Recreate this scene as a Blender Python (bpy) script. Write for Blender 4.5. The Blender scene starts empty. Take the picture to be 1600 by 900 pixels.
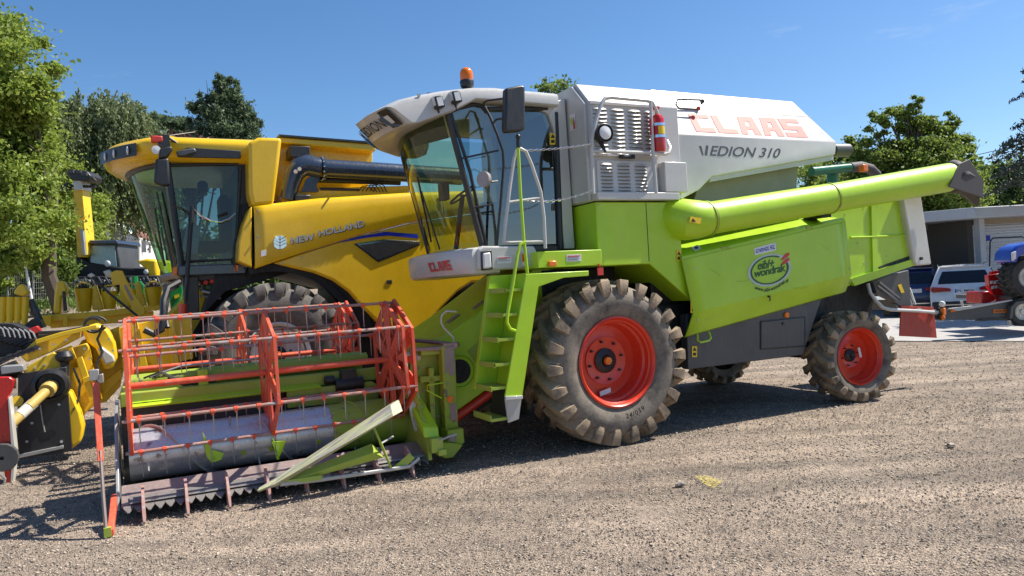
import bpy, bmesh, math, random
import numpy as np
from mathutils import Vector, Matrix
PI = math.pi
rad = math.radians
S = bpy.context.scene
random.seed(7); RS = np.random.RandomState(11)

# ------------------------------------------------------------ camera, sky, sun, exposure
F_PX, CAM_H, ROLL = 1155.0, 1.72, rad(3.3)
c_right = Vector((math.cos(ROLL), 0, -math.sin(ROLL)))
c_up = Vector((math.sin(ROLL), 0, math.cos(ROLL)))
c_fwd = Vector((0, 1, 0))
cd = bpy.data.cameras.new('camera'); cam = bpy.data.objects.new('camera', cd)
S.collection.objects.link(cam)
cd.sensor_width = 36.0; cd.lens = F_PX / 1600 * 36; cd.clip_start = 0.05; cd.clip_end = 2000
cam.matrix_world = Matrix(((c_right.x, c_up.x, -c_fwd.x, 0), (c_right.y, c_up.y, -c_fwd.y, 0), (c_right.z, c_up.z, -c_fwd.z, CAM_H), (0, 0, 0, 1)))
S.camera = cam
S.render.resolution_x, S.render.resolution_y = 1024, 576

TH = rad(26.5)                                    # heading of both harvesters
Uv = Vector((math.cos(TH), math.sin(TH), 0)); Vv = Vector((-math.sin(TH), math.cos(TH), 0))
O = Vector((0.885, 7.667, 0))                     # where the near front tyre touches the gravel
sun_el = rad(54)
sdir_h = (Uv * 1.0 - Vv * 0.17).normalized()
sun_dir = Vector((sdir_h.x * math.cos(sun_el), sdir_h.y * math.cos(sun_el), math.sin(sun_el)))
W = bpy.data.worlds.new('World'); S.world = W; W.use_nodes = True
wn, wl = W.node_tree.nodes, W.node_tree.links
sky = wn.new('ShaderNodeTexSky'); sky.sky_type = 'NISHITA'; sky.sun_disc = False
sky.sun_elevation = sun_el; sky.sun_rotation = math.atan2(sdir_h.x, sdir_h.y)
sky.altitude = 400; sky.air_density = 1.0; sky.dust_density = 0.7; sky.ozone_density = 4.5
bg = wn['Background']; bg.inputs['Strength'].default_value = 0.09
tc = wn.new('ShaderNodeTexCoord'); mp = wn.new('ShaderNodeMapping'); mp.inputs['Scale'].default_value = (1.2, 1.6, 6)
nz = wn.new('ShaderNodeTexNoise'); nz.inputs['Scale'].default_value = 1.6; nz.inputs['Detail'].default_value = 7; nz.inputs['Roughness'].default_value = .62
cr = wn.new('ShaderNodeValToRGB'); cr.color_ramp.elements[0].position = .60; cr.color_ramp.elements[1].position = 1.0
mx = wn.new('ShaderNodeMixRGB'); mx.inputs['Color2'].default_value = (6.0, 6.3, 6.8, 1)
wl.new(tc.outputs['Generated'], mp.inputs['Vector']); wl.new(mp.outputs[0], nz.inputs['Vector']); wl.new(nz.outputs[0], cr.inputs[0])
wl.new(cr.outputs[0], mx.inputs['Fac']); wl.new(sky.outputs[0], mx.inputs['Color1'])
hv = wn.new('ShaderNodeHueSaturation'); hv.inputs['Saturation'].default_value = 1.16; wl.new(mx.outputs[0], hv.inputs['Color']); wl.new(hv.outputs[0], bg.inputs['Color'])
sl = bpy.data.lights.new('sun', 'SUN'); sl.energy = 5.0; sl.angle = rad(.53); sl.color = (1, .94, .84)
so = bpy.data.objects.new('sun', sl); S.collection.objects.link(so)
so.rotation_euler = sun_dir.to_track_quat('Z', 'Y').to_euler()
S.view_settings.view_transform = 'Standard'; S.view_settings.look = 'None'
S.view_settings.exposure = 0.75; S.view_settings.gamma = 1.0
S.render.engine = 'CYCLES'
S.cycles.max_bounces = 8; S.cycles.transparent_max_bounces = 12

# ------------------------------------------------------------ frames
def ray(px, py): return c_right * ((px - 800) / F_PX) - c_up * ((py - 450) / F_PX) + c_fwd
CAM = Vector((0, 0, CAM_H))
def pl(px, py, v=0.0):                            # (u, z) where a sight line meets the machine plane v
    d = ray(px, py); t = ((O - CAM).dot(Vv) + v) / d.dot(Vv); p = CAM + d * t
    return ((p - O).dot(Uv), p.z)
def at(px, py, D): return CAM + ray(px, py) * D
def gnd(px, py, z=0.0):
    d = ray(px, py); return CAM + d * ((z - CAM_H) / d.z)
def mw(p): return O + Uv * p[0] + Vv * p[1] + Vector((0, 0, p[2]))     # machine frame to world
def ww(p): return Vector(p)

# ------------------------------------------------------------ mesh builder
class MB:
    def __init__(s): s.v = []; s.f = []; s.sm = False
    def add(s, vs, fs):
        b = len(s.v); s.v += [Vector(p) for p in vs]; s.f += [tuple(i + b for i in f) for f in fs]; return s
    def box(s, c, d, R=None):
        x, y, z = d[0] / 2, d[1] / 2, d[2] / 2
        vs = [Vector((i * x, j * y, k * z)) for i in (-1, 1) for j in (-1, 1) for k in (-1, 1)]
        if R is not None: vs = [R @ q for q in vs]
        vs = [q + Vector(c) for q in vs]
        return s.add(vs, [(0, 1, 3, 2), (4, 6, 7, 5), (0, 4, 5, 1), (2, 3, 7, 6), (0, 2, 6, 4), (1, 5, 7, 3)])
    def prism(s, poly, a, b, ax='v'):
        n = len(poly)
        if ax == 'v': A = [(p[0], a, p[1]) for p in poly]; B = [(p[0], b, p[1]) for p in poly]
        elif ax == 'u': A = [(a, p[0], p[1]) for p in poly]; B = [(b, p[0], p[1]) for p in poly]
        else: A = [(p[0], p[1], a) for p in poly]; B = [(p[0], p[1], b) for p in poly]
        return s.add(A + B, [tuple(range(n)), tuple(range(2 * n - 1, n - 1, -1))] + [(i, (i + 1) % n, n + (i + 1) % n, n + i) for i in range(n)])
    def ring(s, rings, closed=False, caps=True):
        n = len(rings[0]); m = len(rings); vs = [p for r in rings for p in r]; fs = []
        for j in range(m if closed else m - 1):
            k = (j + 1) % m
            for i in range(n): fs.append((j * n + i, j * n + (i + 1) % n, k * n + (i + 1) % n, k * n + i))
        if caps and not closed: fs += [tuple(range(n - 1, -1, -1)), tuple(range((m - 1) * n, m * n))]
        return s.add(vs, fs)
    def tube(s, pts, r, n=8, closed=False, sx=1.0):
        pts = [Vector(p) for p in pts]; m = len(pts); rr = r if isinstance(r, (list, tuple)) else [r] * m
        rings = []; prev = None
        for i, p in enumerate(pts):
            if closed: t = (pts[(i + 1) % m] - pts[i - 1]).normalized()
            else: t = (pts[min(i + 1, m - 1)] - pts[max(i - 1, 0)]).normalized()
            if prev is None: q = t.cross(Vector((0, 0, 1)) if abs(t.z) < .9 else Vector((0, 1, 0))).normalized()
            else: q = (prev - t * prev.dot(t)).normalized()
            prev = q; w = t.cross(q)
            rings.append([p + (q * math.cos(2 * PI * k / n) * sx + w * math.sin(2 * PI * k / n)) * rr[i] for k in range(n)])
        return s.ring(rings, closed)
    def cyl(s, a, b, r, r2=None, n=16): return s.tube([a, b], [r, r if r2 is None else r2], n)
    def lathe(s, prof, c, ax='v', n=40, close=False):
        rings = []
        for r, h in prof:
            row = []
            for k in range(n):
                x, y = r * math.cos(2 * PI * k / n), r * math.sin(2 * PI * k / n)
                row.append({'v': (x, h, y), 'u': (h, x, y), 'z': (x, y, h)}[ax])
            rings.append([Vector(q) + Vector(c) for q in row])
        return s.ring(rings, closed=close, caps=False)
    def grid(s, P):
        R, Cn = len(P), len(P[0])
        return s.add([p for r in P for p in r], [(i * Cn + j, i * Cn + j + 1, (i + 1) * Cn + j + 1, (i + 1) * Cn + j) for i in range(R - 1) for j in range(Cn - 1)])
    def ball(s, c, r, n=10, sc=(1, 1, 1)):
        vs = []; fs = []
        for i in range(1, n // 2):
            t = PI * i / (n // 2)
            vs += [Vector((math.sin(t) * math.cos(2 * PI * k / n) * sc[0], math.sin(t) * math.sin(2 * PI * k / n) * sc[1], math.cos(t) * sc[2])) * r + Vector(c) for k in range(n)]
        m = n // 2 - 1
        for i in range(m - 1): fs += [(i * n + k, i * n + (k + 1) % n, (i + 1) * n + (k + 1) % n, (i + 1) * n + k) for k in range(n)]
        top = len(vs); vs += [Vector(c) + Vector((0, 0, r * sc[2])), Vector(c) - Vector((0, 0, r * sc[2]))]
        fs += [(top, k, (k + 1) % n) for k in range(n)] + [(top + 1, (m - 1) * n + (k + 1) % n, (m - 1) * n + k) for k in range(n)]
        return s.add(vs, fs)
    def xf(s, fn): s.v = [Vector(fn(p)) for p in s.v]; return s

def mesh_of(name, mb, ang=35, recalc=True):
    me = bpy.data.meshes.new(name); me.from_pydata([tuple(p) for p in mb.v], [], mb.f); me.validate()
    if recalc:
        bm = bmesh.new(); bm.from_mesh(me); bmesh.ops.recalc_face_normals(bm, faces=bm.faces); bm.to_mesh(me); bm.free()
    me.shade_smooth(); me.set_sharp_from_angle(angle=rad(ang)); me.update(); return me
def link(o): S.collection.objects.link(o); return o
class Thing:
    def __init__(s, name, label, cat, loc, rot=0.0, group=None, frame=mw):
        o = bpy.data.objects.new(name, None); link(o); s.o = o; o.empty_display_size = .3
        o.location = loc; o.rotation_euler = (0, 0, rot); s.frame = frame
        s.M = (Matrix.Translation(loc) @ Matrix.Rotation(rot, 4, 'Z')).inverted()
        o['label'] = label; o['category'] = cat
        if group: o['group'] = group
    def part(s, name, mb, m, bev=0, parent=None, label=None, ang=35, kind=None, frame=None, seg=2, recalc=True):
        fr = frame or s.frame; q = MB(); q.v = [s.M @ fr(p) for p in mb.v]; q.f = mb.f
        o = bpy.data.objects.new(name, mesh_of(name, q, ang, recalc)); link(o); o.parent = parent or s.o
        o.data.materials.append(m)
        if bev:
            b = o.modifiers.new('bevel', 'BEVEL'); b.width = bev; b.segments = seg; b.limit_method = 'ANGLE'; b.angle_limit = rad(32)
        if label: o['label'] = label
        if kind: o['kind'] = kind
        return o
    def rep(s, src, offs, frame=None):             # copies of a part moved by machine-frame offsets
        fr = frame or s.frame; z0 = s.M @ fr((0, 0, 0))
        for d in offs:
            c = src.copy(); link(c); c.parent = src.parent; c.location = src.location + (s.M @ fr(d) - z0)
def setting(name, mb, m, ang=35, kind='structure', frame=ww):
    q = MB(); q.v = [frame(p) for p in mb.v]; q.f = mb.f
    o = bpy.data.objects.new(name, mesh_of(name, q, ang)); link(o); o.data.materials.append(m); o['kind'] = kind; return o
def np_mesh(name, V, Fq, m, smooth=False):
    me = bpy.data.meshes.new(name); nv, nf, k = len(V), len(Fq), Fq.shape[1]
    me.vertices.add(nv); me.vertices.foreach_set('co', V.astype(np.float32).ravel())
    me.loops.add(nf * k); me.loops.foreach_set('vertex_index', Fq.astype(np.int32).ravel())
    me.polygons.add(nf); me.polygons.foreach_set('loop_start', np.arange(0, nf * k, k, dtype=np.int32))
    me.polygons.foreach_set('loop_total', np.full(nf, k, dtype=np.int32)); me.update(calc_edges=True)
    if smooth: me.shade_smooth()
    me.materials.append(m); return me

# ------------------------------------------------------------ materials
def nt(name):
    m = bpy.data.materials.new(name); m.use_nodes = True; n = m.node_tree.nodes; return m, n, m.node_tree.links, n['Principled BSDF']
def noise(n, l, sc, det=4, rough=.55, coord='Object', vec=None):
    t = n.new('ShaderNodeTexCoord'); q = n.new('ShaderNodeTexNoise'); q.inputs['Scale'].default_value = sc; q.inputs['Detail'].default_value = det; q.inputs['Roughness'].default_value = rough
    if vec:
        mpn = n.new('ShaderNodeMapping'); mpn.inputs['Scale'].default_value = vec; l.new(t.outputs[coord], mpn.inputs[0]); l.new(mpn.outputs[0], q.inputs['Vector'])
    else: l.new(t.outputs[coord], q.inputs['Vector'])
    return q
def ramp(n, l, src, a, b, ca=(0, 0, 0, 1), cb=(1, 1, 1, 1)):
    r = n.new('ShaderNodeValToRGB'); e = r.color_ramp.elements; e[0].position = a; e[1].position = b; e[0].color = ca; e[1].color = cb; l.new(src, r.inputs[0]); return r
def mixc(n, l, fac, a, b):
    x = n.new('ShaderNodeMixRGB')
    if hasattr(fac, 'links') or hasattr(fac, 'is_linked'): l.new(fac, x.inputs['Fac'])
    else: x.inputs['Fac'].default_value = fac
    for k, c in (('Color1', a), ('Color2', b)):
        if isinstance(c, tuple): x.inputs[k].default_value = c if len(c) == 4 else (*c, 1)
        else: l.new(c, x.inputs[k])
    return x.outputs[0]
def bump(n, l, src, st, dist, bs):
    b = n.new('ShaderNodeBump'); b.inputs['Strength'].default_value = st; b.inputs['Distance'].default_value = dist; l.new(src, b.inputs['Height']); l.new(b.outputs[0], bs.inputs['Normal']); return b
def paint(name, col, rough=.38, dust=.25, dustc=(.32, .27, .20), chip=0.0, chipc=(.16, .12, .10), metal=0, coat=.25, dent=.15, chipsc=9):
    m, n, l, b = nt(name)
    a = noise(n, l, 2.2, 6, .62); c = noise(n, l, 38, 3, .6, vec=(1, 1, .25))
    v = ramp(n, l, a.outputs[0], .3, .75, (0, 0, 0, 1), (1, 1, 1, 1))
    dk = tuple(x * .86 for x in col); out = mixc(n, l, v.outputs[0], dk, tuple(min(1, x * 1.05) for x in col))
    if dust:
        sn = noise(n, l, 3.2, 5, .7, vec=(5, 5, .7)); sr = ramp(n, l, sn.outputs[0], .48, .80, (0, 0, 0, 1), (dust * .7, dust * .7, dust * .7, 1)); out = mixc(n, l, sr.outputs[0], out, dustc)
        mm = n.new('ShaderNodeMath'); mm.operation = 'MULTIPLY'; l.new(ramp(n, l, a.outputs[0], .42, .72).outputs[0], mm.inputs[0]); l.new(ramp(n, l, c.outputs[0], .35, .8).outputs[0], mm.inputs[1])
        m2 = n.new('ShaderNodeMath'); m2.operation = 'MULTIPLY'; l.new(mm.outputs[0], m2.inputs[0]); m2.inputs[1].default_value = dust
        out = mixc(n, l, m2.outputs[0], out, dustc)
    if chip:
        d = noise(n, l, chipsc, 8, .68); k = ramp(n, l, d.outputs[0], .5 + .18 * (1 - chip), .53 + .18 * (1 - chip)); out = mixc(n, l, k.outputs[0], out, chipc)
    l.new(out, b.inputs['Base Color'])
    rr = ramp(n, l, c.outputs[0], .3, .8, (rough * .8,) * 3 + (1,), (min(1, rough * 1.5),) * 3 + (1,)); l.new(rr.outputs[0], b.inputs['Roughness'])
    b.inputs['Metallic'].default_value = metal; b.inputs['Coat Weight'].default_value = coat; b.inputs['Coat Roughness'].default_value = .12
    if dent:
        e = noise(n, l, 1.7, 2, .5); bump(n, l, e.outputs[0], dent, .03, b)
    return m
def plain(name, col, rough=.5, metal=0, emit=0):
    m, n, l, b = nt(name); q = noise(n, l, 14, 4); out = mixc(n, l, q.outputs[0], tuple(x * .8 for x in col), tuple(min(1, x * 1.15) for x in col)); l.new(out, b.inputs['Base Color'])
    b.inputs['Roughness'].default_value = rough; b.inputs['Metallic'].default_value = metal; return m
def glass(name, tint, refl=.9, rough=.0, ior=1.45):
    m = bpy.data.materials.new(name); m.use_nodes = True; n, l = m.node_tree.nodes, m.node_tree.links; n.clear()
    o = n.new('ShaderNodeOutputMaterial'); t = n.new('ShaderNodeBsdfTransparent'); t.inputs[0].default_value = (*tint, 1)
    g = n.new('ShaderNodeBsdfGlossy'); g.inputs['Roughness'].default_value = rough; g.inputs[0].default_value = (refl, refl, refl, 1)
    ge = n.new('ShaderNodeNewGeometry'); dt = n.new('ShaderNodeVectorMath'); dt.operation = 'DOT_PRODUCT'; l.new(ge.outputs['Normal'], dt.inputs[0]); l.new(ge.outputs['Incoming'], dt.inputs[1])
    def mth(op, a, b):
        k = n.new('ShaderNodeMath'); k.operation = op
        for i, q_ in enumerate((a, b)):
            if q_ is None: continue
            if isinstance(q_, (int, float)): k.inputs[i].default_value = q_
            else: l.new(q_, k.inputs[i])
        return k
    f0 = ((ior - 1) / (ior + 1)) ** 2 * 1.6; ab = mth('ABSOLUTE', dt.outputs['Value'], None); om = mth('SUBTRACT', 1.0, ab.outputs[0]); pw = mth('POWER', om.outputs[0], 5.0); ml = mth('MULTIPLY', pw.outputs[0], 1 - f0); f = mth('ADD', ml.outputs[0], f0)
    q = noise(n, l, 1.5, 2); bp = n.new('ShaderNodeBump'); bp.inputs['Strength'].default_value = .04; bp.inputs['Distance'].default_value = .05; l.new(q.outputs[0], bp.inputs['Height']); l.new(bp.outputs[0], g.inputs['Normal'])
    x = n.new('ShaderNodeMixShader'); l.new(f.outputs[0], x.inputs[0]); l.new(t.outputs[0], x.inputs[1]); l.new(g.outputs[0], x.inputs[2]); l.new(x.outputs[0], o.inputs[0]); return m
LIME = paint('lime_paint', (.415, .66, .012), .36, .34, (.44, .46, .16), coat=.08)
LIMEW = paint('worn_lime_paint', (.31, .42, .025), .5, .5, (.34, .30, .18), chip=.42, coat=.05, chipsc=6)
LIMED = paint('dusty_lime_paint', (.33, .44, .04), .5, .55, (.42, .38, .2), coat=.05)
GREYW = paint('pale_grey_paint', (.545, .535, .51), .36, .14, (.45, .42, .36))
GREYH = paint('shaded_hopper_steel', (.24, .225, .205), .5, .5, (.3, .28, .24), coat=0)  # hopper grey darkened in place of the shade under the tank
YEL = paint('yellow_paint', (.86, .53, .010), .28, .12, (.5, .38, .1), coat=.25, dent=.08)
YELI = paint('implement_yellow', (.88, .56, .010), .4, .25, (.4, .28, .08), coat=.2)
RED = paint('wheel_red', (.70, .042, .014), .34, .2, (.35, .16, .08))
REEL = paint('reel_red', (.74, .095, .035), .45, .42, (.60, .34, .26), chip=.3, chipc=(.42, .36, .33), coat=.1, chipsc=14)
TUBE = paint('worn_reel_tube', (.40, .20, .16), .45, .6, (.42, .36, .34), chip=.75, chipc=(.36, .31, .30), coat=0, chipsc=10)
STEEL = paint('worn_bright_steel', (.56, .58, .62), .30, .3, (.34, .29, .26), metal=.6, coat=0, chip=.42, chipc=(.22, .19, .18), chipsc=4)
NHRIM = paint('white_rim', (.66, .67, .68), .4, .25)
KNIF = paint('knife_steel', (.27, .255, .24), .45, .5, (.2, .15, .12), metal=.5, coat=0)
SOIL = paint('soiled_steel', (.075, .068, .060), .5, .5, (.16, .13, .10), metal=.3, coat=0)
GALV = paint('grey_steel', (.45, .45, .44), .42, .4, (.3, .27, .22), metal=.5, coat=0)
RUSTY = paint('rubbed_steel', (.33, .255, .235), .45, .5, (.25, .18, .14), metal=.35, coat=0, chip=.3, chipc=(.5, .5, .5))
BLK = paint('black_plastic', (.020, .020, .022), .42, .15, (.1, .09, .08), coat=.1)
DARK = paint('dark_chassis', (.013, .013, .014), .6, .12, (.06, .05, .045), coat=0)
CHAR = paint('charcoal_panel', (.062, .064, .068), .45, .3, (.16, .145, .12), coat=.1)
SLATE = paint('slate_blue_metal', (.030, .045, .075), .25, .1, (.1, .1, .1), coat=.6)
WHT = plain('white_label', (.72, .72, .74), .45)
CREAM = paint('cream_rim', (.62, .60, .54), .4, .25)
ORG = plain('orange_plastic', (.80, .19, .01), .25)
AMB = plain('amber_lens', (.75, .17, .005), .15)
YLB = plain('warning_yellow', (.80, .55, .01), .5)
REDP = plain('red_print', (.60, .045, .03), .45)
REDF = plain('faded_red_print', (.62, .085, .065), .6)
GRYP = plain('dark_grey_print', (.085, .09, .11), .5)
GRNP = plain('dark_green_print', (.010, .085, .035), .5)
BLKP = plain('black_print', (.01, .012, .012), .5)
BLUP = plain('blue_print', (.008, .03, .42), .4)
LGRY = plain('light_grey_print', (.50, .56, .48), .5)
CHROME = plain('chrome', (.75, .75, .76), .15, 1)
LENS = plain('clear_lens', (.70, .70, .70), .12)
FIRE = paint('extinguisher_red', (.55, .010, .010), .25, .05)
CLOTH = plain('seat_cloth', (.05, .02, .018), .9)
RUBH = plain('rubber_boot', (.075, .065, .065), .7)
GLDR = glass('door_glass', (.36, .50, .58), .95, ior=2.0); GLS = glass('cab_glass', (.62, .74, .66)); GLW = glass('windscreen_glass', (.60, .76, .50)); GLD = glass('tinted_glass', (.30, .40, .40)); GLG = glass('green_glass', (.50, .80, .58), .55)
def tyre_mat(name, dust, base=(.022, .021, .020), dc=(.20, .155, .11)):
    m, n, l, b = nt(name); a = noise(n, l, 5, 7, .65); k = ramp(n, l, a.outputs[0], .62 - dust * .4, .80 - dust * .3)
    c = mixc(n, l, k.outputs[0], base, dc); s = noise(n, l, 60, 4); c = mixc(n, l, ramp(n, l, s.outputs[0], .2, .8, (0, 0, 0, 1), (.5, .5, .5, 1)).outputs[0], c, (.07, .06, .05)); l.new(c, b.inputs['Base Color']); b.inputs['Roughness'].default_value = .82
    bump(n, l, s.outputs[0], .35, .01, b); return m
TYRE = tyre_mat('dusty_tyre', .86, (.035, .032, .03), dc=(.40, .295, .19)); TYRW = tyre_mat('tyre_sidewall', .82, (.04, .037, .034), dc=(.25, .21, .165)); TYRK = tyre_mat('dark_tyre', .35, (.022, .022, .023), (.07, .065, .06)); TYRN = tyre_mat('grey_tyre', .75, (.05, .048, .045), (.20, .185, .165))

# ------------------------------------------------------------ lettering
def text_mb(txt, size=1.0, shear=0.0, bold=0.0, space=1.0):
    c = bpy.data.curves.new('lettering', 'FONT'); c.body = txt; c.size = size; c.shear = shear; c.offset = bold; c.space_character = space; c.resolution_u = 3
    o = bpy.data.objects.new('lettering', c); link(o); dg = bpy.context.evaluated_depsgraph_get(); dg.update()
    me = bpy.data.meshes.new_from_object(o.evaluated_get(dg)); mb = MB(); mb.v = [v.co.copy() for v in me.vertices]; mb.f = [tuple(p.vertices) for p in me.polygons]
    bpy.data.objects.remove(o); bpy.data.curves.remove(c); bpy.data.meshes.remove(me)
    xs = [p.x for p in mb.v]; ys = [p.y for p in mb.v]; x0, x1, y0, y1 = min(xs), max(xs), min(ys), max(ys)
    mb.v = [Vector(((p.x - x0) / (x1 - x0), (p.y - y0) / (y1 - y0), 0)) for p in mb.v]; return mb
def fit(mb, bl, br, tl, tr):                       # unit square to four corners
    bl, br, tl, tr = map(Vector, (bl, br, tl, tr))
    mb.v = [(bl * (1 - p.x) + br * p.x) * (1 - p.y) + (tl * (1 - p.x) + tr * p.x) * p.y for p in mb.v]; return mb
def on(px, py, v):
    a = pl(px, py, v); return (a[0], v, a[1])
def quadp(c4, v, t=.004):                          # thin plate from four sight-line corners on plane v
    return MB().prism([pl(x, y, v) for x, y in c4], v, v + t)
# ------------------------------------------------------------ wheels
def make_wheel(T, c, R, w, rr, nl, lh, m_t, m_w, m_r, side=1, yaw=0.0, deep=.26, nb=8, hubr=.13, cap=ORG, lugw=.07, sweep=.30, dirn=1):
    """c: hub point on the outer side face plane; side=1 opens towards the viewer's side (-v)"""
    cu, cv, cz = c
    cy, sy = math.cos(yaw), math.sin(yaw)
    def X(p):                                      # local wheel: x along u, y outward->inward, z up
        x, y, z = p.x, (p.y - w / 2), p.z
        x, y = x * cy - y * sy, x * sy + y * cy
        return (cu + x, cv + side * (y + w / 2), cz + z)
    Rb = R - lh
    prof = [(rr * 1.0, .035 * w + .01), (rr * 1.06, .0 * w + .012), (rr + (Rb - rr) * .35, -.025), (rr + (Rb - rr) * .62, -.03), (Rb - .11 * R, -.012), (Rb - .05 * R, .03 * w), (Rb - .012 * R, .12 * w), (Rb, .3 * w), (Rb, .5 * w)]
    full = prof + [(r, w - h) for r, h in prof[-2::-1]]
    def base_r(y):
        for (r0, h0), (r1, h1) in zip(full[4:-4], full[5:-4]):
            if h0 <= y <= h1: return r0 + (r1 - r0) * (y - h0) / max(1e-6, h1 - h0)
        return Rb - .11 * R
    tm = MB().lathe([(r, h) for r, h in full], (0, 0, 0), n=72).xf(X)
    tyre_hub = MB().lathe([(0.0, deep), (hubr * .55, deep - .05), (hubr, deep - .02), (hubr, deep + .02), (hubr * 1.5, deep + .03)], (0, 0, 0), n=28).xf(X)
    wheel = T.part('wheel', tyre_hub, BLK)
    tyre = T.part('tyre', tm, m_w, parent=wheel, ang=50)
    lg = MB()
    ns = 7
    for sd in (0, 1):
        for k in range(nl):
            ph0 = 2 * PI * (k + .5 * sd + random.uniform(-.05, .05)) / nl; rows = []
            for i in range(ns + 2):
                t = i / ns
                if i <= ns:
                    y = w * (.53 - .56 * t); top = R - (.02 * R * max(0, t - .75) * 4); y = max(y, -.012)
                    bot = base_r(max(y, .0)) - .01
                    if i == ns: top = R - .012; y = -.022
                else: y = -.040; top = Rb - .075 * R; bot = Rb - .12 * R
                ph = ph0 + dirn * sweep * (t if i <= ns else 1.0) ** .85
                hw = (lugw * (.5 + .28 * min(t, 1))) / R
                ch = .75 if i <= ns else .8
                row = []
                for rad_, wd in ((bot, 1.0), (top, ch), (top, -ch), (bot, -1.0)):
                    a = ph + hw * wd; yy = y if sd == 0 else w - y
                    row.append(Vector((rad_ * math.cos(a), yy, rad_ * math.sin(a))))
                if i == ns + 1: row[1] = row[1].lerp(row[0], .3); row[2] = row[2].lerp(row[3], .3)
                rows.append(row)
            rows = rows[:-1]
            for rr_, yo, yi, hs_ in ((R - .02 * R, -.026, .03, 1.05), (R - .09 * R, -.040, .0, 1.0), (R - .16 * R, -.042, -.012, .86), (R - .205 * R, -.030, -.016, .70)):
                ph = ph0 + dirn * sweep * (1.0 + (R - rr_) / R * .35); hw = lugw * .78 * hs_ / R; row = []
                for yy, wd in ((yi, 1.0), (yo, .78), (yo, -.78), (yi, -1.0)):
                    a = ph + hw * wd; y2 = yy if sd == 0 else w - yy; row.append(Vector((rr_ * math.cos(a), y2, rr_ * math.sin(a))))
                rows.append(row)
            lg.ring(rows)
    T.part('tread', lg.xf(X), m_t, parent=wheel, ang=28)
    rp = [(rr * 1.005, .03 * w + .012), (rr * 1.03, .01), (rr * .985, -.004), (rr * .95, .012), (rr * .93, .05), (rr * .90, .06), (rr * .895, .12), (rr * .85, .14), (rr * .84, deep * .8), (rr * .80, deep * 1.02), (rr * .70, deep * 1.04), (rr * .52, deep * .98), (hubr * 1.9, deep * .92), (hubr * 1.6, deep * .98), (hubr * .9, deep)]
    T.part('rim', MB().lathe(rp, (0, 0, 0), n=64).xf(X), m_r, parent=wheel, ang=40)
    for k in range(nb):
        a = 2 * PI * k / nb + .2
        if k == 0:
            b = MB().cyl((0, deep - .035, 0), (0, deep + .03, 0), .017, n=6); b0 = None
        bb = MB().cyl((hubr * 1.55 * math.cos(a), deep - .04, hubr * 1.55 * math.sin(a)), (hubr * 1.55 * math.cos(a), deep + .03, hubr * 1.55 * math.sin(a)), R * .017, n=6).xf(X)
        T.part('bolt', bb, BLK, parent=wheel)
    if cap: T.part('hub_cap', MB().lathe([(0, deep - .085), (hubr * .3, deep - .08), (hubr * .34, deep - .05)], (0, 0, 0), n=16).xf(X), cap, parent=wheel)
    return wheel, X
def sidewall_text(T, wheel, X, txt, r, h, a0, m):
    q = text_mb(txt, 1, 0, .02, 1.2); span = h * len(txt) * .8 / r
    q.v = [Vector(((r + (p.y) * h) * math.cos(a0 - span / 2 + 0 * p.x), 0, 0)) if False else Vector(((r - h * p.y) * math.cos(a0 + span * (p.x - .5)), -.035, (r - h * p.y) * math.sin(a0 + span * (p.x - .5)))) for p in q.v]
    T.part('tyre_lettering', q.xf(X), m, parent=wheel)

# ============================================================ GREEN HARVESTER
H = Thing('combine_harvester', 'lime green and pale grey combine harvester with red rims and long unloading tube', 'combine harvester', mw((1.6, 1.6, 0)), TH)
# chassis and inner bodywork
ch = MB().box((2.2, 1.65, 1.05), (3.4, 2.3, .75)).box((.35, 1.65, 1.35), (1.0, 1.5, 1.1)).box((2.6, 1.65, 1.75), (3.0, 2.2, .8)).box((3.3, 1.65, .62), (2.2, .24, .22)).box((4.0, 1.65, .62), (.22, 2.0, .2)).box((.24, 1.65, .88), (.35, 2.1, .35))
chassis = H.part('chassis', ch, DARK, bev=.02)
H.part('transmission_box', MB().box((-.35, 1.1, 1.2), (.5, .4, .5)).cyl((-.2, .75, 1.0), (-.2, 2.4, 1.0), .2, n=18), DARK, parent=chassis, bev=.02)
E_ = [(.15, 1.9), (.835, 1.9), (1.418, 1.44), (1.30, 1.895), (1.308, 2.600), (.15, 2.600)]
body = H.part('engine_body', MB().prism([(.17, 1.9), (.835, 1.9), (1.405, 1.45), (1.30, 1.9), (1.30, 2.59), (.17, 2.59)], .2, 3.1), LIME, bev=.012)
H.part('flap_handle', MB().box((1.285, .19, 2.28), (.02, .02, .05)), CHROME, parent=body)
# grey engine housing with chamfered shoulder
def sect(pts_l, u0, pts_r, u1): return MB().ring([[Vector((u0 + (q[2] if len(q) > 2 else 0), q[0], q[1])) for q in pts_l], [Vector((u1 + (q[2] if len(q) > 2 else 0), q[0], q[1])) for q in pts_r]])
hs = [(.23, 2.605), (.23, 3.68), (.47, 3.93), (2.9, 3.93), (3.07, 3.68), (3.07, 2.605)]
house = H.part('engine_housing', sect(hs, .17, hs, 1.38), GREYW, bev=.012)
H.part('front_bulkhead', MB().prism([(.26, 2.615), (.90, 2.615), (.90, 3.905), (.50, 3.905), (.26, 3.66)], .13, .175, 'u'), GREYW, bev=.01, parent=house)
H.part('shelf_rail', MB().box((.70, .17, 2.645), (1.10, .10, .085)), GREYW, bev=.01, parent=house)
H.part('access_cover', MB().prism([(1.055, 2.69), (1.372, 2.69), (1.372, 3.03), (1.055, 3.03)], .12, .235), GREYW, bev=.01, parent=house)
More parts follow.
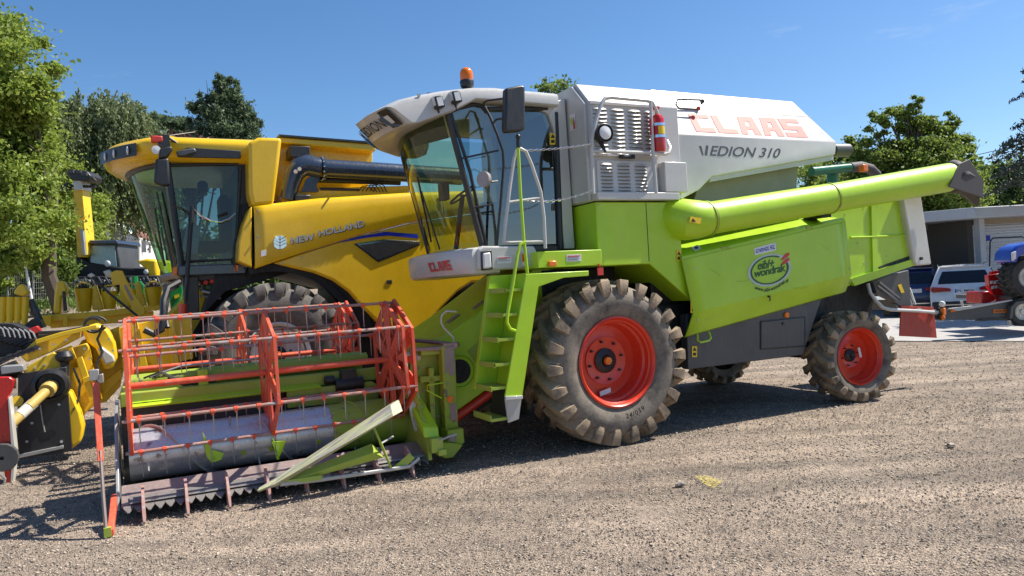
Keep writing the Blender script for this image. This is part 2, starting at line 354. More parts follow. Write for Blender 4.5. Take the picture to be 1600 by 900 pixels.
# louvres: grille frames and slats
gfu = H.part('grille_frame', MB().prism([(.175, 3.09), (1.03, 3.09), (1.03, 3.68), (.175, 3.68)], .212, .235).box((.6, .205, 3.66), (.86, .012, .035)).box((.60, .205, 3.10), (.86, .012, .03)), GREYW, bev=.004, parent=house, label='upper grille panel of the engine housing')
gfl = H.part('grille_frame', MB().prism([(.22, 2.695), (1.03, 2.695), (1.03, 3.045), (.22, 3.045)], .212, .235), GREYW, bev=.004, parent=house, label='lower grille panel of the engine housing')
def slat_cols(frame_part, cols, zs, back):
    for (u0, u1) in cols:
        H.part('vent_opening', MB().box(((u0 + u1) / 2, .2105, (zs[0] + zs[-1]) / 2), (u1 - u0, .006, abs(zs[-1] - zs[0]) + .05)), back, parent=frame_part) if False else None
    src = None
    for (u0, u1) in cols:
        for z in zs:
            if src is None or abs(src_w - (u1 - u0)) > 1e-4:
                rws = []
                for i in range(7):
                    a = i / 6; e = math.sin(PI * a) ** .5 if 0 < a < 1 else 0.0
                    rws.append([Vector((u0 + (u1 - u0) * a, .214 - .030 * e, z - .016)), Vector((u0 + (u1 - u0) * a, .214 - .022 * e, z - .003)), Vector((u0 + (u1 - u0) * a, .214, z + .014)), Vector((u0 + (u1 - u0) * a, .216, z - .016))])
                src = H.part('louvre_slat', MB().ring(rws), GREYW, parent=frame_part); src_w = u1 - u0; s0 = (u0, z)
                H.part('slot', MB().box(((u0 + u1) / 2, .2135, z - .022), ((u1 - u0) * .94, .004, .010)), SLOT, parent=frame_part); slot = S.collection.objects[-1]
            else: H.rep(src, [(u0 - s0[0], 0, z - s0[1])]); H.rep(slot, [(u0 - s0[0], 0, z - s0[1])])
SLOT = plain('slot_beige', (.20, .18, .14), .8)  # beige of the radiator showing through the louvre slots
slat_cols(gfu, [(.20, .395), (.425, .62), (.65, .845), (.875, 1.015)], [3.605 - .0435 * k for k in range(12)], DARK)
slat_cols(gfl, [(.255, .425), (.475, .655), (.705, .885)], [3.005 - .039 * k for k in range(8)], DARK)
H.part('grille_latch', MB().box((.60, .185, 3.075), (.20, .03, .025)).box((.53, .18, 3.085), (.035, .03, .045)).box((.68, .18, 3.085), (.035, .03, .045)), BLK, bev=.004, parent=house)
# grain tank
u0, u1 = 1.385, 4.06
tk = MB()
L = [(1.387, .30, 2.62), (1.387, .30, 3.388), (1.387, .72, 4.02), (1.387, 2.58, 4.02), (1.387, 3.0, 3.388), (1.387, 3.0, 2.62)]
n_ = [(1.387, .30, 3.388), (1.387, .30, 2.62), (1.70, .30, 2.75), (1.90, .30, 2.905), (4.02, .30, 3.225), (4.06, .30, 3.394)]
f_ = [(a, 3.3 - b, c) for a, b, c in n_]
t4 = [(1.387, .72, 4.02), (3.76, .72, 4.02), (3.76, 2.58, 4.02), (1.387, 2.58, 4.02)]
tk.add(n_ + f_ + t4, [(0, 1, 2, 3, 4, 5), (11, 10, 9, 8, 7, 6), (0, 5, 13, 12), (6, 15, 14, 11), (12, 13, 14, 15), (5, 11, 14, 13), (4, 10, 11, 5), (3, 9, 10, 4), (2, 8, 9, 3), (1, 7, 8, 2), (0, 12, 15, 6, 7, 1)])
tank = H.part('grain_tank', tk, GREYW, bev=.012)
H.part('tank_hopper', MB().prism([(1.75, 2.55), (3.52, 2.79), (3.60, 3.22), (1.92, 2.95)], .52, 2.8), GREYH, bev=.008, parent=tank)
H.part('chute_lip', MB().prism([(1.88, 2.845), (4.02, 3.165), (4.02, 3.222), (1.90, 2.905)], .33, .5), GREYW, parent=tank)
H.part('tank_lid', MB().prism([(1.05 + .38, 4.03), (3.72, 4.03), (3.72, 4.045), (1.43, 4.045)], .80, 1.62).prism([(1.43, 4.03), (3.72, 4.03), (3.72, 4.045), (1.43, 4.045)], 1.68, 2.5), GALV, parent=tank)
def slope(px, py, off=.006):                       # a point on the sloping tank flank
    nrm = Vector((0, -(4.02 - 3.388), (.72 - .30))).normalized(); p0 = mw((1.387, .30, 3.388)); nw = (Vv * nrm.y + Vector((0, 0, nrm.z)))
    d = ray(px, py); t = (p0 - CAM).dot(nw) / d.dot(nw); p = CAM + d * t + nw * off; q = p - O; return (q.dot(Uv), q.dot(Vv), p.z)
H.part('seam', MB().tube([slope(1030, 168, .001), slope(1268, 183, .001)], .005, 4), CHAR, parent=tank)
# faded CLAAS lettering
GL = {'C': [(0, 0, .34, 1), (.34, 0, 1, .26), (.34, .78, 1, 1)], 'L': [(0, .0, .36, 1), (.36, 0, 1, .26)], 'A': [[(0, 0), (.33, 0), (.56, 1), (.22, 1)], [(.56, 1), (.50, .74), (.66, .74), (1, 1)], [(.66, .74), (.66, 0), (1, 0), (1, 1)], [(.394, .28), (.66, .28), (.66, .48), (.44, .48)]], 'S': [(0, 0, 1, .24), (.66, .24, 1, .62), (0, .38, .66, .62), (0, .62, .34, .78), (0, .78, 1, 1)]}
def claas(fn, m, parent, shear=.0):
    x = 0
    for ch_ in 'CLAAS':
        mb = MB()
        for gl_ in GL[ch_]:
            if isinstance(gl_, list):
                mb.add([(x + q[0], q[1], 0) for q in gl_], [(0, 1, 2, 3)]); continue
            (a, b, c, d) = gl_; N = 3
            P = [[Vector(((x + a + (c - a) * i / N), b + (d - b) * j / N, 0)) for i in range(N + 1)] for j in range(N + 1)]
            mb.grid(P)
        mb.v = [Vector(fn((p.x + shear * (1 - p.y)) / 5.7, p.y)) for p in mb.v]
        H.part('letter', mb, m, parent=parent); x += 1.13
def bil(c, px_fn):
    (x0, y0), (x1, y1), (x2, y2), (x3, y3) = c      # bl br tl tr
    return lambda a, b: px_fn((x0 * (1 - a) + x1 * a) * (1 - b) + (x2 * (1 - a) + x3 * a) * b, (y0 * (1 - a) + y1 * a) * (1 - b) + (y2 * (1 - a) + y3 * a) * b)
claas(bil([(1088, 206), (1268, 216), (1074, 178), (1250, 187)], lambda x, y: slope(x, y, .006)), REDF, tank)
P_ = lambda x, y, v=.297: on(x, y, v)
H.part('model_lettering', fit(text_mb('EDION 310', 1, .12, .012, .98), P_(1109, 243.5), P_(1217, 247), P_(1111, 227.5), P_(1221, 232)), GRYP, parent=tank)
H.part('model_lettering', MB().add([P_(1092, 228), P_(1096, 228), P_(1099.5, 243), P_(1097, 243)] + [P_(1101, 243), P_(1105, 243.3), P_(1107, 227.5), P_(1103, 227.3)], [(0, 1, 2, 3), (4, 5, 6, 7)]), GRYP, parent=tank)
# two catch handles on the flank
H.part('grab_handle', MB().tube([slope(1092, 170, .07), slope(1088, 165, .09), slope(1053, 164, .09), slope(1051, 171, .08), slope(1056, 176, .07), slope(1088, 178, .07)], .014, 8), CHAR, parent=tank)
H.part('knob', MB().ball(slope(1092, 166, .08), .03), BLK, parent=tank); H.part('knob', MB().ball(slope(1086, 177, .08), .028), REDP, parent=tank)
# exhaust stub
H.part('exhaust_pipe', MB().cyl((4.0, 1.2, 3.46), (5.35, 1.2, 3.50), .085, n=18).cyl((5.05, 1.2, 3.49), (5.38, 1.2, 3.50), .10, n=18), CHAR)
# hood (side shield): profile swept between left and right ends
Lp = [(1.335, .30, 1.03), (1.322, .24, 1.055), (1.350, .12, 1.32), (1.255, .15, 1.92), (1.252, .17, 1.955), (1.26, .60, 2.20)]
Rp = [(3.99, .30, 1.40), (3.995, .24, 1.425), (3.975, .12, 1.645), (3.955, .15, 2.325), (3.945, .17, 2.36), (3.60, .60, 2.50)]
hood = MB(); N = 14
rows = [[Vector(a).lerp(Vector(b), i / N) for i in range(N + 1)] for a, b in zip(Lp, Rp)]
hood.grid(rows)
hi = [[p + Vector((0, .03, -.02)) for p in r] for r in rows]
side = MB().ring([[r[0] for r in rows], [r[-1] for r in rows]], caps=False)
hoodp = H.part('side_shield', hood, LIME, ang=12)
sm = hoodp.modifiers.new('thick', 'SOLIDIFY'); sm.thickness = .02; sm.offset = -1
H.part('shield_end', MB().prism([(a[1], a[2]) for a in Rp[1:]] + [(.6, 1.5)], 3.90, 3.93, 'u'), LIME, parent=hoodp)
H.part('top_strip', MB().tube([(1.27, .135, 1.945), (3.93, .135, 2.352)], .011, 6), WHT, parent=hoodp) if False else None
H.part('edge_trim', MB().ring([[Vector((1.255, .150, 1.93)), Vector((1.255, .158, 1.962)), Vector((1.255, .19, 1.985))], [Vector((3.95, .150, 2.335)), Vector((3.95, .158, 2.367)), Vector((3.95, .19, 2.385))]], caps=False), LIME, parent=hoodp, ang=10)
H.part('shield_catch', MB().cyl((2.51, .10, 1.17 + .27), (2.51, .13, 1.17 + .27), .012, n=8).tube([(2.51, .105, 1.43), (2.52, .105, 1.40), (2.50, .105, 1.385)], .008, 5), BLK, parent=hoodp)
H.part('grab_bar', MB().tube([on(1090, 523, .2), on(1090, 532, .12), on(1095, 535, .12), on(1108, 532, .12), on(1111, 528, .12), on(1108, 519, .2)], .012, 7), LIME, parent=hoodp)
H.part('rain_sill', MB().prism([(2.02, 1.13), (3.97, 1.40), (3.97, 1.415), (2.02, 1.145)], .19, .26), WHT, parent=hoodp) if False else None
# charcoal tool box panel
gb = [(1.375, .66), (1.395, 1.30), (3.62, 1.50), (3.60, 1.33), (3.225, .66)]
tbx = H.part('lower_panel', MB().prism(gb, .30, .42), CHAR, bev=.01)
H.part('tool_box_door', MB().prism([pl(*q, .285) for q in ((1190, 503), (1257, 496), (1257, 540), (1190, 545))], .285, .31), CHAR, bev=.008, parent=tbx)
H.part('door_gap', MB().prism([pl(*q, .29) for q in ((1188.5, 501.5), (1258.5, 494.5), (1258.5, 541.5), (1188.5, 546.5))], .2905, .302), BLKP, parent=tbx)
H.part('door_lock', MB().cyl((2.89, .27, 1.085), (2.89, .29, 1.085), .016, n=10), BLK, parent=tbx)
a = pl(1229, 492, .29); H.part('reflector', MB().cyl((a[0], .275, a[1]), (a[0], .301, a[1]), .035, n=18), ORG, parent=tbx)
# rear straw hood
rb = [(3.6, 2.50), (3.93, 2.66), (5.40, 2.76), (5.545, 1.80), (4.40, 1.53), (3.9, 1.42), (3.6, 1.6)]
rear = H.part('straw_hood', MB().prism(rb, .36, 2.94), LIME, bev=.012)
H.part('rib', MB().tube([(4.28, .345, 2.135), (5.43, .345, 2.14)], .014, 6), LIME, parent=rear)
H.part('rib', MB().prism([pl(1361, 316, .34), pl(1369, 316, .34), pl(1372, 424, .34), pl(1364, 426, .34)], .335, .362), LIME, parent=rear)
H.part('lower_flange', MB().prism([pl(1328, 436, .33), pl(1427, 404, .33), pl(1430, 414, .33), pl(1334, 447, .33)], .315, .36), LIME, bev=.004, parent=rear)
H.part('drain_slot', MB().prism([pl(1374, 417, .34), pl(1425, 399, .34), pl(1426, 404, .34), pl(1374, 422, .34)], .35, .359), DARK, parent=rear)
H.part('tail_panel', MB().prism([pl(1409, 300, .28), pl(1438, 296, .28), pl(1456, 413, .28), pl(1433, 415, .28), pl(1429, 408, .28)], .28, .40), GREYW, bev=.02)
q = pl(1438, 404, .28); H.part('panel_bolt', MB().cyl((q[0], .25, q[1]), (q[0], .28, q[1]), .022, n=10), BLK, parent=rear)
H.part('hood_deck', MB().prism([(3.4, 2.74), (5.3, 2.80), (5.38, 2.77), (5.38, 2.70), (3.4, 2.62)], .60, 2.7), LIME, bev=.01)
# unloading tube with elbow
t0, t1, t2 = Vector((1.60, .10, 2.385)), Vector((3.52, .02, 2.61)), Vector((5.90, -.02, 2.908))
tubep = H.part('unloading_tube', MB().cyl(t0, t1, .187, n=36), LIME)
H.part('tube_extension', MB().cyl(t1, t2, .188, .200, n=36).lathe([(.0, 0)], (0, 0, 0)) if False else MB().cyl(t1, t2, .182, .199, n=36), LIME, parent=tubep)
dirt = (t1 - t0).normalized()
H.part('clamp_band', MB().cyl(t1 - dirt * .012, t1 + dirt * .012, .196, n=36), LIMEW, parent=tubep)
H.part('flange', MB().cyl(t0 - dirt * .012, t0 + dirt * .02, .205, n=36), LIMEW, parent=tubep)
H.part('elbow', MB().tube([(1.62, .10, 2.387), (1.50, .11, 2.38), (1.35, .16, 2.38), (1.26, .30, 2.42), (1.25, .50, 2.5)], [.192, .215, .235, .235, .22], 28), LIME, parent=tubep)
H.part('tube_rest', MB().box((3.56, .25, 2.42), (.16, .3, .07)), DARK, parent=tubep)
# rubber spout boot
B = MB(); rg = []
ax_ = (t2 - t1).normalized()
for i, (o_, sz, dz) in enumerate([(-.06, .212, 0), (.10, .225, .0), (.24, .22, -.05), (.36, .20, -.17), (.42, .15, -.30)]):
    cc = t2 + ax_ * o_ + Vector((0, 0, dz)); row = []
    for k in range(16):
        a = 2 * PI * k / 16; wob = 1 + (.14 if k % 4 == 0 else -.05) * (i / 3)
        row.append(cc + Vector((-.10 * math.sin(a) * (i > 1) * i * .35, math.cos(a) * sz * wob * (1 - .08 * i), math.sin(a) * sz * wob)))
    rg.append(row)
B.ring(rg, caps=False); bt = H.part('rubber_spout', B, RUBH, parent=tubep, ang=25); s_ = bt.modifiers.new('t', 'SOLIDIFY'); s_.thickness = .012
H.part('spout_flap', MB().prism([pl(1497, 256, -.2), pl(1512, 249, -.2), pl(1535, 285, -.2), pl(1533, 309, -.2), pl(1510, 302, -.2), pl(1480, 292, -.2)], -.225, -.205), RUBH, parent=tubep, bev=.008)
# decals on the side
def decal(name, c4, v, m, parent, t=.003): return H.part(name, MB().prism([pl(x, y, v) for x, y in c4], v - t, v), m, parent=parent)
def warn(px, py, w, h, v, parent, k=0):
    o = decal('warning_label', [(px, py), (px + w, py), (px + w, py + h), (px, py + h)], v, YLB, parent)
    H.part('warning_symbol', MB().prism([pl(px + w * .5, py + h * .08, v), pl(px + w * .9, py + h * .42, v), pl(px + w * .1, py + h * .42, v)], v - .0045, v - .0035), BLKP, parent=parent)
    H.part('warning_symbol', MB().prism([pl(px + w * .2, py + h * .6, v), pl(px + w * .8, py + h * .6, v), pl(px + w * .8, py + h * .85, v), pl(px + w * .2, py + h * .85, v)], v - .0045, v - .0035), BLKP, parent=parent)
for x, y in ((1062, 322), (1062, 345), (1063, 405), (885, 330), (886, 380), (935, 320), (1045, 322)):
    a = pl(x, y, .2) if x > 900 else None
    if a: H.part('bolt', MB().cyl((a[0], .192, a[1]), (a[0], .2, a[1]), .010, n=8), GALV, parent=body)
for x, y in ((1290, 330), (1320, 335), (1372, 318), (1400, 312), (1350, 322), (1385, 400), (1350, 412), (1420, 395), (1340, 380), (1415, 350)):
    a = pl(x, y, .36); H.part('bolt', MB().cyl((a[0], .352, a[1]), (a[0], .362, a[1]), .010, n=8), GALV, parent=rear)
H.part('seam', MB().tube([(.17 + .66, .198, 2.585), (.83, .198, 1.93)], .004, 4), DARK, parent=body)
H.part('seam', MB().tube([(1.385, .296, 3.36), (1.385, .296, 2.66)], .006, 4), DARK, parent=tank)
warn(1057, 391, 7, 17, .195, body); warn(1079, 472, 8, 17, .135, hoodp); warn(1081, 541, 8, 17, .295, tbx)
warn(859, 208, 9, 18, .60, house)
decal('warning_label', [(1079, 338), (1096, 341), (1094, 350), (1077, 347)], -.082, YLB, tubep)
H.part('warning_symbol', MB().prism([pl(1083, 341, -.09), pl(1088, 347, -.09), pl(1080, 346, -.09)], -.089, -.0865), BLKP, parent=tubep)
# dealer logo
LV = .135
def hp(x, y, off):                                 # point on the flat flank of the side shield
    A0, A1, A2 = Vector(Lp[2]), Vector(Rp[2]), Vector(Lp[3]); nn = (A1 - A0).cross(A2 - A0).normalized(); nn = nn if nn.y < 0 else -nn
    nw = Uv * nn.x + Vv * nn.y + Vector((0, 0, nn.z)); P0 = mw(A0); d = ray(x, y); t = (P0 - CAM).dot(nw) / d.dot(nw); p = CAM + d * t + nw * off; q = p - O; return (q.dot(Uv), q.dot(Vv), p.z)
def hplate(L_, off, th=.002):
    a = [hp(x, y, off) for x, y in L_]; b = [hp(x, y, off - th) for x, y in L_]; n = len(a); return MB().add(a + b, [tuple(range(n)), tuple(range(2 * n - 1, n - 1, -1))] + [(i, (i + 1) % n, n + (i + 1) % n, n + i) for i in range(n)])
def lp(x, y, v=.008): return hp(x, y, v)
def ell(r0, r1, a0, a1, m, nm, v):
    mb = MB(); N_ = 48; P = []
    for i in range(N_ + 1):
        a = rad(a0 + (a1 - a0) * i / N_); row = []
        for r in (r0, r1):
            x, y = 33 * r * math.cos(a), -25 * r * math.sin(a); x, y = x, y - x * .10 + 0; row.append(hp(1202 + x + .08 * -y, 422 + y - 0.0 * x, v))
        P.append(row)
    H.part(nm, mb.grid(P), m, parent=hoodp)
ell(.86, 1.02, 0, 360, LGRY, 'logo_ring', .004); ell(.82, .90, 62, 385, GRNP, 'logo_ring', .006)
H.part('logo_text', fit(text_mb('eibl+', 1, .05, .012, .95), lp(1183, 422), lp(1208, 418), lp(1185, 408), lp(1210, 404)), GRNP, parent=hoodp)
H.part('logo_text', fit(text_mb('wondrak', 1, .05, .014, .92), lp(1178, 434), lp(1227, 424), lp(1178, 422), lp(1226, 411)), GRNP, parent=hoodp)
q = text_mb('www.eibl-wondrak.at', 1, .0, .012, 1.02)
def arc(a, b):
    x = 1179 + 53 * a; y = 449 + 4.6 * math.sin(PI * min(1, a * 1.15)) * 1.0 - 14 * max(0, a - .25) ** 1.5 * 1.3; return hp(x, y + 3 - 6.2 * b, .006)
q.v = [Vector(arc(p.x, p.y)) for p in q.v]; H.part('logo_text', q, BLKP, parent=hoodp)
for k in (0, 8):
    pts = [(1220, 407 + k * 1.05), (1222, 402 + k), (1227, 396.5 + k), (1232, 394.5 + k), (1233.5, 398 + k), (1229, 402 + k), (1224, 405.5 + k)]
    H.part('logo_swoosh', hplate(pts, .006), REDP, parent=hoodp)
H.part('name_plate', hplate([(1178, 388), (1211, 379), (1212, 391), (1179, 399)], .006, .004), WHT, parent=hoodp)
H.part('name_text', fit(text_mb('SCHERNDL FIGL', 1, .05, .01, .9), lp(1180, 396), lp(1210, 389), lp(1180, 390), lp(1210, 382)), BLUP, parent=hoodp)
def htop(x, y):                                    # point on the sloping top of the side shield
    p0 = Vector((1.26, .60, 2.20)); e1 = (Vector(Rp[5]) - p0).normalized(); nn = (Vector(Rp[4]) - Vector(Lp[4])).cross(p0 - Vector(Lp[4])).normalized(); nn = nn if nn.z > 0 else -nn
    nw = Uv * nn.x + Vv * nn.y + Vector((0, 0, nn.z)); P0 = mw(Lp[4]); d = ray(x, y); t = (P0 - CAM).dot(nw) / d.dot(nw); p = CAM + d * t + nw * .006; q = p - O; return (q.dot(Uv), q.dot(Vv), p.z)
H.part('blue_sticker', MB().add([htop(1080, 387), htop(1090, 383), htop(1096, 389), htop(1086, 394)], [(0, 1, 2, 3)]), WHT, parent=hoodp)
H.part('blue_sticker', MB().add([htop(1084, 387.5), htop(1089, 385.5), htop(1092, 389), htop(1087, 391)], [(0, 1, 2, 3)]).xf(lambda p: p + Vector((0, 0, .004))), BLUP, parent=hoodp)
for (x0, y0), (x1, y1) in (((1150, 440), (1171, 437)), ((1100, 500), (1118, 492)), ((1240, 450), (1262, 449)), ((1280, 380), (1296, 392)), ((1110, 420), (1125, 431))):
    H.part('scratch', MB().tube([hp(x0, y0, .0015), hp((x0 + x1) / 2 + 2, (y0 + y1) / 2 + 1, .0015), hp(x1, y1, .0015)], .0018, 4), LIMED, parent=hoodp)
for x, y in ((1085, 420), (1090, 500), (1320, 360), (1328, 420), (1328, 440)): H.part('bolt', MB().cyl(hp(x, y, .006), hp(x, y, -.004), .010, n=8), GALV, parent=hoodp)
H.part('hinge', MB().box((1.9, .155, 2.045), (.12, .02, .03)), LIMEW, parent=hoodp, bev=.004)
H.part('hinge', MB().box((3.3, .155, 2.26), (.12, .02, .03)), LIMEW, parent=hoodp, bev=.004)
# wheels
wh, X1 = make_wheel(H, (.235, .03, .875), .885, .66, .475, 22, .060, TYRE, TYRW, RED, deep=.27, hubr=.135, lugw=.088)
sidewall_text(H, wh, X1, '24/059', .60, .055, rad(-75), BLKP)
H.part('rim_sticker', MB().prism([(.13, .50), (.27, .53), (.265, .58), (.125, .55)], .265, .27), WHT, parent=wh)
make_wheel(H, (.235, 3.27, .875), .885, .66, .475, 22, .060, TYRE, TYRW, RED, side=-1, deep=.27, hubr=.135, lugw=.088)
rw, X2 = make_wheel(H, (4.02, .06, .585), .585, .42, .362, 17, .045, TYRE, TYRW, RED, yaw=rad(-7), deep=.20, nb=6, hubr=.085, cap=None, lugw=.075)
H.part('rim_sticker', MB().prism([(4.10, .68), (4.14, .68), (4.17, .55), (4.13, .55)], .19, .195), WHT, parent=rw)
make_wheel(H, (4.02, 3.0, .585), .585, .42, .362, 17, .045, TYRE, TYRW, RED, side=-1, deep=.20, nb=6, hubr=.085, cap=None, lugw=.075)
# chopper and tail gear
chop = H.part('straw_chopper', MB().prism([(3.3, 1.45), (4.9, 1.55), (5.35, 1.55), (5.1, 1.0), (4.6, .95), (4.3, .75), (3.7, .72)], .75, 2.6), DARK, bev=.02)
H.part('chopper_side', MB().prism([pl(1364, 440, .5), pl(1388, 430, .5), pl(1420, 422, .5), pl(1424, 478, .5), pl(1408, 480, .5), pl(1395, 470, .5), pl(1370, 458, .5)], .5, .58), CHAR, bev=.008, parent=chop)
H.part('rake_plate', MB().tube([on(1374, 440, .47), on(1406, 466, .47), on(1403, 470, .47), on(1372, 446, .47)], .012, 5, True), GALV, parent=chop)
H.part('warning_label', MB().prism([pl(1403, 446, .49), pl(1408, 444, .49), pl(1413, 457, .49), pl(1408, 458, .49)], .487, .495), YLB, parent=chop)
H.part('chopper_chute', MB().prism([pl(1400, 468, .5), pl(1424, 462, .5), pl(1430, 482, .5), pl(1404, 484, .5)], .52, 1.6), GALV, parent=chop)
bar = H.part('towing_bar', MB().tube([on(1356, 443, .45), on(1360, 458, .42), on(1369, 470, .40), on(1380, 481, .38), on(1392, 484, .36), on(1435, 486, .33), on(1472, 489, .31)], .024, 10), GREYW)
H.part('warning_board', MB().prism([pl(1408, 477, .36), pl(1459, 480, .36), pl(1464, 528, .36), pl(1406, 525, .36)], .36, .375), paint('warning_board_red', (.42, .035, .02), .5, .3, (.3, .12, .06), coat=0), bev=.003, parent=bar)
H.part('board_clamp', MB().box(on(1435, 485, .345), (.07, .05, .06)).box(on(1458, 488, .34), (.08, .05, .07)), GALV, parent=bar)
q = on(1470, 490, .28); H.part('lamp_bracket', MB().box(q, (.05, .05, .20), Matrix.Rotation(.5, 3, 'Y')), BLK, parent=bar)
q = on(1472, 496, .24); H.part('tail_lamp', MB().box(on(1474, 487, .25), (.06, .05, .10)), ORG, parent=bar, bev=.01); H.part('tail_lamp', MB().ball(on(1473, 496, .24), .035), AMB, parent=bar); H.part('tail_lamp', MB().ball(on(1472, 475, .26), .045), WHT, parent=bar)
H.part('stay_rod', MB().tube([on(1421, 450, .6), on(1430, 476, .5)], .016, 6), GREYW, parent=bar)

# feeder house
def fp(l, v): return [pl(x, y, v) for x, y in l]
feed = H.part('feeder_house', MB().prism([(-1.42, 1.22), (-1.05, 1.42), (-.20, 1.95), (.25, 1.85), (.2, 1.2), (-1.30, .42), (-1.42, .50)], .92, 2.2), LIME, bev=.015)
H.part('diamond_patch', MB().box((0, 0, 0), (.17, .12, .004), Matrix.Rotation(rad(-31), 3, 'Y')).xf(lambda p: p + Vector((-1.08, 1.38, 1.412))), RUSTY, parent=feed)
H.part('diamond_patch', MB().box((0, 0, 0), (.17, .12, .004), Matrix.Rotation(rad(-31), 3, 'Y')).xf(lambda p: p + Vector((-.84, 1.16, 1.556))), RUSTY, parent=feed)
H.part('bearing_port', MB().lathe([(.17, .89), (.16, .91), (.13, .915), (.125, .93)], (-1.22, 0, .86), n=28), LIME, parent=feed)
H.part('bearing_hole', MB().lathe([(0, .905), (.128, .905)], (-1.22, 0, .86), n=24), DARK, parent=feed)
H.part('warning_label', MB().prism(fp([(765, 514), (778, 505), (782, 535), (771, 538)], .91), .912, .918), YLB, parent=feed)
H.part('info_plate', MB().prism(fp([(730, 549), (757, 526), (775, 545), (745, 568)], .91), .914, .918), LIMED, parent=feed)
H.part('lift_ram', MB().cyl((-1.38, 1.0, .30), (-.55, 1.0, .72), .055, n=16).cyl((-1.42, .96, .28), (-1.36, 1.04, .31), .07, n=10), RED, parent=feed)
H.part('belly_beam', MB().prism([(-1.0, .35), (-.4, .62), (-.4, .95), (-1.0, .62)], 1.1, 2.1), DARK, parent=feed)
# ladder
Lf = [(793, 430), (920, 423), (920, 431), (881, 434), (842, 448), (808, 622), (795, 622), (789, 621)]
lad = H.part('ladder', MB().prism([pl(x, y, .02) for x, y in [(822, 428), (920, 423), (920, 431), (881, 434), (842, 448), (816, 622), (789, 620)]], .02, .045), LIME, bev=.006)
H.part('ladder_stringer', MB().ring([[Vector(q) for q in ((-1.03, .40, 1.86), (-.80, .40, 1.86), (-.80, .47, 1.86), (-1.03, .47, 1.86))], [Vector(q) for q in ((-1.27, .40, .72), (-1.04, .40, .72), (-1.04, .47, .72), (-1.27, .47, .72))]]), LIME, parent=lad, bev=.004)
H.part('ladder_back', MB().ring([[Vector(q) for q in ((-.80, .05, 1.86), (-.80, .43, 1.86), (-.79, .43, 1.86), (-.79, .05, 1.86))], [Vector(q) for q in ((-1.03, .05, .76), (-1.03, .43, .76), (-1.02, .43, .76), (-1.02, .05, .76))]]), LIME, parent=lad, label='green back sheet behind the treads')
tr = None
for z in (1.70, 1.46, 1.22, .98, .755):
    u = -1.00 - (1.86 - z) * .214
    if tr is None: tr = H.part('tread', MB().box((u + .07, .24, z), (.18, .40, .028)).box((u - .015, .24, z - .0), (.012, .40, .05)), LIMED, parent=lad); tz = (u, z)
    else: H.rep(tr, [(u - tz[0], 0, z - tz[1])])
H.part('swing_step', MB().prism(fp([(789, 624), (815, 622), (811, 655), (794, 661)], .03), .03, .05), GALV, bev=.004, parent=lad)
H.part('swing_step', MB().prism(fp([(789, 619), (816, 618), (816, 623), (789, 625)], .02), .005, .03), GREYW, parent=lad, bev=.003)
H.part('swing_step', MB().box((-1.17, .26, .45), (.20, .42, .03)).box((-1.27, .26, .47), (.012, .42, .06)), LIMED, parent=lad, bev=.003)
H.part('step_rubber', MB().prism([(-1.05, .74), (-1.0, .74), (-1.06, .46), (-1.10, .46)], .05, .44), BLK, parent=lad)
# rails by the ladder
def tb(name, pts, r, m, parent, n=9): return H.part(name, MB().tube([on(x, y, v) for x, y, v in pts], r, n), m, parent=parent)
rail = tb('grab_rail', [(787, 380, .05), (790, 345, .05), (797, 290, .05), (803, 248, .05), (807, 236, .05), (813, 232, .05), (822, 237, .05), (831, 258, .05), (845, 300, .05), (850, 340, .05), (852, 388, .05)], .017, GREYW, lad)
tb('grab_rail', [(794, 316, .05), (845, 309, .05)], .013, GREYW, lad); tb('grab_rail', [(788, 379, .05), (850, 377, .05)], .012, GREYW, lad)
tb('hand_lever', [(809, 232, .0), (811, 222, .0), (822, 427, 0)], .013, LIME, lad) if False else tb('hand_lever', [(809.5, 228, 0), (813, 300, 0), (818, 370, 0), (824, 427, 0)], .016, LIME, lad)
H.part('lever_knob', MB().ball(on(809.5, 214, 0), .028).cyl(on(809.5, 219, 0), on(810, 231, 0), .020, n=12), BLK, parent=lad)
tb('grab_rail', [(821, 378, -.03), (813, 382, -.03), (808, 400, -.03), (802, 440, -.03), (793, 490, -.03), (792, 504, -.03), (797, 514, -.03), (805, 517, 0)], .017, LIME, lad)
tb('grab_rail', [(789, 452, .45), (778, 454, .50), (771, 466, .52), (768, 490, .52), (769, 505, .52), (776, 513, .50)], .019, LIME, lad)
def chain(T, a, b, sag, parent, m=CHROME, r=.007):
    a, b = Vector(a), Vector(b); n = max(6, int((b - a).length / .035)); mb = MB()
    for i in range(n):
        t0_, t1_ = i / n, (i + .9) / n; f = lambda t: a.lerp(b, t) - Vector((0, 0, sag * 4 * t * (1 - t)))
        p, q = f(t0_), f(t1_); off = Vector((0, 0, .008)) if i % 2 else Vector((0, .008, 0))
        mb.tube([p - off, p + off, q + off, q - off], r * .6, 4, True)
    return T.part('chain', mb, m, parent=parent)
chain(H, on(813, 235, .05), on(925, 225, .05), .015, lad); chain(H, on(820, 313, .05), on(925, 297, .05), .05, lad)
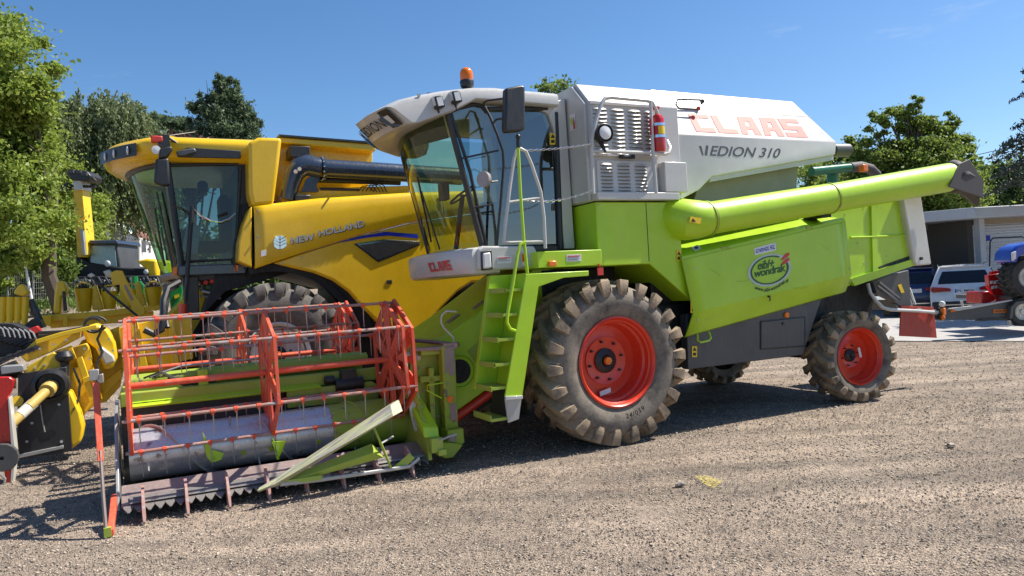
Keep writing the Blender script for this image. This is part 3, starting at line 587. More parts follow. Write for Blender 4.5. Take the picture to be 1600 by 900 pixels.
# operator platform and front cowl
plat = H.part('platform', MB().prism([(-.655, 1.905), (.11, 1.905), (.11, 2.07), (-.655, 2.07)], .05, .20).box((-.27, .4, 1.92), (.76, .5, .03)), LIME, bev=.006)
decal('maker_label', [(885, 398), (908, 397), (908, 408), (885, 409)], .05, WHT, plat)
for y0_, h_, m_, xe in ((399.6, 1.6, REDP, 906), (402.0, .7, GRYP, 903), (404.6, .6, GRYP, 906), (406.2, .5, GRYP, 902)): H.part('label_print', MB().prism([pl(887, y0_, .046), pl(xe, y0_ - .6, .046), pl(xe, y0_ - .6 + h_, .046), pl(887, y0_ + h_, .046)], .044, .046), m_, parent=plat)
H.part('side_marker', MB().box(on(863, 412, .035), (.09, .03, .055)), ORG, bev=.008, parent=plat)
H.part('hanging_tag', MB().tube([on(935, 412, .03), on(937, 417, .03)], .01, 6).box(on(938, 424, .03), (.07, .012, .08)), REDP, parent=plat)
cw = []
def cowl_u(v, z):                                  # curved front cowl seen from above
    s_ = (v - 1.35) / .95; return -1.14 - .26 * math.sqrt(max(0, 1 - min(1, abs(s_)) ** 2.6)) + (z - 1.9) * -.05
vs_ = [.42, .46, .52, .62, .8, 1.0, 1.25, 1.5, 1.75, 2.0, 2.2, 2.28]
rows = []
for z, ins in ((1.875, .05), (1.89, .015), (1.93, 0), (2.10, 0), (2.14, .02), (2.155, .07)):
    r_ = [Vector((-.98, .42 + ins, z))] + [Vector((cowl_u(v, z) + ins, v + (ins if v < 1.3 else -ins) * .4, z)) for v in vs_] + [Vector((-.98, 2.3 - ins, z)), Vector((-.9, 2.3 - ins, z)), Vector((-.9, .42 + ins, z))]
    rows.append(r_)
cowl = H.part('front_cowl', MB().ring(rows), GREYW, ang=40)
cs = MB().prism([(-1.13, 1.915), (-.54, 1.915), (-.49, 1.94), (-.48, 2.10), (-.51, 2.15), (-1.10, 2.165), (-1.16, 2.13), (-1.17, 1.94)], .38, .60)
cowls = H.part('side_cowl', cs, GREYW, bev=.03, seg=4)
def cwp(px, py):                                   # point on the curved cowl front
    best = None
    for v in np.linspace(.4, 2.3, 120):
        u, z = pl(px, py, v); e = abs(cowl_u(v, z) - u)
        if best is None or e < best[0]: best = (e, v, z)
    return (cowl_u(best[1], best[2]) - .008, best[1], best[2])
claas(bil([(674, 425), (708, 422), (669, 411), (703, 406)], cwp), REDP, cowl, .0)
H.part('headlamp', MB().prism(fp([(754, 396), (766, 394), (768, 419), (755, 420)], .37), .355, .40), LENS, bev=.015, parent=cowls)
H.part('headlamp_surround', MB().prism(fp([(751, 393), (768, 391), (770, 421), (752, 423)], .375), .372, .385), BLK, bev=.004, parent=cowls)
H.part('side_lamp', MB().prism(fp([(814, 395), (822, 394), (823, 415), (816, 416)], .37), .36, .385), LENS, bev=.008, parent=cowls); H.part('side_lamp', MB().prism(fp([(815, 396), (819, 396), (820, 409), (816, 409)], .36), .354, .362), AMB, parent=cowls)
decal('maker_label', [(777, 401), (799, 400), (799, 411), (777, 412)], .378, WHT, cowls)
for y0_, h_, m_, xe in ((402.4, 1.6, REDP, 797), (404.9, .7, GRYP, 792), (407.4, .6, GRYP, 797)): H.part('label_print', MB().prism([pl(778, y0_, .374), pl(xe, y0_ - .6, .374), pl(xe, y0_ - .6 + h_, .374), pl(778, y0_ + h_, .374)], .372, .374), m_, parent=cowls)
hs_ = MB()
for k in range(7): hs_.tube([(-1.0 + .05 * k, .55 + .1 * k, 1.9), (-.98 + .06 * k, .5 + .12 * k, 1.78), (-.7 + .05 * k, .6 + .1 * k, 1.72 - .02 * k), (-.4, .9, 1.6)], .012, 6)
H.part('hydraulic_hoses', hs_, BLK, parent=feed)
# cab
VN, VF = .62, 2.22
cabf = MB().prism([(-1.05, 2.10), (.0, 2.10), (.0, 2.17), (-1.05, 2.17)], VN, VF).prism([(-.05, 2.10), (.16, 2.10), (.16, 3.72), (-.05, 3.72)], VN + .03, VF - .03)
cab = H.part('cab', cabf, BLK, bev=.01)
H.part('rear_pillar', MB().prism([(-.13, 3.72), (.10, 3.80), (.12, 2.12), (-.02, 2.12), (-.03, 2.9), (-.06, 3.45), (-.12, 3.62), (-.30, 3.68), (-.30, 3.72)], VN - .03, VN + .12), GREYW, bev=.012, parent=cab)
H.part('rear_pillar', MB().prism([(-.13, 3.72), (.10, 3.80), (.12, 2.12), (-.02, 2.12), (-.03, 2.9)], VF - .12, VF + .03), GREYW, bev=.012, parent=cab)
def wsu(v, t):                                     # windscreen: t=0 bottom, 1 top
    s_ = (v - (VN + VF) / 2) / ((VF - VN) / 2); return (-1.0 - .17 * (1 - s_ * s_)) * (1 - t) + (-1.31 - .26 * (1 - s_ * s_)) * t
def wsz(v, t): return 2.175 * (1 - t) + (3.56 + .02 * (1 - ((v - 1.42) / .8) ** 2)) * t
P = [[(wsu(v, t), v, wsz(v, t)) for v in np.linspace(VN, VF, 17)] for t in np.linspace(0, 1, 9)]
H.part('windscreen', MB().grid(P), GLW, parent=cab)
H.part('side_window', MB().add([(wsu(VN, 0) + .03, VN + .01, 2.18), (-.02, VN + .01, 2.18), (-.06, VN + .01, 3.66), (-1.04, VN + .01, 3.67), (wsu(VN, 1) + .03, VN + .01, 3.55)], [(0, 1, 2, 3, 4)]), GLDR, parent=cab)
H.part('side_window', MB().add([(wsu(VF, 0) + .03, VF, 2.55), (-.02, VF, 2.55), (-.06, VF, 3.62), (-1.04, VF, 3.62), (wsu(VF, 1) + .03, VF, 3.5)], [(0, 1, 2, 3, 4)]), GLS, parent=cab)
def bars(name, L_, r, m=BLK, par=cab, n=8):
    for pts in L_: H.part(name, MB().tube(pts, r, n), m, parent=par)
bars('corner_pillar', [[(wsu(VN, t), VN, wsz(VN, t)) for t in (0, .5, 1)]], .034)
bars('corner_pillar', [[(wsu(VF, t), VF, wsz(VF, t)) for t in (0, .5, 1)]], .03)
bars('corner_pillar', [[on(703, 172, VN - .005), on(735, 270, VN - .01), on(760, 385, VN)]], .018)
bars('window_frame', [[(wsu(v, 1), v, wsz(v, 1) + .01) for v in np.linspace(VN, VF, 11)]], .028)
bars('window_frame', [[on(700, 176, VN), on(718, 168, VN), on(740, 163, VN), on(754, 166, VN), on(762, 176, VN)], [on(762, 170, VN - .02), on(855, 170, VN - .02)]], .022)
bars('window_frame', [[on(868, 176, VN - .01), on(873, 300, VN - .01), on(876, 389, VN - .01)]], .03)
bars('guard_bar', [[on(757, 166, .5), on(766, 183, .48), on(777, 210, .45), on(786, 237, .45), on(787, 260, .45), on(782, 320, .47), on(776, 385, .5)]], .015)
bars('guard_bar', [[on(719, 248, .55), on(779, 235, .46)], [on(741, 324, .57), on(771, 319, .5)]], .010)
# mirror and lamps
mir = H.part('mirror', MB().prism(fp([(788, 139), (812, 134), (818, 136), (818, 203), (812, 206), (788, 208), (786, 200)], -.06), -.10, -.01), BLK, bev=.02, seg=3)
H.part('mirror_arm', MB().tube([on(764, 180, .5), on(757, 166, .5), on(756, 160, .45), on(762, 157, .4), (pl(795, 153, .02)[0], .02, pl(795, 153, .02)[1])], .011, 7).tube([on(770, 193, .5), on(775, 187, .4), on(790, 184, .02)], .011, 7), BLK, parent=mir)
q = on(757, 280, .40); H.part('round_mirror', MB().cyl((q[0] - .02, q[1], q[2]), (q[0] + .02, q[1] + .02, q[2]), .08, n=24), plain('mirror_face', (.34, .29, .28), .25), parent=mir)
H.part('mirror_arm', MB().tube([on(768, 284, .42), on(777, 283, .45)], .01, 6), BLK, parent=mir)
for (x, y, s_) in ((684, 161, 9), (711, 153, 9)):
    q = Vector(on(x, y, .48)); R_ = Matrix.Rotation(rad(-12), 3, 'Y')
    lw = H.part('work_lamp', MB().box(q, (.09, .13, .12), R_), BLK, bev=.012, parent=cab); H.part('lamp_glass', MB().box(q + Vector((-.047, -.0, .01)), (.006, .10, .09), R_), LENS, parent=lw)
    H.part('lamp_glass', MB().box(q + Vector((0, -.067, 0)), (.06, .006, .085), R_), LENS, parent=lw)
    H.part('lamp_stem', MB().tube([q - Vector((0, 0, .05)), q - Vector((-.02, -.04, .11))], .012, 6), BLK, parent=lw)
q = Vector(on(731, 155, .62)); bc = H.part('beacon_stem', MB().cyl(q, q + Vector((0, 0, .10)), .016, n=8).lathe([(.03, 0), (.035, .04), (.068, .07), (.075, .12), (.07, .135)], q + Vector((0, 0, .06)), 'z', 20), BLK, parent=cab)
H.part('beacon_lens', MB().lathe([(.066, .0), (.07, .05), (.066, .095), (.05, .125), (.022, .14), (0, .142)], q + Vector((0, 0, .19)), 'z', 20), AMB, parent=bc)
# roof
top = [(-2.07, 3.58), (-1.93, 3.66), (-1.75, 3.71), (-1.44, 3.775), (-1.1, 3.83), (-.80, 3.85), (-.04, 3.838)]
low = [(-1.90, 3.40), (-1.84, 3.40), (-1.66, 3.45), (-1.33, 3.56), (-1.05, 3.685), (-.75, 3.69), (-.04, 3.675)]
def vfw(v): return .62 * max(0, (v - 1.35) / .9) ** 1.7 + .09 * max(0, (1.35 - v) / .8) ** 2
rows = []
for v, ds, tz in ((.50, .0, -.07), (.515, .0, -.03), (.57, 0, -.005), (.70, 0, .0), (1.0, 0, .01), (1.42, 0, .015), (1.85, 0, .01), (2.15, 0, .0), (2.29, 0, -.005), (2.335, 0, -.03), (2.35, 0, -.07)):
    fwd = vfw(v); ins = .05 if v in (.50, 2.35) else (.02 if v in (.515, 2.335) else 0)
    r_ = [Vector((u + fwd * max(0, min(1, (-u - .9) / .9)) + (ins * 1.2 if i == 0 else 0), v, z + tz * (1 if i else .5))) for i, (u, z) in enumerate(top)]
    r_ += [Vector((u + fwd * max(0, min(1, (-u - .9) / .7)) + (ins * 1.2 if u < -1.7 else 0), v, z + (-tz * .3))) for u, z in low[::-1]]
    rows.append(r_)
roof = H.part('cab_roof', MB().ring(rows), GREYW, ang=30)
H.part('roof_hatch', MB().box((-1.0, 1.5, 3.875), (.7, .9, .03)), BLK, bev=.01, parent=roof)
H.part('roof_plug', MB().cyl(on(654, 149, .52), Vector(on(654, 149, .52)) - Vector((0, .015, 0)), .018, n=12), GALV, parent=roof)
def vis(v, t):                                     # visor front face
    f = vfw(v); a = Vector((-2.07 + f, v, 3.565)); b = Vector((-1.90 + f, v, 3.41)); q = a.lerp(b, t); return q + Vector((-.012, 0, -.008))
vf = MB(); 
for v0_, v1_, ta, tb_ in ((.54, .74, .02, .98), (1.62, 1.95, .05, .98)):
    H.part('visor_trim', MB().grid([[vis(v, t) for v in np.linspace(v0_, v1_, 5)] for t in (ta, .5, tb_)]), BLK, parent=roof)
    H.part('visor_lamp', MB().grid([[vis(v, t) + Vector((-.008, 0, -.004)) for v in np.linspace(v0_ + .06, v1_ - .03, 4)] for t in (ta + .30, tb_ - .22)]), LENS, parent=roof)
q = text_mb('MEDION', 1, 0, .01); q.v = [vis(1.50 - .72 * p.x, .80 - .52 * p.y) + Vector((-.006, 0, -.003)) for p in q.v]; H.part('model_lettering', q, BLKP, parent=roof)
# side wedge of black on the visor
H.part('visor_trim', MB().add([on(592, 178, .492), on(601, 185, .492), on(612, 193, .492), on(628, 194, .492), on(621, 199, .492), on(606, 196, .492), on(594, 188, .492)], [(0, 1, 2, 3, 4, 5, 6)]), BLK, parent=roof)
# interior
ins_ = H.part('seat', MB().box((-.42, 1.35, 2.52), (.50, .5, .14)).box((-.20, 1.35, 2.86), (.12, .46, .62)).box((-.18, 1.35, 3.25), (.09, .28, .16)), CLOTH, bev=.04, parent=cab)
H.part('seat_base', MB().box((-.38, 1.35, 2.32), (.4, .4, .3)), BLK, parent=cab)
H.part('steering_wheel', MB().tube([(-.88 + .17 * math.cos(a) * .8, 1.35 + .19 * math.sin(a), 2.82 + .10 * math.cos(a)) for a in np.linspace(0, 2 * PI, 20, endpoint=False)], .013, 6, True).cyl((-.88, 1.35, 2.82), (-1.0, 1.35, 2.2), .03, n=8), BLK, parent=cab)
H.part('console', MB().box((-.55, 1.02, 2.55), (.5, .14, .28)).box((-.85, 2.0, 2.95), (.10, .16, .22)), BLK, bev=.02, parent=cab)
H.part('wiper', MB().tube([(wsu(1.35, .02) - .02, 1.35, 2.2), (wsu(1.3, .5) - .03, 1.30, 2.85)], .010, 6).tube([(wsu(1.5, .1) - .03, 1.5, 2.3), (wsu(1.25, .62) - .04, 1.25, 3.0)], .012, 6), BLK, parent=cab)
H.part('sun_blind', MB().grid([[(wsu(v, t) + .05, v, wsz(v, t)) for v in (VN + .1, 1.3, 1.5, VF - .1)] for t in (.83, .99)]), plain('blind', (.05, .06, .035), .8), parent=cab)
# walkway railing, lamp, extinguisher
guard = tb('guard_rail', [(927, 303, .08), (924, 235, .08), (925, 215, .08), (932, 185, .08), (940, 162, .08), (945, 154, .08), (955, 152, .08), (1010, 157, .08), (1019, 160, .08), (1025, 172, .08), (1029, 185, .12)], .021, GREYW, None)
tb('guard_rail', [(1016, 158, .07), (1020, 235, .07), (1025, 302, .07)], .020, GREYW, guard); tb('guard_rail', [(925, 236, .08), (1020, 239, .08), (1038, 241, .08), (1045, 239, .08), (1047, 231, .10), (1042, 220, .2)], .020, GREYW, guard)
q = Vector(on(946, 207, .02)); rl = H.part('round_lamp', MB().lathe([(.03, .16), (.075, .13), (.098, .06), (.10, .0), (.092, -.006)], q, 'v', 24), BLK, parent=guard); H.part('lamp_glass', MB().lathe([(0, -.012), (.05, -.008), (.074, 0)], q, 'v', 24), LENS, parent=rl)
H.part('lamp_stem', MB().tube([q + Vector((-.02, .08, -.07)), on(946, 238, .06)], [.03, .014], 8), BLK, parent=rl)
q = Vector(on(1028, 205, .10)); ex = H.part('fire_extinguisher', MB().lathe([(0, -.23), (.068, -.23), (.076, -.20), (.076, .12), (.055, .17), (.02, .19), (.02, .22), (0, .22)], q, 'z', 22), FIRE, parent=guard)
H.part('extinguisher_bracket', MB().cyl(q + Vector((0, 0, .05)), q + Vector((0, 0, .08)), .080, n=22).cyl(q - Vector((0, 0, .08)), q - Vector((0, 0, .05)), .080, n=22).box(q + Vector((.08, -.02, -.02)), (.012, .02, .34)), CHROME, parent=guard)
H.part('extinguisher_label', MB().grid([[q + Vector((.079 * math.sin(a), -.079 * math.cos(a), z)) for a in np.linspace(-.6, .6, 6)] for z in (-.045, .045)]), YLB, parent=guard)
H.part('extinguisher_hose', MB().tube([q + Vector((0, 0, .25)), q + Vector((-.08, -.02, .24)), q + Vector((-.12, -.03, .1)), q + Vector((-.11, -.03, -.12))], .016, 8).box(q + Vector((-.02, -.0, .26)), (.1, .03, .03)), FIRE, parent=guard)
H.part('sticker', MB().add([(.124, .555, 3.60), (.124, .44, 3.60), (.124, .44, 3.42), (.124, .555, 3.42)], [(0, 1, 2, 3)]), WHT, parent=house); H.part('sticker', MB().add([(.121, .54, 3.55), (.121, .50, 3.57), (.121, .49, 3.49), (.121, .53, 3.47)], [(0, 1, 2, 3)]), LIME, parent=house); H.part('sticker', MB().add([(.121, .475, 3.56), (.121, .45, 3.50), (.121, .45, 3.43), (.121, .49, 3.43)], [(0, 1, 2, 3)]), REDP, parent=house)
# ============================================================ FOLDED CUTTING HEADER
G = Thing('folding_header', 'folded grain header with faded red reels, steel auger and lime frame', 'combine header', mw((-3.1, 1.6, 0)), TH)
UL, UM, UR = -4.37, -3.19, -2.0
ANG = [84, 144, 204, 264, 324, 24]
def reel_v(v0, sgn, near):
    zc = lambda u: 1.05 + (u - UL) * .008
    Rr = .575
    ax_t = G.part('reel', MB().tube([(UL - .02, v0, zc(UL)), (UR + .06, v0, zc(UR))], .029, 14), REEL, label='near red reel with spring tines' if near else 'far red reel with spring tines')
    def plate(u, name='reel_plate', r=Rr, rot=0, th=.008, holes=True):
        mb = MB(); cpt = (v0, zc(u)); c_ = lambda rr_, a: (v0 + rr_ * math.cos(rad(a + rot)) * sgn, zc(u) + rr_ * math.sin(rad(a + rot)))
        for k in range(6):
            a = 24 + 60 * k
            o0, o1 = c_(r + .02, a), c_(r + .02, a + 60); i0, i1 = c_(r - .055, a), c_(r - .055, a + 60)
            mb.prism([o0, o1, i1, i0], u - th, u + th, 'u')
            mb.prism([c_(r + .024, a), c_(r + .024, a + 60), c_(r + .010, a + 60), c_(r + .010, a)], u - .014, u + .014, 'u')
            s1, s2, s3, s4 = c_(.075, a - 40), c_(.075, a + 40), c_(r - .075, a + 10), c_(r - .075, a - 10)
            mb.prism([s1, s2, s3, s4], u - th * .9, u + th * .9, 'u')
            mb.tube([(u, *c_(.06, a)), (u, *c_(r - .03, a))], .014, 6)
            if k % 2 == 0: mb.prism([c_(r - .08, a + 24), c_(r - .08, a + 36), c_(r * .45, a + 33), c_(r * .45, a + 27)], u - th * .8, u + th * .8, 'u'); mb.prism([c_(r * .48, a + 8), c_(r * .48, a + 52), c_(r * .42, a + 52), c_(r * .42, a + 8)], u - th * .7, u + th * .7, 'u')
        mb.lathe([(.03, -.02), (.10, -.018), (.11, 0), (.10, .018), (.03, .02)], (u, v0, zc(u)), 'u', 20)
        return G.part(name, mb, REEL, parent=ax_t, ang=25)
    plate(UL); plate(UM); plate(UR); plate(UR + .085, rot=4, r=Rr * 1.02)
    src = col = tin = None
    for k, a in enumerate(ANG):
        y, z = v0 + Rr * math.cos(rad(a)) * sgn, Rr * math.sin(rad(a))
        G.part('tine_tube', MB().tube([(UL - .05, y, zc(UL) + z), (UR + .10, y, zc(UR) + z)], .0145, 8), TUBE, parent=ax_t)
        for i in range(13):
            u = UL + .07 + .188 * i
            if u > UR: break
            d = (u, y, zc(u) + z)
            if col is None:
                q0 = d; col = G.part('tine_holder', MB().cyl((u - .017, y, zc(u) + z), (u + .017, y, zc(u) + z), .0195, n=8).box((u, y, zc(u) + z - .024), (.02, .018, .02)), REEL, parent=ax_t)
                tin = G.part('tine', MB().tube([(u + .004, y, zc(u) + z - .02), (u + .003, y + .006, zc(u) + z - .14), (u + .010, y + .03, zc(u) + z - .23)], [.005, .0048, .0035], 4), GALV, parent=ax_t)
            else:
                dd = tuple(d[j] - q0[j] for j in range(3)); G.rep(col, [dd]); G.rep(tin, [(dd[0], dd[1] + random.uniform(-.004, .004), dd[2])])
    return ax_t, zc
BOARD, n, l, b = nt('streaked_board'); t_ = n.new('ShaderNodeTexCoord'); m_ = n.new('ShaderNodeMapping'); m_.vector_type = 'TEXTURE'; m_.inputs['Rotation'].default_value = (0, rad(-29), 0); m_.inputs['Scale'].default_value = (1.2, .06, .06)
q = n.new('ShaderNodeTexNoise'); q.inputs['Scale'].default_value = 2.2; q.inputs['Detail'].default_value = 7; q.inputs['Roughness'].default_value = .7; l.new(t_.outputs['Object'], m_.inputs[0]); l.new(m_.outputs[0], q.inputs['Vector'])
r_ = ramp(n, l, q.outputs[0], .36, .64, (.16, .14, .125, 1), (.50, .50, .40, 1)); r_.color_ramp.elements.new(.47).color = (.36, .33, .31, 1); r_.color_ramp.elements.new(.54).color = (.40, .42, .16, 1); l.new(r_.outputs[0], b.inputs['Base Color']); b.inputs['Roughness'].default_value = .55
reelN, zc = reel_v(.85, 1, True)
reelF, _ = reel_v(2.85, 1, False)
def hfloor(v0, s, near):
    P = lambda v, z: (v0 + s * v, z)
    u0, u1 = -4.46, -1.78
    # back wall, top beam, trough and floor in profile, extruded along the header
    trough = [P(.42, .12), P(.75, .13), P(.95, .10), P(1.15, .09), P(1.35, .13), P(1.48, .28), P(1.52, .55), P(1.52, .86), P(1.55, .86), P(1.55, .50), P(1.50, .24), P(1.36, .10), P(1.15, .06), P(.9, .07), P(.42, .09)]
    tro = G.part('trough', MB().prism(trough, u0, u1, 'u'), SOIL if near else LIME, ang=40)
    G.part('top_beam', MB().prism([P(1.47, .80), P(1.60, .80), P(1.60, .93), P(1.47, .93)], u0, -1.95, 'u'), LIMED, parent=tro, bev=.01)
    G.part('beam_ledge', MB().prism([P(1.36, .79), P(1.48, .83), P(1.48, .845), P(1.35, .81)], u0 + .1, -2.6, 'u'), LIME, parent=tro, bev=.004)
    G.part('torque_tube', MB().tube([(u0 + .08, P(1.75, 0)[0], 1.0), (-2.0, P(1.75, 0)[0], 1.03)], .06, 16), LIMEW, parent=tro)
    return tro
tro = hfloor(0, 1, True); trf = hfloor(3.75, -1, False)
# auger
ac = (1.13, .40); dr = .235; fr = .262
drum = G.part('auger', MB().tube([(-4.40, *ac), (-2.60, *ac)], dr, 30), STEEL, parent=None)
G.part('drum_cover', MB().tube([(-2.60, *ac), (-1.82, *ac)], dr + .006, 30), LIMEW, parent=drum)
def flight(ua, ub, turns, ph, m, hand=1):
    N_ = int(26 * abs(turns)); P = []
    for i in range(N_ + 1):
        t = i / N_; a = ph + hand * 2 * PI * turns * t; u = ua + (ub - ua) * t
        P.append([(u, ac[0] + r * math.cos(a), ac[1] + r * math.sin(a)) for r in (dr - .01, fr)])
    o = G.part('auger_flight', MB().grid(P), m, parent=drum, ang=60); s_ = o.modifiers.new('t', 'SOLIDIFY'); s_.thickness = .006
flight(-4.38, -3.30, 1.0, .6, GALV); flight(-3.28, -2.62, .8, 2.2, GALV); flight(-2.45, -1.85, .9, 1.0, LIMEW)
fing = None
for i in range(9):
    a = rad(200 + 95 * i); u = -4.25 + .235 * i
    p0 = (u, ac[0] + dr * math.cos(a), ac[1] + dr * math.sin(a)); p1 = (u, ac[0] + (dr + .09) * math.cos(a), ac[1] + (dr + .09) * math.sin(a)); G.part('auger_finger', MB().cyl(p0, p1, .009, n=6), GALV, parent=drum)
for L_ in ([(316, 674), (324, 690), (337, 717), (331, 723), (322, 712)], [(331, 702), (350, 708), (345, 718), (333, 722)], [(424, 690), (446, 688), (440, 706), (434, 717)], [(425, 684), (429, 690), (436, 717), (432, 718)]):
    G.part('flight_blade', MB().prism([pl(x, y, .86) for x, y in L_], .84, .87), LIME, parent=drum, bev=.003)
for u in (-3.45, -3.2, -2.75): G.part('bolt_cap', MB().cyl((u, ac[0] - dr * .93, ac[1] - .07), (u, ac[0] - dr * 1.02, ac[1] - .08), .022, n=10), LIMEW, parent=drum)
# dark opening and motor behind at right
G.part('drive_motor', MB().cyl((-2.45, 1.40, .80), (-2.15, 1.40, .80), .07, n=14).box((-2.3, 1.42, .90), (.16, .12, .10)).cyl((-2.55, 1.42, .86), (-2.45, 1.42, .86), .045, n=12), BLK, parent=tro, bev=.006)
G.part('gear_guard', MB().prism([(-2.95, .80), (-2.3, .72), (-1.9, .78), (-1.9, 1.0), (-2.62, 1.04), (-2.72, .99), (-2.86, .88)], 1.30, 1.34), LIME, parent=tro, bev=.005) if False else None
# cutter bar, knife and fingers
cb = G.part('cutter_bar', MB().prism([(.40, .115), (.42, .14), (.66, .235), (.67, .225), (.50, .13), (.50, .10)], -4.46, -1.80, 'u'), RUSTY, ang=25)
G.part('wear_strip', MB().prism([(.385, .135), (.395, .15), (.47, .178), (.475, .165)], -4.40, -1.85, 'u'), KNIF, parent=cb)
ks = None
for i in range(34):
    u = -4.41 + .0775 * i
    if ks is None: ks = G.part('knife_section', MB().prism([(u - .038, .42), (u + .038, .42), (u + .037, .365), (u + .007, .298), (u - .007, .298), (u - .037, .365)], .122, .130, 'z').xf(lambda p: Vector((p.x, p.y, p.z - (.42 - p.y) * .35))), KNIF, parent=cb); ku = u
    else: G.rep(ks, [(u - ku, 0, 0)])
lf = None
for i in range(9):
    u = -4.30 + .325 * i
    if u > -1.9: break
    if lf is None:
        mb = MB().ring([[Vector((u - w_, v, z)) for (v, z, w_) in r] + [Vector((u + w_, v, z)) for (v, z, w_) in r[::-1]] for r in (((.46, .10, .012), (.44, .26, .012)), ((.36, .07, .014), (.33, .22, .010)), ((.27, .03, .016), (.24, .10, .012)), ((.20, .0, .008), (.195, .02, .006)))])
        lf = G.part('crop_lifter', mb, TUBE, parent=cb); G.part('lifter_clip', MB().box((u, .43, .13), (.035, .05, .05)), RED, parent=cb); lc = S.collection.objects[-1]; lu = u
    else: G.rep(lf, [(u - lu, random.uniform(-.01, .01), 0)]); G.rep(lc, [(u - lu, 0, 0)])
# left end panel and divider
G.part('end_panel', MB().prism([(.45, .08), (.60, .30), (1.05, .78), (1.52, .90), (1.58, .85), (1.58, .1), (1.2, .05)], -4.50, -4.475, 'u'), GALV, bev=.004)
dv = G.part('crop_divider', MB().tube([(-4.56, .03, .02), (-4.57, .10, .30), (-4.58, .25, .62)], .028, 8, sx=.5), RUSTY, label='narrow red and steel divider at the outer end')
G.part('divider_upright', MB().ring([[Vector((-4.58 + a, .22 + b, .55)) for a, b in ((-.02, -.03), (.02, -.03), (.02, .03), (-.02, .03))], [Vector((-4.60 + a, .55 + b, 1.14)) for a, b in ((-.025, -.04), (.025, -.04), (.025, .04), (-.025, .04))]]), REEL, parent=dv, bev=.004)
G.part('divider_cap', MB().box((-4.61, .58, 1.20), (.07, .07, .09)), GALV, parent=dv, bev=.005)
G.part('divider_shoe', MB().ring([[Vector((-4.53 + a, .02, .0 + b)) for a, b in ((-.022, 0), (.022, 0), (.022, .05), (-.022, .05))], [Vector((-4.51 + a, .42, .14 + b)) for a, b in ((-.022, 0), (.022, 0), (.022, .09), (-.022, .09))]]), REEL, parent=dv, bev=.004)
G.part('divider_foot', MB().box((-4.55, .02, .035), (.05, .04, .07)), LIMED, parent=dv)
if 0: G.part('side_arm', MB().prism([(.50, .10), (.62, .10), (1.55, .92), (1.5, 1.0)], -4.55, -4.525, 'u') if False else MB().prism([(.5, .52), (.58, .50), (1.52, .96), (1.5, 1.04)], -4.545, -4.525, 'u'), LIMED, parent=dv)
# right end wall with bright top edge
ew = G.part('end_panel', MB().prism([(.33, .10), (.38, .42), (.62, .62), (.95, .78), (1.5, .86), (1.5, .08)], -1.83, -1.79, 'u'), LIMED, bev=.004)
G.part('end_hood', MB().ring([[Vector(q) for q in ((-1.86, .36, .42), (-1.70, .36, .40), (-1.70, .34, .30), (-1.86, .34, .32))], [Vector(q) for q in ((-1.88, .95, .80), (-1.72, .95, .78), (-1.72, .97, .70), (-1.88, .97, .72))]]), LIME, parent=ew, bev=.012)
G.part('end_bracket', MB().box((-1.76, .30, .25), (.12, .10, .14)).box((-1.72, .27, .18), (.08, .10, .06)), LIMED, parent=ew, bev=.008)
G.part('clamp_handle', MB().tube([(-1.74, .22, .30), (-1.66, .20, .33), (-1.58, .20, .34)], .010, 6), GALV, parent=ew)
G.part('chain_guard', MB().prism([pl(x, y, .62) for x, y in [(636, 585), (645, 585), (672, 668), (664, 674), (648, 674), (640, 640)]], .62, .64), GREYW, parent=ew, bev=.01)
G.part('prop_arm', MB().tube([on(642, 588, .6), on(650, 622, .6), on(658, 634, .6)], .030, 4), LIMED, parent=ew)
# large divider board at the right
tip = Vector(on(402, 767, .10)); e0 = Vector(on(627, 628, .16)); e1 = Vector(on(609, 640, .02))
bd = G.part('divider_board', MB().ring([[tip, tip + Vector((.02, .02, .02)), tip + Vector((.03, .03, .0)), tip + Vector((.02, 0, -.01))], [Vector(on(430, 756, .08)), Vector(on(433, 745, .14)), Vector(on(441, 744, .20)), Vector(on(437, 758, .12))],
    [Vector(on(603, 656, .05)), Vector(on(600, 640, .10)), Vector(on(614, 628, .22)), Vector(on(620, 648, .10))], [Vector(on(614, 650, .05)), Vector(on(610, 633, .10)), Vector(on(623, 624, .22)), Vector(on(629, 642, .10))]]), BOARD, ang=15)
G.part('divider_beam', MB().ring([[Vector(on(x, y, v)) for x, y, v in ((436, 758, .12), (436, 749, .2), (452, 748, .24), (452, 757, .14))], [Vector(on(x, y, v)) for x, y, v in ((585, 707, .18), (580, 693, .24), (590, 700, .30), (600, 715, .22))]]), LIMED, parent=bd, bev=.004)
G.part('divider_rail', MB().tube([on(438, 757, .12), on(500, 750, .14), on(588, 737, .18), (pl(640, 729, .24)[0], .24, pl(640, 729, .24)[1]), on(655, 716, .28)], .018, 8, sx=.6), GALV, parent=bd)
G.part('divider_plate', MB().prism([pl(x, y, .13) for x, y in [(436, 752), (502, 742), (503, 749), (438, 759)]], .12, .14), LIMED, parent=bd)
G.part('strut', MB().tube([on(583, 665, .14), on(596, 695, .16), on(611, 731, .2)], .012, 6), LIMED, parent=bd); G.part('strut', MB().tube([on(594, 694, .16), on(614, 682, .3)], .010, 6), GALV, parent=bd)
G.part('divider_arm', MB().ring([[Vector(on(x, y, .24)) for x, y in ((612, 732), (640, 708), (648, 716), (630, 733))], [Vector(on(x, y, .30)) for x, y in ((612, 732), (640, 708), (648, 716), (630, 733))]]), LIMED, parent=bd)
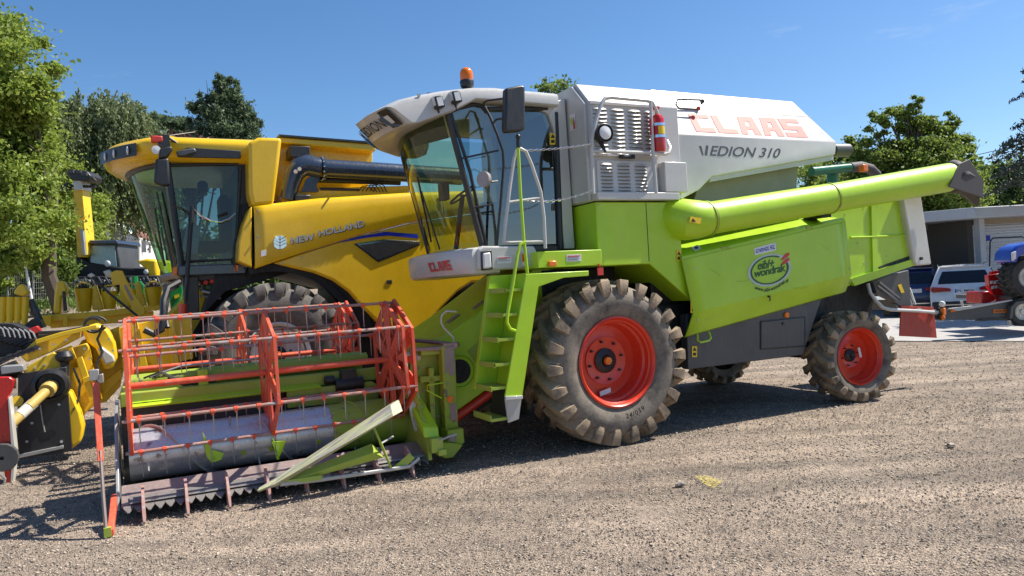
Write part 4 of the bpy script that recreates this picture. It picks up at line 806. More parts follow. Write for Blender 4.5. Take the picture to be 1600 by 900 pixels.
# coupling frame at the feeder side
cf = G.part('coupling_post', MB().prism([pl(x, y, .62) for x, y in [(690, 541), (711, 538), (717, 688), (697, 692)]], .62, .74), LIMEW, bev=.008)
G.part('worn_patch', MB().prism([pl(x, y, .618) for x, y in [(694, 545), (709, 543), (711, 585), (704, 588), (699, 580), (695, 586)]], .616, .619), RUSTY, parent=cf)
G.part('worn_patch', MB().prism([pl(x, y, .618) for x, y in [(702, 632), (713, 630), (714, 655), (704, 657)]], .616, .619), RUSTY, parent=cf)
a = pl(704, 624, .6); G.part('post_reflector', MB().cyl((a[0], .605, a[1]), (a[0], .62, a[1]), .035, n=18), ORG, parent=cf)
G.part('coupling_panel', MB().prism([pl(x, y, .80) for x, y in [(642, 545), (690, 540), (694, 690), (668, 696), (650, 650), (640, 600)]], .80, .84), LIMEW, parent=cf, bev=.006)
G.part('coupling_rib', MB().prism([pl(x, y, .74) for x, y in [(668, 575), (676, 574), (680, 690), (672, 692)]], .70, .80).prism([pl(x, y, .74) for x, y in [(655, 545), (690, 543), (690, 552), (655, 556)]], .68, .80).prism([pl(x, y, .74) for x, y in [(655, 588), (690, 586), (690, 594), (655, 598)]], .70, .80), LIMEW, parent=cf, bev=.006)
G.part('coupling_foot', MB().prism([pl(x, y, .56) for x, y in [(697, 672), (722, 668), (724, 690), (715, 698), (697, 694)]], .52, .74), LIMEW, parent=cf, bev=.01)
G.part('skid', MB().prism([pl(x, y, .50) for x, y in [(664, 700), (682, 690), (712, 692), (722, 694), (706, 714), (694, 716)]], .46, .78), LIMEW, parent=cf, bev=.012)
G.part('pin', MB().cyl(on(707, 685, .48), on(709, 684, .60), .035, n=12), RUSTY, parent=cf)
G.part('hook_rod', MB().tube([on(713, 487, .75), on(697, 486, .75), on(690, 493, .75), (pl(689, 504, .75)[0], .75, pl(689, 504, .75)[1]), on(694, 513, .75), on(708, 527, .72), on(710, 545, .70)], .011, 7), CREAM, parent=cf)
G.part('latch_bar', MB().tube([on(640, 547, .72), on(712, 543, .62)], .022, 8).tube([on(648, 532, 1.2), on(712, 538, .70)], .02, 8).box(on(702, 539, .66), (.16, .08, .04)).cyl(on(712, 539, .60), on(715, 538, .66), .025, n=10), RUSTY, parent=cf)
G.part('wire_loop', MB().tube([on(692, 598, .6), on(668, 602, .58), on(667, 610, .58), on(690, 622, .58)], .008, 6), LIME, parent=cf)
G.part('reel_bearing', MB().cyl((UR + .12, .85, 1.07), (UR + .30, .85, 1.07), .055, n=16).cyl((UR + .27, .85, 1.07), (UR + .31, .85, 1.07), .065, n=16), CREAM, parent=reelN)
G.part('reel_arm', MB().prism([(.82, .92), (.90, .92), (1.65, 1.0), (1.65, 1.08), (.85, 1.0)], UR + .17, UR + .22, 'u'), RED, parent=reelN)
for k in range(0): G.part('hose', MB().tube([(-1.6 + .03 * k, .95 + .06 * k, 1.22), (-1.45, 1.0 + .08 * k, 1.34 - .03 * k), (-1.25 + .04 * k, 1.3, 1.30), (-1.1, 1.5 + .05 * k, 1.40)], .013, 6), BLK, parent=cf)
for k, (x, y) in enumerate(((648, 560), (655, 575), (662, 610), (660, 640), (684, 560), (684, 600), (684, 650), (700, 600), (706, 650))): G.part('bolt', MB().cyl(on(x, y, .60 if x > 690 else .78), on(x, y, .80), .014, n=7), RUSTY, parent=cf)
G.part('spring', MB().tube([(-1.72 + .004 * k, .9 + .022 * math.cos(k * 1.05), .55 + .022 * math.sin(k * 1.05)) for k in range(60)], .004, 4), GALV, parent=cf)
# bits on the beams: hoses, bracket, pipe
for k in range(3): G.part('hose', MB().tube([(-4.25 + .05 * k, 1.6, 1.05), (-4.1, 1.55 + .1 * k, 1.10 - .02 * k), (-3.9, 1.6, .98 - .02 * k), (-3.6, 1.62, .95)], .011, 6), BLK, parent=tro)
G.part('pipe', MB().tube([(-4.15, 1.7, 1.06), (-3.9, 1.7, 1.13), (-3.3, 1.7, 1.13), (-3.0, 1.7, 1.15), (-2.98, 1.7, 1.02)], .012, 6), GALV, parent=tro)
G.part('beam_bracket', MB().box((-3.72, 1.60, 1.0), (.09, .12, .16)).box((-3.72, 1.55, .87), (.10, .1, .1)), LIME, parent=tro, bev=.006)
G.part('deflector', MB().prism([(-2.95, .80), (-2.05, .80), (-1.95, .72), (-2.0, .60), (-2.95, .62)], 1.38, 1.42), LIMED, parent=tro, bev=.004)

# ============================================================ YELLOW HARVESTER
N = Thing('combine_harvester', 'bright yellow combine harvester with black cab pillars, standing behind the red reels', 'combine harvester', mw((-1.2, 5.6, 0)), TH)
NP = lambda L_, v: [pl(x, y, v) for x, y in L_]
inner = N.part('chassis', MB().prism([(-3.5, 1.6), (-3.3, 2.15), (2.6, 2.6), (4.0, 2.4), (4.0, .9), (-1.6, .6), (-1.4, 1.9), (-2.2, 2.15), (-3.2, 1.9)], 4.45, 7.0).prism([(-1.3, .55), (3.8, .7), (3.8, 2.4), (-1.3, 2.4)], 4.5, 6.9).cyl((-2.62, 4.4, 1.0), (-2.62, 7.3, 1.0), .2, n=16).prism([(-4.0, .7), (-3.4, .6), (-2.3, 1.6), (-3.2, 2.0)], 5.0, 6.6), DARK)
up = [(397, 321), (500, 309), (640, 300), (700, 297), (760, 295), (820, 296), (822, 320), (643, 347), (560, 368), (480, 392), (427, 410), (399, 419)]
def curved(name, top, bot, v, prof, m, par=None, nseg=24):
    def ev(L_, t):
        q = [Vector((*p, 0)) for p in L_]; ds = [0]
        for a, b in zip(q, q[1:]): ds.append(ds[-1] + (b - a).length)
        d = t * ds[-1]
        for i in range(len(q) - 1):
            if d <= ds[i + 1] + 1e-6: return q[i].lerp(q[i + 1], (d - ds[i]) / (ds[i + 1] - ds[i]))
    P = []
    for t, dv in prof:
        row = []
        for i in range(nseg + 1):
            a, b = ev(top, i / nseg), ev(bot, i / nseg); p = a.lerp(b, t); u, z = pl(p.x, p.y, v); row.append((u, v + dv, z))
        P.append(row)
    o = N.part(name, MB().grid(P), m, parent=par, ang=60); s_ = o.modifiers.new('t', 'SOLIDIFY'); s_.thickness = .03; s_.offset = -1; return o
sp = curved('side_panel', [(397, 321), (500, 309), (640, 300), (822, 295)], [(399, 419), (427, 410), (480, 392), (560, 368), (643, 347), (822, 320)], 4.06, [(-.03, .30), (-.015, .14), (.0, .07), (.05, .035), (.15, .012), (.35, 0), (.7, 0), (.93, .01), (1, .03), (1.01, .10)], YEL)
lo = [(427, 411), (480, 393), (560, 369), (643, 348), (822, 322), (822, 440), (738, 441), (716, 455), (690, 481), (668, 512), (646, 521), (612, 515), (588, 499), (560, 462), (530, 436), (495, 424), (455, 418)]
lo = [(427, 411), (480, 393), (560, 369), (643, 348), (822, 322), (822, 440), (738, 441), (716, 455), (690, 481), (668, 508), (640, 520), (612, 514), (590, 503), (566, 480), (545, 456), (520, 438), (490, 426), (455, 418)]
lp_ = N.part('wheel_panel', MB().prism(NP(lo, 4.11), 4.11, 4.30), YEL, bev=.035, seg=4, ang=50)
N.part('lower_crease', MB().ring([[Vector(on(x, y, 4.10)) for x, y in q] for q in (((517, 377), (540, 383), (530, 388)), ((548, 390), (556, 388), (552, 398)), ((576, 415), (583, 410), (581, 424)), ((610, 414), (606, 410), (609, 424)), ((662, 393), (660, 388), (662, 398)))]), YEL, parent=lp_, bev=.004) if False else None
def sub(name, L_, v0, v1, m, par, bev=0): return N.part(name, MB().prism(NP(L_, v0), v0, v1), m, parent=par, bev=bev)
sub('vent_trim', [(553, 381), (600, 374), (656, 377), (656, 383), (591, 410)], 4.098, 4.12, BLK, lp_, .004)
sub('vent_trim', [(558, 381), (600, 375.5), (656, 378.5), (656, 381), (591, 407)], 4.094, 4.11, CHROME, lp_)
sub('side_vent', [(562, 383), (602, 377.5), (656, 381), (655, 382), (591, 405)], 4.090, 4.11, BLK, lp_)
sub('blue_stripe', [(528, 379), (560, 370), (601, 362), (652, 366), (654, 372.5), (606, 368), (575, 371)], 4.098, 4.112, BLUP, lp_)
N.part('inner_panel', MB().prism(NP([(378, 318), (432, 314), (432, 424), (380, 412)], 4.42), 4.42, 4.9), DARK, parent=inner)
cf_ = N.part('front_corner_panel', MB().prism(NP([(372, 408), (374, 378), (380, 352), (390, 326), (394, 322), (394, 418)], 4.05), 4.07, 4.5), YEL, bev=.03, seg=4)
arch = N.part('wheel_arch', MB().grid([[(-2.62 + 1.24 * math.cos(a), v, 1.0 + 1.24 * math.sin(a)) for a in np.linspace(rad(15), rad(104), 22)] for v in (4.16, 4.9)]).grid([[(-2.62 + r * math.cos(a), 4.18, 1.0 + r * math.sin(a)) for a in np.linspace(rad(5), rad(104), 24)] for r in (1.14, 1.42)]), DARK)
N.part('seam', MB().tube([on(690, 299, 4.05), on(694, 335, 4.05)], .006, 4), DARK, parent=sp)
for x, y in ((402, 330), (402, 370), (402, 410), (470, 402), (560, 470), (600, 505), (640, 515), (680, 490), (440, 412), (520, 300)):
    N.part('fastener', MB().cyl(on(x, y, 4.04 if y < 400 else 4.10), on(x, y, 4.12), .014, n=8), GALV, parent=sp if y < 400 else lp_)
sub('warning_label', [(408, 392), (416, 390), (416, 399), (408, 401)], 4.054, 4.06, WHT, sp); sub('panel_latch', [(604, 438), (612, 437), (613, 443), (605, 444)], 4.10, 4.112, BLK, lp_, .003)
# lettering and leaf badge
for w_, a, b in (('NEW', ((455, 381.5), (492, 374.5), (454, 371), (491, 364.5)), 0), ('HOLLAND', ((498, 370), (570, 354), (497, 360.5), (569, 343.5)), 0)):
    q = text_mb(w_, 1, 0, .035, 1.0); N.part('brand_lettering', fit(q, *[on(x, y, 4.05) for x, y in a]), GALV, parent=sp); q = text_mb(w_, 1, 0, .045, 1.0)
    N.part('lettering_shadow', fit(q, *[on(x + .7, y + .9, 4.056) for x, y in a]), BLKP, parent=sp)
bx, by = 437.5, 378.5
N.part('leaf_badge', MB().prism(NP([(bx - 10, by - 3), (bx - 7, by - 9), (bx - 1, by - 10.5), (bx + 5, by - 10), (bx + 10, by - 4), (bx + 10, by + 6), (bx + 4, by + 10), (bx - 4, by + 10.5), (bx - 9, by + 7)], 4.05), 4.046, 4.058), CHROME, parent=sp)
for k in (-1, 0, 1):
    N.part('leaf_line', MB().tube([on(bx - 9, by - 4 + 5 * k, 4.045), on(bx, by + 1 + 5 * k, 4.045), on(bx + 9, by - 4 + 5 * k, 4.045)], .005, 4), CHAR, parent=sp)
N.part('leaf_line', MB().tube([on(bx, by - 10, 4.045), on(bx, by + 10, 4.045)], .005, 4), CHAR, parent=sp)
# tank and column
col_ = N.part('front_column', MB().prism(NP([(388, 222), (404, 214), (441, 215), (436, 258), (428, 319), (394, 322), (389, 300)], 4.12), 4.12, 4.75), YEL, bev=.05, seg=4)
N.part('tank_wall', MB().prism(NP([(430, 216), (584, 227), (583, 252), (575, 300), (430, 322)], 4.75), 4.80, 6.8), YEL, bev=.01, parent=col_)
N.part('tank_rim', MB().prism(NP([(436, 215), (586, 226), (586, 237), (436, 224)], 4.6), 4.55, 6.9), YEL, bev=.02, parent=col_)
N.part('tank_cover', MB().prism(NP([(434, 212), (584, 223.5), (586, 226.5), (436, 215)], 4.6), 4.5, 6.9), BLK, parent=col_)
N.part('ledge', MB().prism(NP([(440, 300), (560, 292), (640, 290), (640, 303), (440, 318)], 4.4), 4.4, 4.8), YEL, parent=col_, bev=.01)
au = N.part('unloading_tube', MB().tube([on(505, 263, 4.35), on(560, 266, 4.35), on(640, 271, 4.35), on(720, 276, 4.35)], .135, 28), SLATE)
N.part('elbow', MB().tube([on(449, 312, 4.35), on(454, 290, 4.35), on(460, 272, 4.35), on(468, 262, 4.35), on(480, 258, 4.35), on(500, 263, 4.35)], [.11, .12, .135, .15, .155, .150], 22), SLATE, parent=au)
a = Vector(on(502, 263, 4.35)); b = Vector(on(507, 263, 4.35)); N.part('flange_ring', MB().cyl(a, b, .165, n=30), SLATE, parent=au)
for k in range(14):
    an = 2 * PI * k / 14; N.part('flange_bolt', MB().ball(a + Vector((.01, .165 * math.cos(an), .165 * math.sin(an))), .016, 6), CHROME, parent=au)
for x, y in ((462, 268), (468, 264)): N.part('bolt_cap', MB().cyl(on(x, y, 4.20), on(x, y, 4.30), .028, n=14), CHROME, parent=au)
N.part('tube_mount', MB().prism(NP([(453, 228), (484, 229), (484, 244), (476, 248), (453, 245)], 4.42), 4.40, 4.75), BLK, bev=.01, parent=au)
N.part('gusset', MB().prism(NP([(470, 300), (478, 280), (495, 270), (500, 276), (494, 290), (498, 300)], 4.36), 4.34, 4.4), SLATE, parent=au)
N.part('lower_pipe', MB().tube([on(496, 281, 4.45), on(625, 285, 4.45)], .045, 12).tube([on(500, 296, 4.42), on(560, 297, 4.42)], .03, 10), BLK, parent=au)
N.part('tube_cradle', MB().prism(NP([(460, 305), (484, 305), (484, 312), (476, 316), (460, 315)], 4.3), 4.22, 4.5), BLK, bev=.02, parent=au)
for k in range(5): N.part('cable_loop', MB().tube([on(560 + 6 * k, 299, 4.38), on(566 + 6 * k, 291 - k, 4.36), on(576 + 6 * k, 290, 4.36), on(584 + 5 * k, 300, 4.4)], .008, 6), BLK, parent=au)
# wheels
make_wheel(N, (-2.60, 4.0, 1.0), .985, .72, .43, 21, .068, TYRN, TYRN, NHRIM, deep=.09, nb=8, hubr=.11, cap=ORG, lugw=.105)
make_wheel(N, (-2.60, 7.3, 1.0), .985, .72, .43, 21, .068, TYRN, TYRN, CREAM, side=-1, deep=.16, nb=8, hubr=.12, cap=ORG, lugw=.105)
make_wheel(N, (2.0, 4.3, .66), .66, .5, .36, 18, .05, TYRN, TYRN, CREAM, deep=.14, nb=8, hubr=.10, cap=None)
make_wheel(N, (2.0, 7.0, .66), .66, .5, .36, 18, .05, TYRN, TYRN, CREAM, side=-1, deep=.14, nb=8, hubr=.10, cap=None)
# cab of the yellow machine
CV0, CV1 = 4.48, 6.75; CM = (CV0 + CV1) / 2
def nu(v, t, off=0):
    s_ = (v - CM) / ((CV1 - CV0) / 2); bul = 1 - abs(s_) ** 2.2
    return (-3.74 - .20 * bul) * (1 - t) + (-3.86 - .46 * bul) * t - off
nz = lambda t: 2.15 * (1 - t) + 3.68 * t
ncab = N.part('cab', MB().prism([(-3.72, 2.06), (-2.85, 2.06), (-2.85, 2.24), (-3.72, 2.24)], CV0 + .02, CV1).prism([(-3.02, 2.06), (-2.80, 2.06), (-2.76, 3.74), (-2.93, 3.74)], CV0 + .01, CV1), BLK, bev=.02)
N.part('windscreen', MB().grid([[(nu(v, t), v, nz(t)) for v in np.linspace(CV0, CV1, 19)] for t in np.linspace(0, 1, 9)]), GLG, parent=ncab)
for v, g_ in ((CV0 + .01, GLD), (CV1, GLS)): N.part('side_window', MB().add([(-3.70, v, 2.22), (-3.0, v, 2.22), (-2.93, v, 3.66), (-3.84, v, 3.66)], [(0, 1, 2, 3)]), g_, parent=ncab)
for v in (CV0, CV1):
    N.part('corner_pillar', MB().tube([(nu(v, t) + .02, v, nz(t)) for t in (0, .5, 1)], .045, 8), BLK, parent=ncab)
N.part('window_frame', MB().tube([on(266, 258, 4.47), on(370, 256, 4.47), on(376, 262, 4.47), on(368, 405, 4.47), on(288, 409, 4.47)], .022, 8), BLK, parent=ncab)
N.part('window_frame', MB().tube([(nu(v, 1) - .0, v, 3.66) for v in np.linspace(CV0, CV1, 13)], .045, 8), BLK, parent=ncab)
N.part('window_frame', MB().tube([(nu(v, 0) - .0, v, 2.16) for v in np.linspace(CV0, CV1, 13)], .05, 8), RUSTY, parent=ncab)
N.part('front_strut', MB().tube([on(203, 256, 5.4), on(258, 415, 5.2)], .018, 6), BLK, parent=ncab)
rt_ = [(169, 250), (163, 237), (172, 228), (190, 221), (240, 214), (262, 217), (282, 220), (330, 226), (378, 231), (388, 237), (390, 254), (300, 253), (243, 253), (202, 256), (186, 268)]
# roof as stacked plan outlines with a rounded prow
def roof_ring(z, grow, ub=0):
    r_ = []
    for v in np.linspace(CV0 - .10 - grow, CV1 + .10 + grow, 15):
        s_ = (v - CM) / ((CV1 - CV0) / 2 + .10 + grow); r_.append(Vector((-4.02 - ub - .56 * (1 - abs(s_) ** 2.4) - grow, v, z)))
    r_.append(Vector((-2.72, CV1 + .10 + grow, z))); r_.append(Vector((-2.72, CV0 - .10 - grow, z))); return r_
nr = N.part('cab_roof', MB().ring([roof_ring(3.66, -.16, -.08), roof_ring(3.70, -.03, -.05), roof_ring(3.78, .03), roof_ring(3.90, .06), roof_ring(3.98, .03, -.03), roof_ring(4.02, -.08, -.1), roof_ring(4.04, -.5, -.3)]), YEL, ang=50)
def rf(t, z, off=.012):                            # point on the prow of the roof, t along the outline
    v = CV0 - .10 + t; s_ = (v - CM) / ((CV1 - CV0) / 2 + .16); return (-4.05 - .56 * (1 - abs(s_) ** 2.4) - .05 - off, v, z)
N.part('light_band', MB().grid([[rf(t, z) for t in np.linspace(.02, .95, 10)] for z in (3.745, 3.915)]), BLK, parent=nr)
for t in (.14, .38, .62): N.part('roof_lamp', MB().ball(rf(t, 3.83, .015), .06, 12, (.3, .8, 1)), LENS, parent=nr)
N.part('roof_vent', MB().prism(NP([(292, 231), (376, 236), (376, 248), (285, 246), (279, 240)], 4.33), 4.305, 4.34), BLK, bev=.006, parent=nr)
N.part('roof_crest', MB().prism(NP([(243, 216), (262, 218), (285, 226), (330, 229), (380, 234), (386, 240), (386, 228), (330, 223), (282, 219), (262, 215)], 4.6), 4.45, 6.5), YEL, bev=.02, parent=nr)
mir_ = N.part('mirror', MB().prism(NP([(243, 248), (264, 247), (266, 290), (256, 292), (240, 286)], 4.1), 4.08, 4.16), BLK, bev=.03, seg=3)
N.part('mirror', MB().prism(NP([(250, 232), (268, 228), (270, 234), (262, 246), (247, 248)], 4.1), 4.08, 4.16), BLK, bev=.02, parent=mir_)
N.part('mirror_arm', MB().tube([on(262, 214, 4.3), on(280, 226, 4.35), on(291, 232, 4.38)], .018, 7).box(on(256, 221, 4.2), (.14, .10, .16)), BLK, parent=mir_)
N.part('camera_arm', MB().prism(NP([(275, 236), (303, 231), (307, 235), (306, 239), (285, 245), (277, 244)], 4.2), 4.18, 4.28), CHAR, bev=.02, parent=mir_)
N.part('beacon', MB().box(on(245, 218, 4.2), (.14, .12, .08)), REDP, bev=.015, parent=mir_); N.part('round_lamp', MB().lathe([(.02, .06), (.05, .04), (.055, 0), (0, -.005)], on(244, 234, 4.12), 'v', 18), LENS, parent=mir_)
N.part('aerial', MB().tube([on(262, 212, 4.3), on(305, 206, 4.6)], .003, 4), GALV, parent=mir_)
N.part('step_beam', MB().prism(NP([(278, 415), (385, 412), (388, 418), (384, 428), (277, 431)], 4.40), 4.38, 4.9), SLATE, bev=.015)
N.part('corner_lamp', MB().prism(NP([(270, 418), (277, 416), (277, 430), (270, 430)], 4.4), 4.37, 4.5), AMB, bev=.01); N.part('side_marker', MB().prism(NP([(366, 414), (372, 414), (372, 424), (366, 424)], 4.36), 4.35, 4.38), ORG, bev=.004)
N.part('lever', MB().tube([on(364, 402, 4.36), on(369, 424, 4.36)], .014, 6), BLK)
N.part('cab_chain', MB().tube([on(300, 325, 4.42), on(315, 338, 4.42), on(330, 345, 4.42), on(345, 347, 4.42), on(358, 342, 4.42), on(368, 333, 4.42)], .012, 5), CHROME, parent=ncab)
N.part('grab_rail', MB().tube([on(301, 322, 4.40), on(297, 370, 4.38), on(290, 470, 4.36)], .026, 8), BLK, parent=ncab); N.part('grab_rail', MB().tube([on(270, 322, 4.45), on(286, 326, 4.42), on(301, 335, 4.40)], .012, 6), BLK, parent=ncab)
N.part('door_handle', MB().tube([on(340, 338, 4.44), on(356, 332, 4.44)], .02, 6), BLK, parent=ncab)
N.part('wiper', MB().tube([(nu(4.9, .1, .03), 4.9, nz(.1)), (nu(4.75, .6, .04), 4.75, nz(.62))], .014, 6).tube([(nu(4.6, .1, .04), 4.6, nz(.1)), (nu(4.62, .75, .05), 4.62, nz(.75))], .012, 6), BLK, parent=ncab)
N.part('seat', MB().box((-3.25, 5.6, 2.6), (.5, .55, .16)).box((-3.05, 5.6, 3.0), (.14, .5, .75)), CLOTH, bev=.05, parent=ncab)
N.part('steering_wheel', MB().tube([(-3.62 + .16 * math.cos(a), 5.6 + .19 * math.sin(a), 2.85 + .10 * math.cos(a)) for a in np.linspace(0, 2 * PI, 18, endpoint=False)], .014, 6, True).cyl((-3.62, 5.6, 2.85), (-3.72, 5.6, 2.2), .035, n=8), BLK, parent=ncab)
N.part('notice_sheet', MB().add([on(292, 348, 4.7), on(314, 353, 4.7), on(308, 398, 4.7), on(284, 392, 4.7)], [(0, 1, 2, 3)]), WHT, parent=ncab)
N.part('inner_mirror', MB().cyl(on(316, 290, 4.7), on(317, 290, 4.74), .07, n=18), BLK, parent=ncab)
# gear below the cab
N.part('valve_block', MB().prism(NP([(285, 432), (310, 432), (312, 500), (290, 500)], 4.45), 4.45, 4.6), BLK, bev=.01)
for x, y, m_ in ((328, 438, REDP), (338, 444, REDP), (322, 448, GRNP), (345, 438, YLB), (360, 434, GALV), (333, 455, GALV), (318, 440, REDP)): N.part('coupling', MB().cyl(on(x, y, 4.5), on(x + 6, y + 2, 4.5), .035, n=10), m_)
N.part('pipes', MB().tube([on(315, 455, 4.5), on(330, 458, 4.5), on(338, 450, 4.5), on(365, 450, 4.5)], .02, 8).tube([on(312, 462, 4.6), on(345, 466, 4.6)], .018, 8), GALV)
N.part('cylinder', MB().cyl(on(286, 475, 4.4), on(284, 512, 4.4), .05, n=14), RED)
N.part('hose_bundle', MB().tube([on(280, 440, 4.2), on(262, 450, 4.1), on(256, 470, 4.0), on(255, 500, 3.9), on(252, 515, 3.9), on(240, 522, 3.9), on(225, 515, 3.9)], .045, 8).tube([on(278, 446, 4.2), on(262, 456, 4.1), on(258, 490, 4.0), on(262, 512, 3.9)], .03, 8), BLK)
N.part('feeder_house', MB().prism([(-4.6, .5), (-4.3, 1.25), (-3.5, 2.0), (-3.2, 1.6), (-4.2, .35)], 5.1, 6.5), YELI, bev=.02)
# ============================================================ LEFT: MAIZE HEADERS AND YARD MACHINES
def wprism(L_, D, t, mb=None):                     # outline at distance D with real thickness t
    mb = mb or MB(); A = [at(x, y, D) for x, y in L_]; B_ = [p + Vector((0, t, 0)) for p in A]; n = len(A)
    return mb.add(A + B_, [tuple(range(n)), tuple(range(2 * n - 1, n - 1, -1))] + [(i, (i + 1) % n, n + (i + 1) % n, n + i) for i in range(n)])
A = Thing('maize_header', 'yellow maize header frame with black end plate and yellow driveshaft', 'combine header', mw((-5.3, 3.8, 0)), TH)
def ap(name, L_, v0, v1, m, par=None, bev=.008, **k): return A.part(name, MB().prism([pl(x, y, v0) for x, y in L_], v0, v1), m, parent=par, bev=bev, **k)
pltA = ap('end_plate', [(28, 584), (104, 573), (113, 705), (26, 718)], 3.60, 3.66, BLK, bev=.01)
ap('plate_hole', [(62, 678), (68, 673), (84, 670), (88, 676), (82, 682), (66, 687)], 3.595, 3.6, DARK, pltA, 0)
ap('plate_edge', [(26, 711), (99, 696), (99, 701), (30, 716)], 3.57, 3.60, GALV, pltA, .004)
A.part('shaft_bell', MB().lathe([(.20, .0), (.19, -.10), (.15, -.12), (.14, 0)], on(80, 602, 3.6), 'v', 20), BLK, parent=pltA)
sh = A.part('driveshaft', MB().cyl(on(78, 606, 3.5), on(45, 636, 3.3), .055, n=14).cyl(on(80, 603, 3.56), on(73, 611, 3.46), .085, n=14).cyl(on(30, 650, 3.22), on(15, 664, 3.14), .06, n=14), paint('guard_yellow', (.60, .42, .10), .5, .5, coat=0), parent=pltA)
A.part('shaft_sleeve', MB().cyl(on(52, 630, 3.36), on(30, 650, 3.22), .062, n=14), CREAM, parent=pltA)
A.part('plate_chain', MB().tube([on(63, 632, 3.57), on(67, 660, 3.57), on(70, 675, 3.57)], .008, 5), GALV, parent=pltA)
for x, y in ((92, 632), (50, 661), (96, 690), (42, 690), (68, 600)): A.part('plate_bolt', MB().cyl(on(x, y, 3.57), on(x, y, 3.60), .016, n=8), GALV, parent=pltA)
A.part('yellow_cap', MB().cyl(on(27, 627, 3.55), on(27, 627, 3.6), .06, n=16), YELI, parent=pltA)
A.part('rubber_knob', MB().lathe([(.04, -.2), (.05, -.03), (.09, .0), (.10, .04), (.07, .10), (0, .12)], on(101, 562, 3.7), 'z', 16), BLK, parent=pltA)
ap('lamp_box', [(1, 573), (36, 570), (38, 580), (2, 585)], 3.5, 3.75, GALV, pltA)
fr = ap('frame_deck', [(36, 577), (60, 562), (84, 550), (92, 560), (100, 575), (92, 578), (38, 583)], 3.75, 4.5, YELI)
ap('channel_beam', [(30, 555), (55, 532), (95, 520), (126, 515), (124, 528), (92, 545), (62, 558), (42, 566)], 3.9, 4.6, YELI, fr, .012)
ap('channel_beam', [(55, 531), (95, 519), (150, 507), (152, 513), (96, 526), (56, 538)], 3.8, 3.86, YELI, fr, .006)
ap('side_frame', [(100, 548), (135, 536), (139, 542), (152, 600), (158, 628), (146, 632), (128, 560), (104, 572)], 4.0, 4.5, YELI, fr, .012)
ap('side_frame', [(126, 512), (150, 505), (168, 515), (180, 535), (184, 560), (178, 575), (162, 578), (150, 545), (136, 535)], 4.1, 4.7, YELI, fr, .03)
ap('glare_plate', [(152, 545), (158, 541), (178, 556), (180, 566), (164, 570)], 4.0, 4.1, CREAM, fr, .02)  # cream plate stands in for white glare on the yellow frame
ap('lower_frame', [(112, 575), (130, 570), (150, 632), (134, 645), (124, 662), (112, 640)], 4.0, 4.3, YELI, fr)
ap('curved_shield', [(104, 610), (112, 612), (126, 645), (131, 668), (127, 690), (112, 702), (108, 690)], 3.7, 4.1, YELI, fr, .03)
ap('lower_frame', [(118, 622), (142, 606), (146, 628), (128, 650)], 4.1, 4.5, YELI, fr)
ap('inner_panel', [(108, 560), (128, 532), (186, 510), (196, 560), (188, 604), (166, 628), (150, 632), (118, 640), (108, 610)], 4.75, 4.8, YELI, fr)
ap('inner_beam', [(150, 606), (190, 575), (192, 588), (158, 622)], 4.5, 4.6, YELI, fr); ap('inner_beam', [(118, 560), (128, 556), (150, 622), (140, 628)], 3.92, 3.98, YELI, fr)
ap('gusset', [(92, 546), (112, 540), (120, 560), (100, 566)], 3.9, 3.95, YELI, fr); ap('cross_tube', [(128, 592), (152, 582), (153, 589), (130, 600)], 3.9, 3.96, YELI, fr)
for x, y in ((132, 545), (140, 560), (146, 585), (150, 612), (62, 545), (84, 538), (104, 531), (118, 660), (122, 680), (170, 530), (176, 548), (98, 556), (70, 570), (55, 575)): A.part('bolt', MB().cyl(on(x, y, 3.72), on(x, y, 3.76), .014, n=7), GALV, parent=fr)
A.part('hose', MB().tube([on(150, 600, 3.9), on(158, 585, 3.95), on(150, 570, 3.95), on(160, 550, 4.0), on(152, 530, 4.0), on(160, 512, 4.0)], .016, 7).tube([on(115, 575, 3.8), on(125, 600, 3.8), on(122, 625, 3.75), on(115, 640, 3.7)], .014, 7), BLK, parent=fr)
ap('small_box', [(151, 586), (161, 584), (162, 598), (152, 600)], 3.9, 4.0, GALV, fr)
ap('rear_panel', [(186, 512), (240, 500), (300, 497), (302, 560), (240, 576), (192, 580)], 4.35, 4.5, YELI, fr)
ap('rear_rib', [(196, 500), (214, 498), (232, 576), (214, 580)], 4.25, 4.34, YELI, fr); ap('rear_rib', [(262, 495), (272, 494), (280, 570), (268, 572)], 4.25, 4.34, YELI, fr)
# row units: dark decks with springs and gathering chains
ru = ap('row_unit', [(-20, 506), (18, 505), (62, 523), (118, 517), (58, 530), (30, 553), (-20, 580)], 4.0, 4.5, DARK)
for k in range(7):
    x = 4 + 8 * k; A.part('deck_spring', MB().tube([on(x - 6, 510 + k, 3.95), on(x, 514 + k, 3.93), on(x + 4, 526 + k * .6, 3.93)], .010, 5), GALV, parent=ru)
    A.part('deck_rib', MB().cyl(on(x - 14, 530 + 2 * k, 3.97), on(x + 12, 522 + 1.5 * k, 3.97), .022, n=8), BLK, parent=ru)
mb = MB()
for k in range(26):
    c_ = Vector(on(-8 + 2.6 * k, 566 - .95 * k + (k % 2) * 1.5, 3.85)); mb.box(c_, (.05, .05, .045), Matrix.Rotation(.5 * k, 3, 'Y'))
A.part('gathering_chain', mb, paint('oiled_steel', (.10, .10, .11), .35, .2, metal=.7, coat=0), parent=ru, kind='stuff')
A.part('roller', MB().cyl(on(-10, 590, 3.8), on(30, 575, 3.8), .10, n=16).cyl(on(0, 600, 3.7), on(24, 597, 3.7), .07, n=14), BLK, parent=ru)
ap('red_gearbox', [(44, 514), (58, 509), (64, 517), (54, 522)], 3.95, 4.1, FIRE, ru)
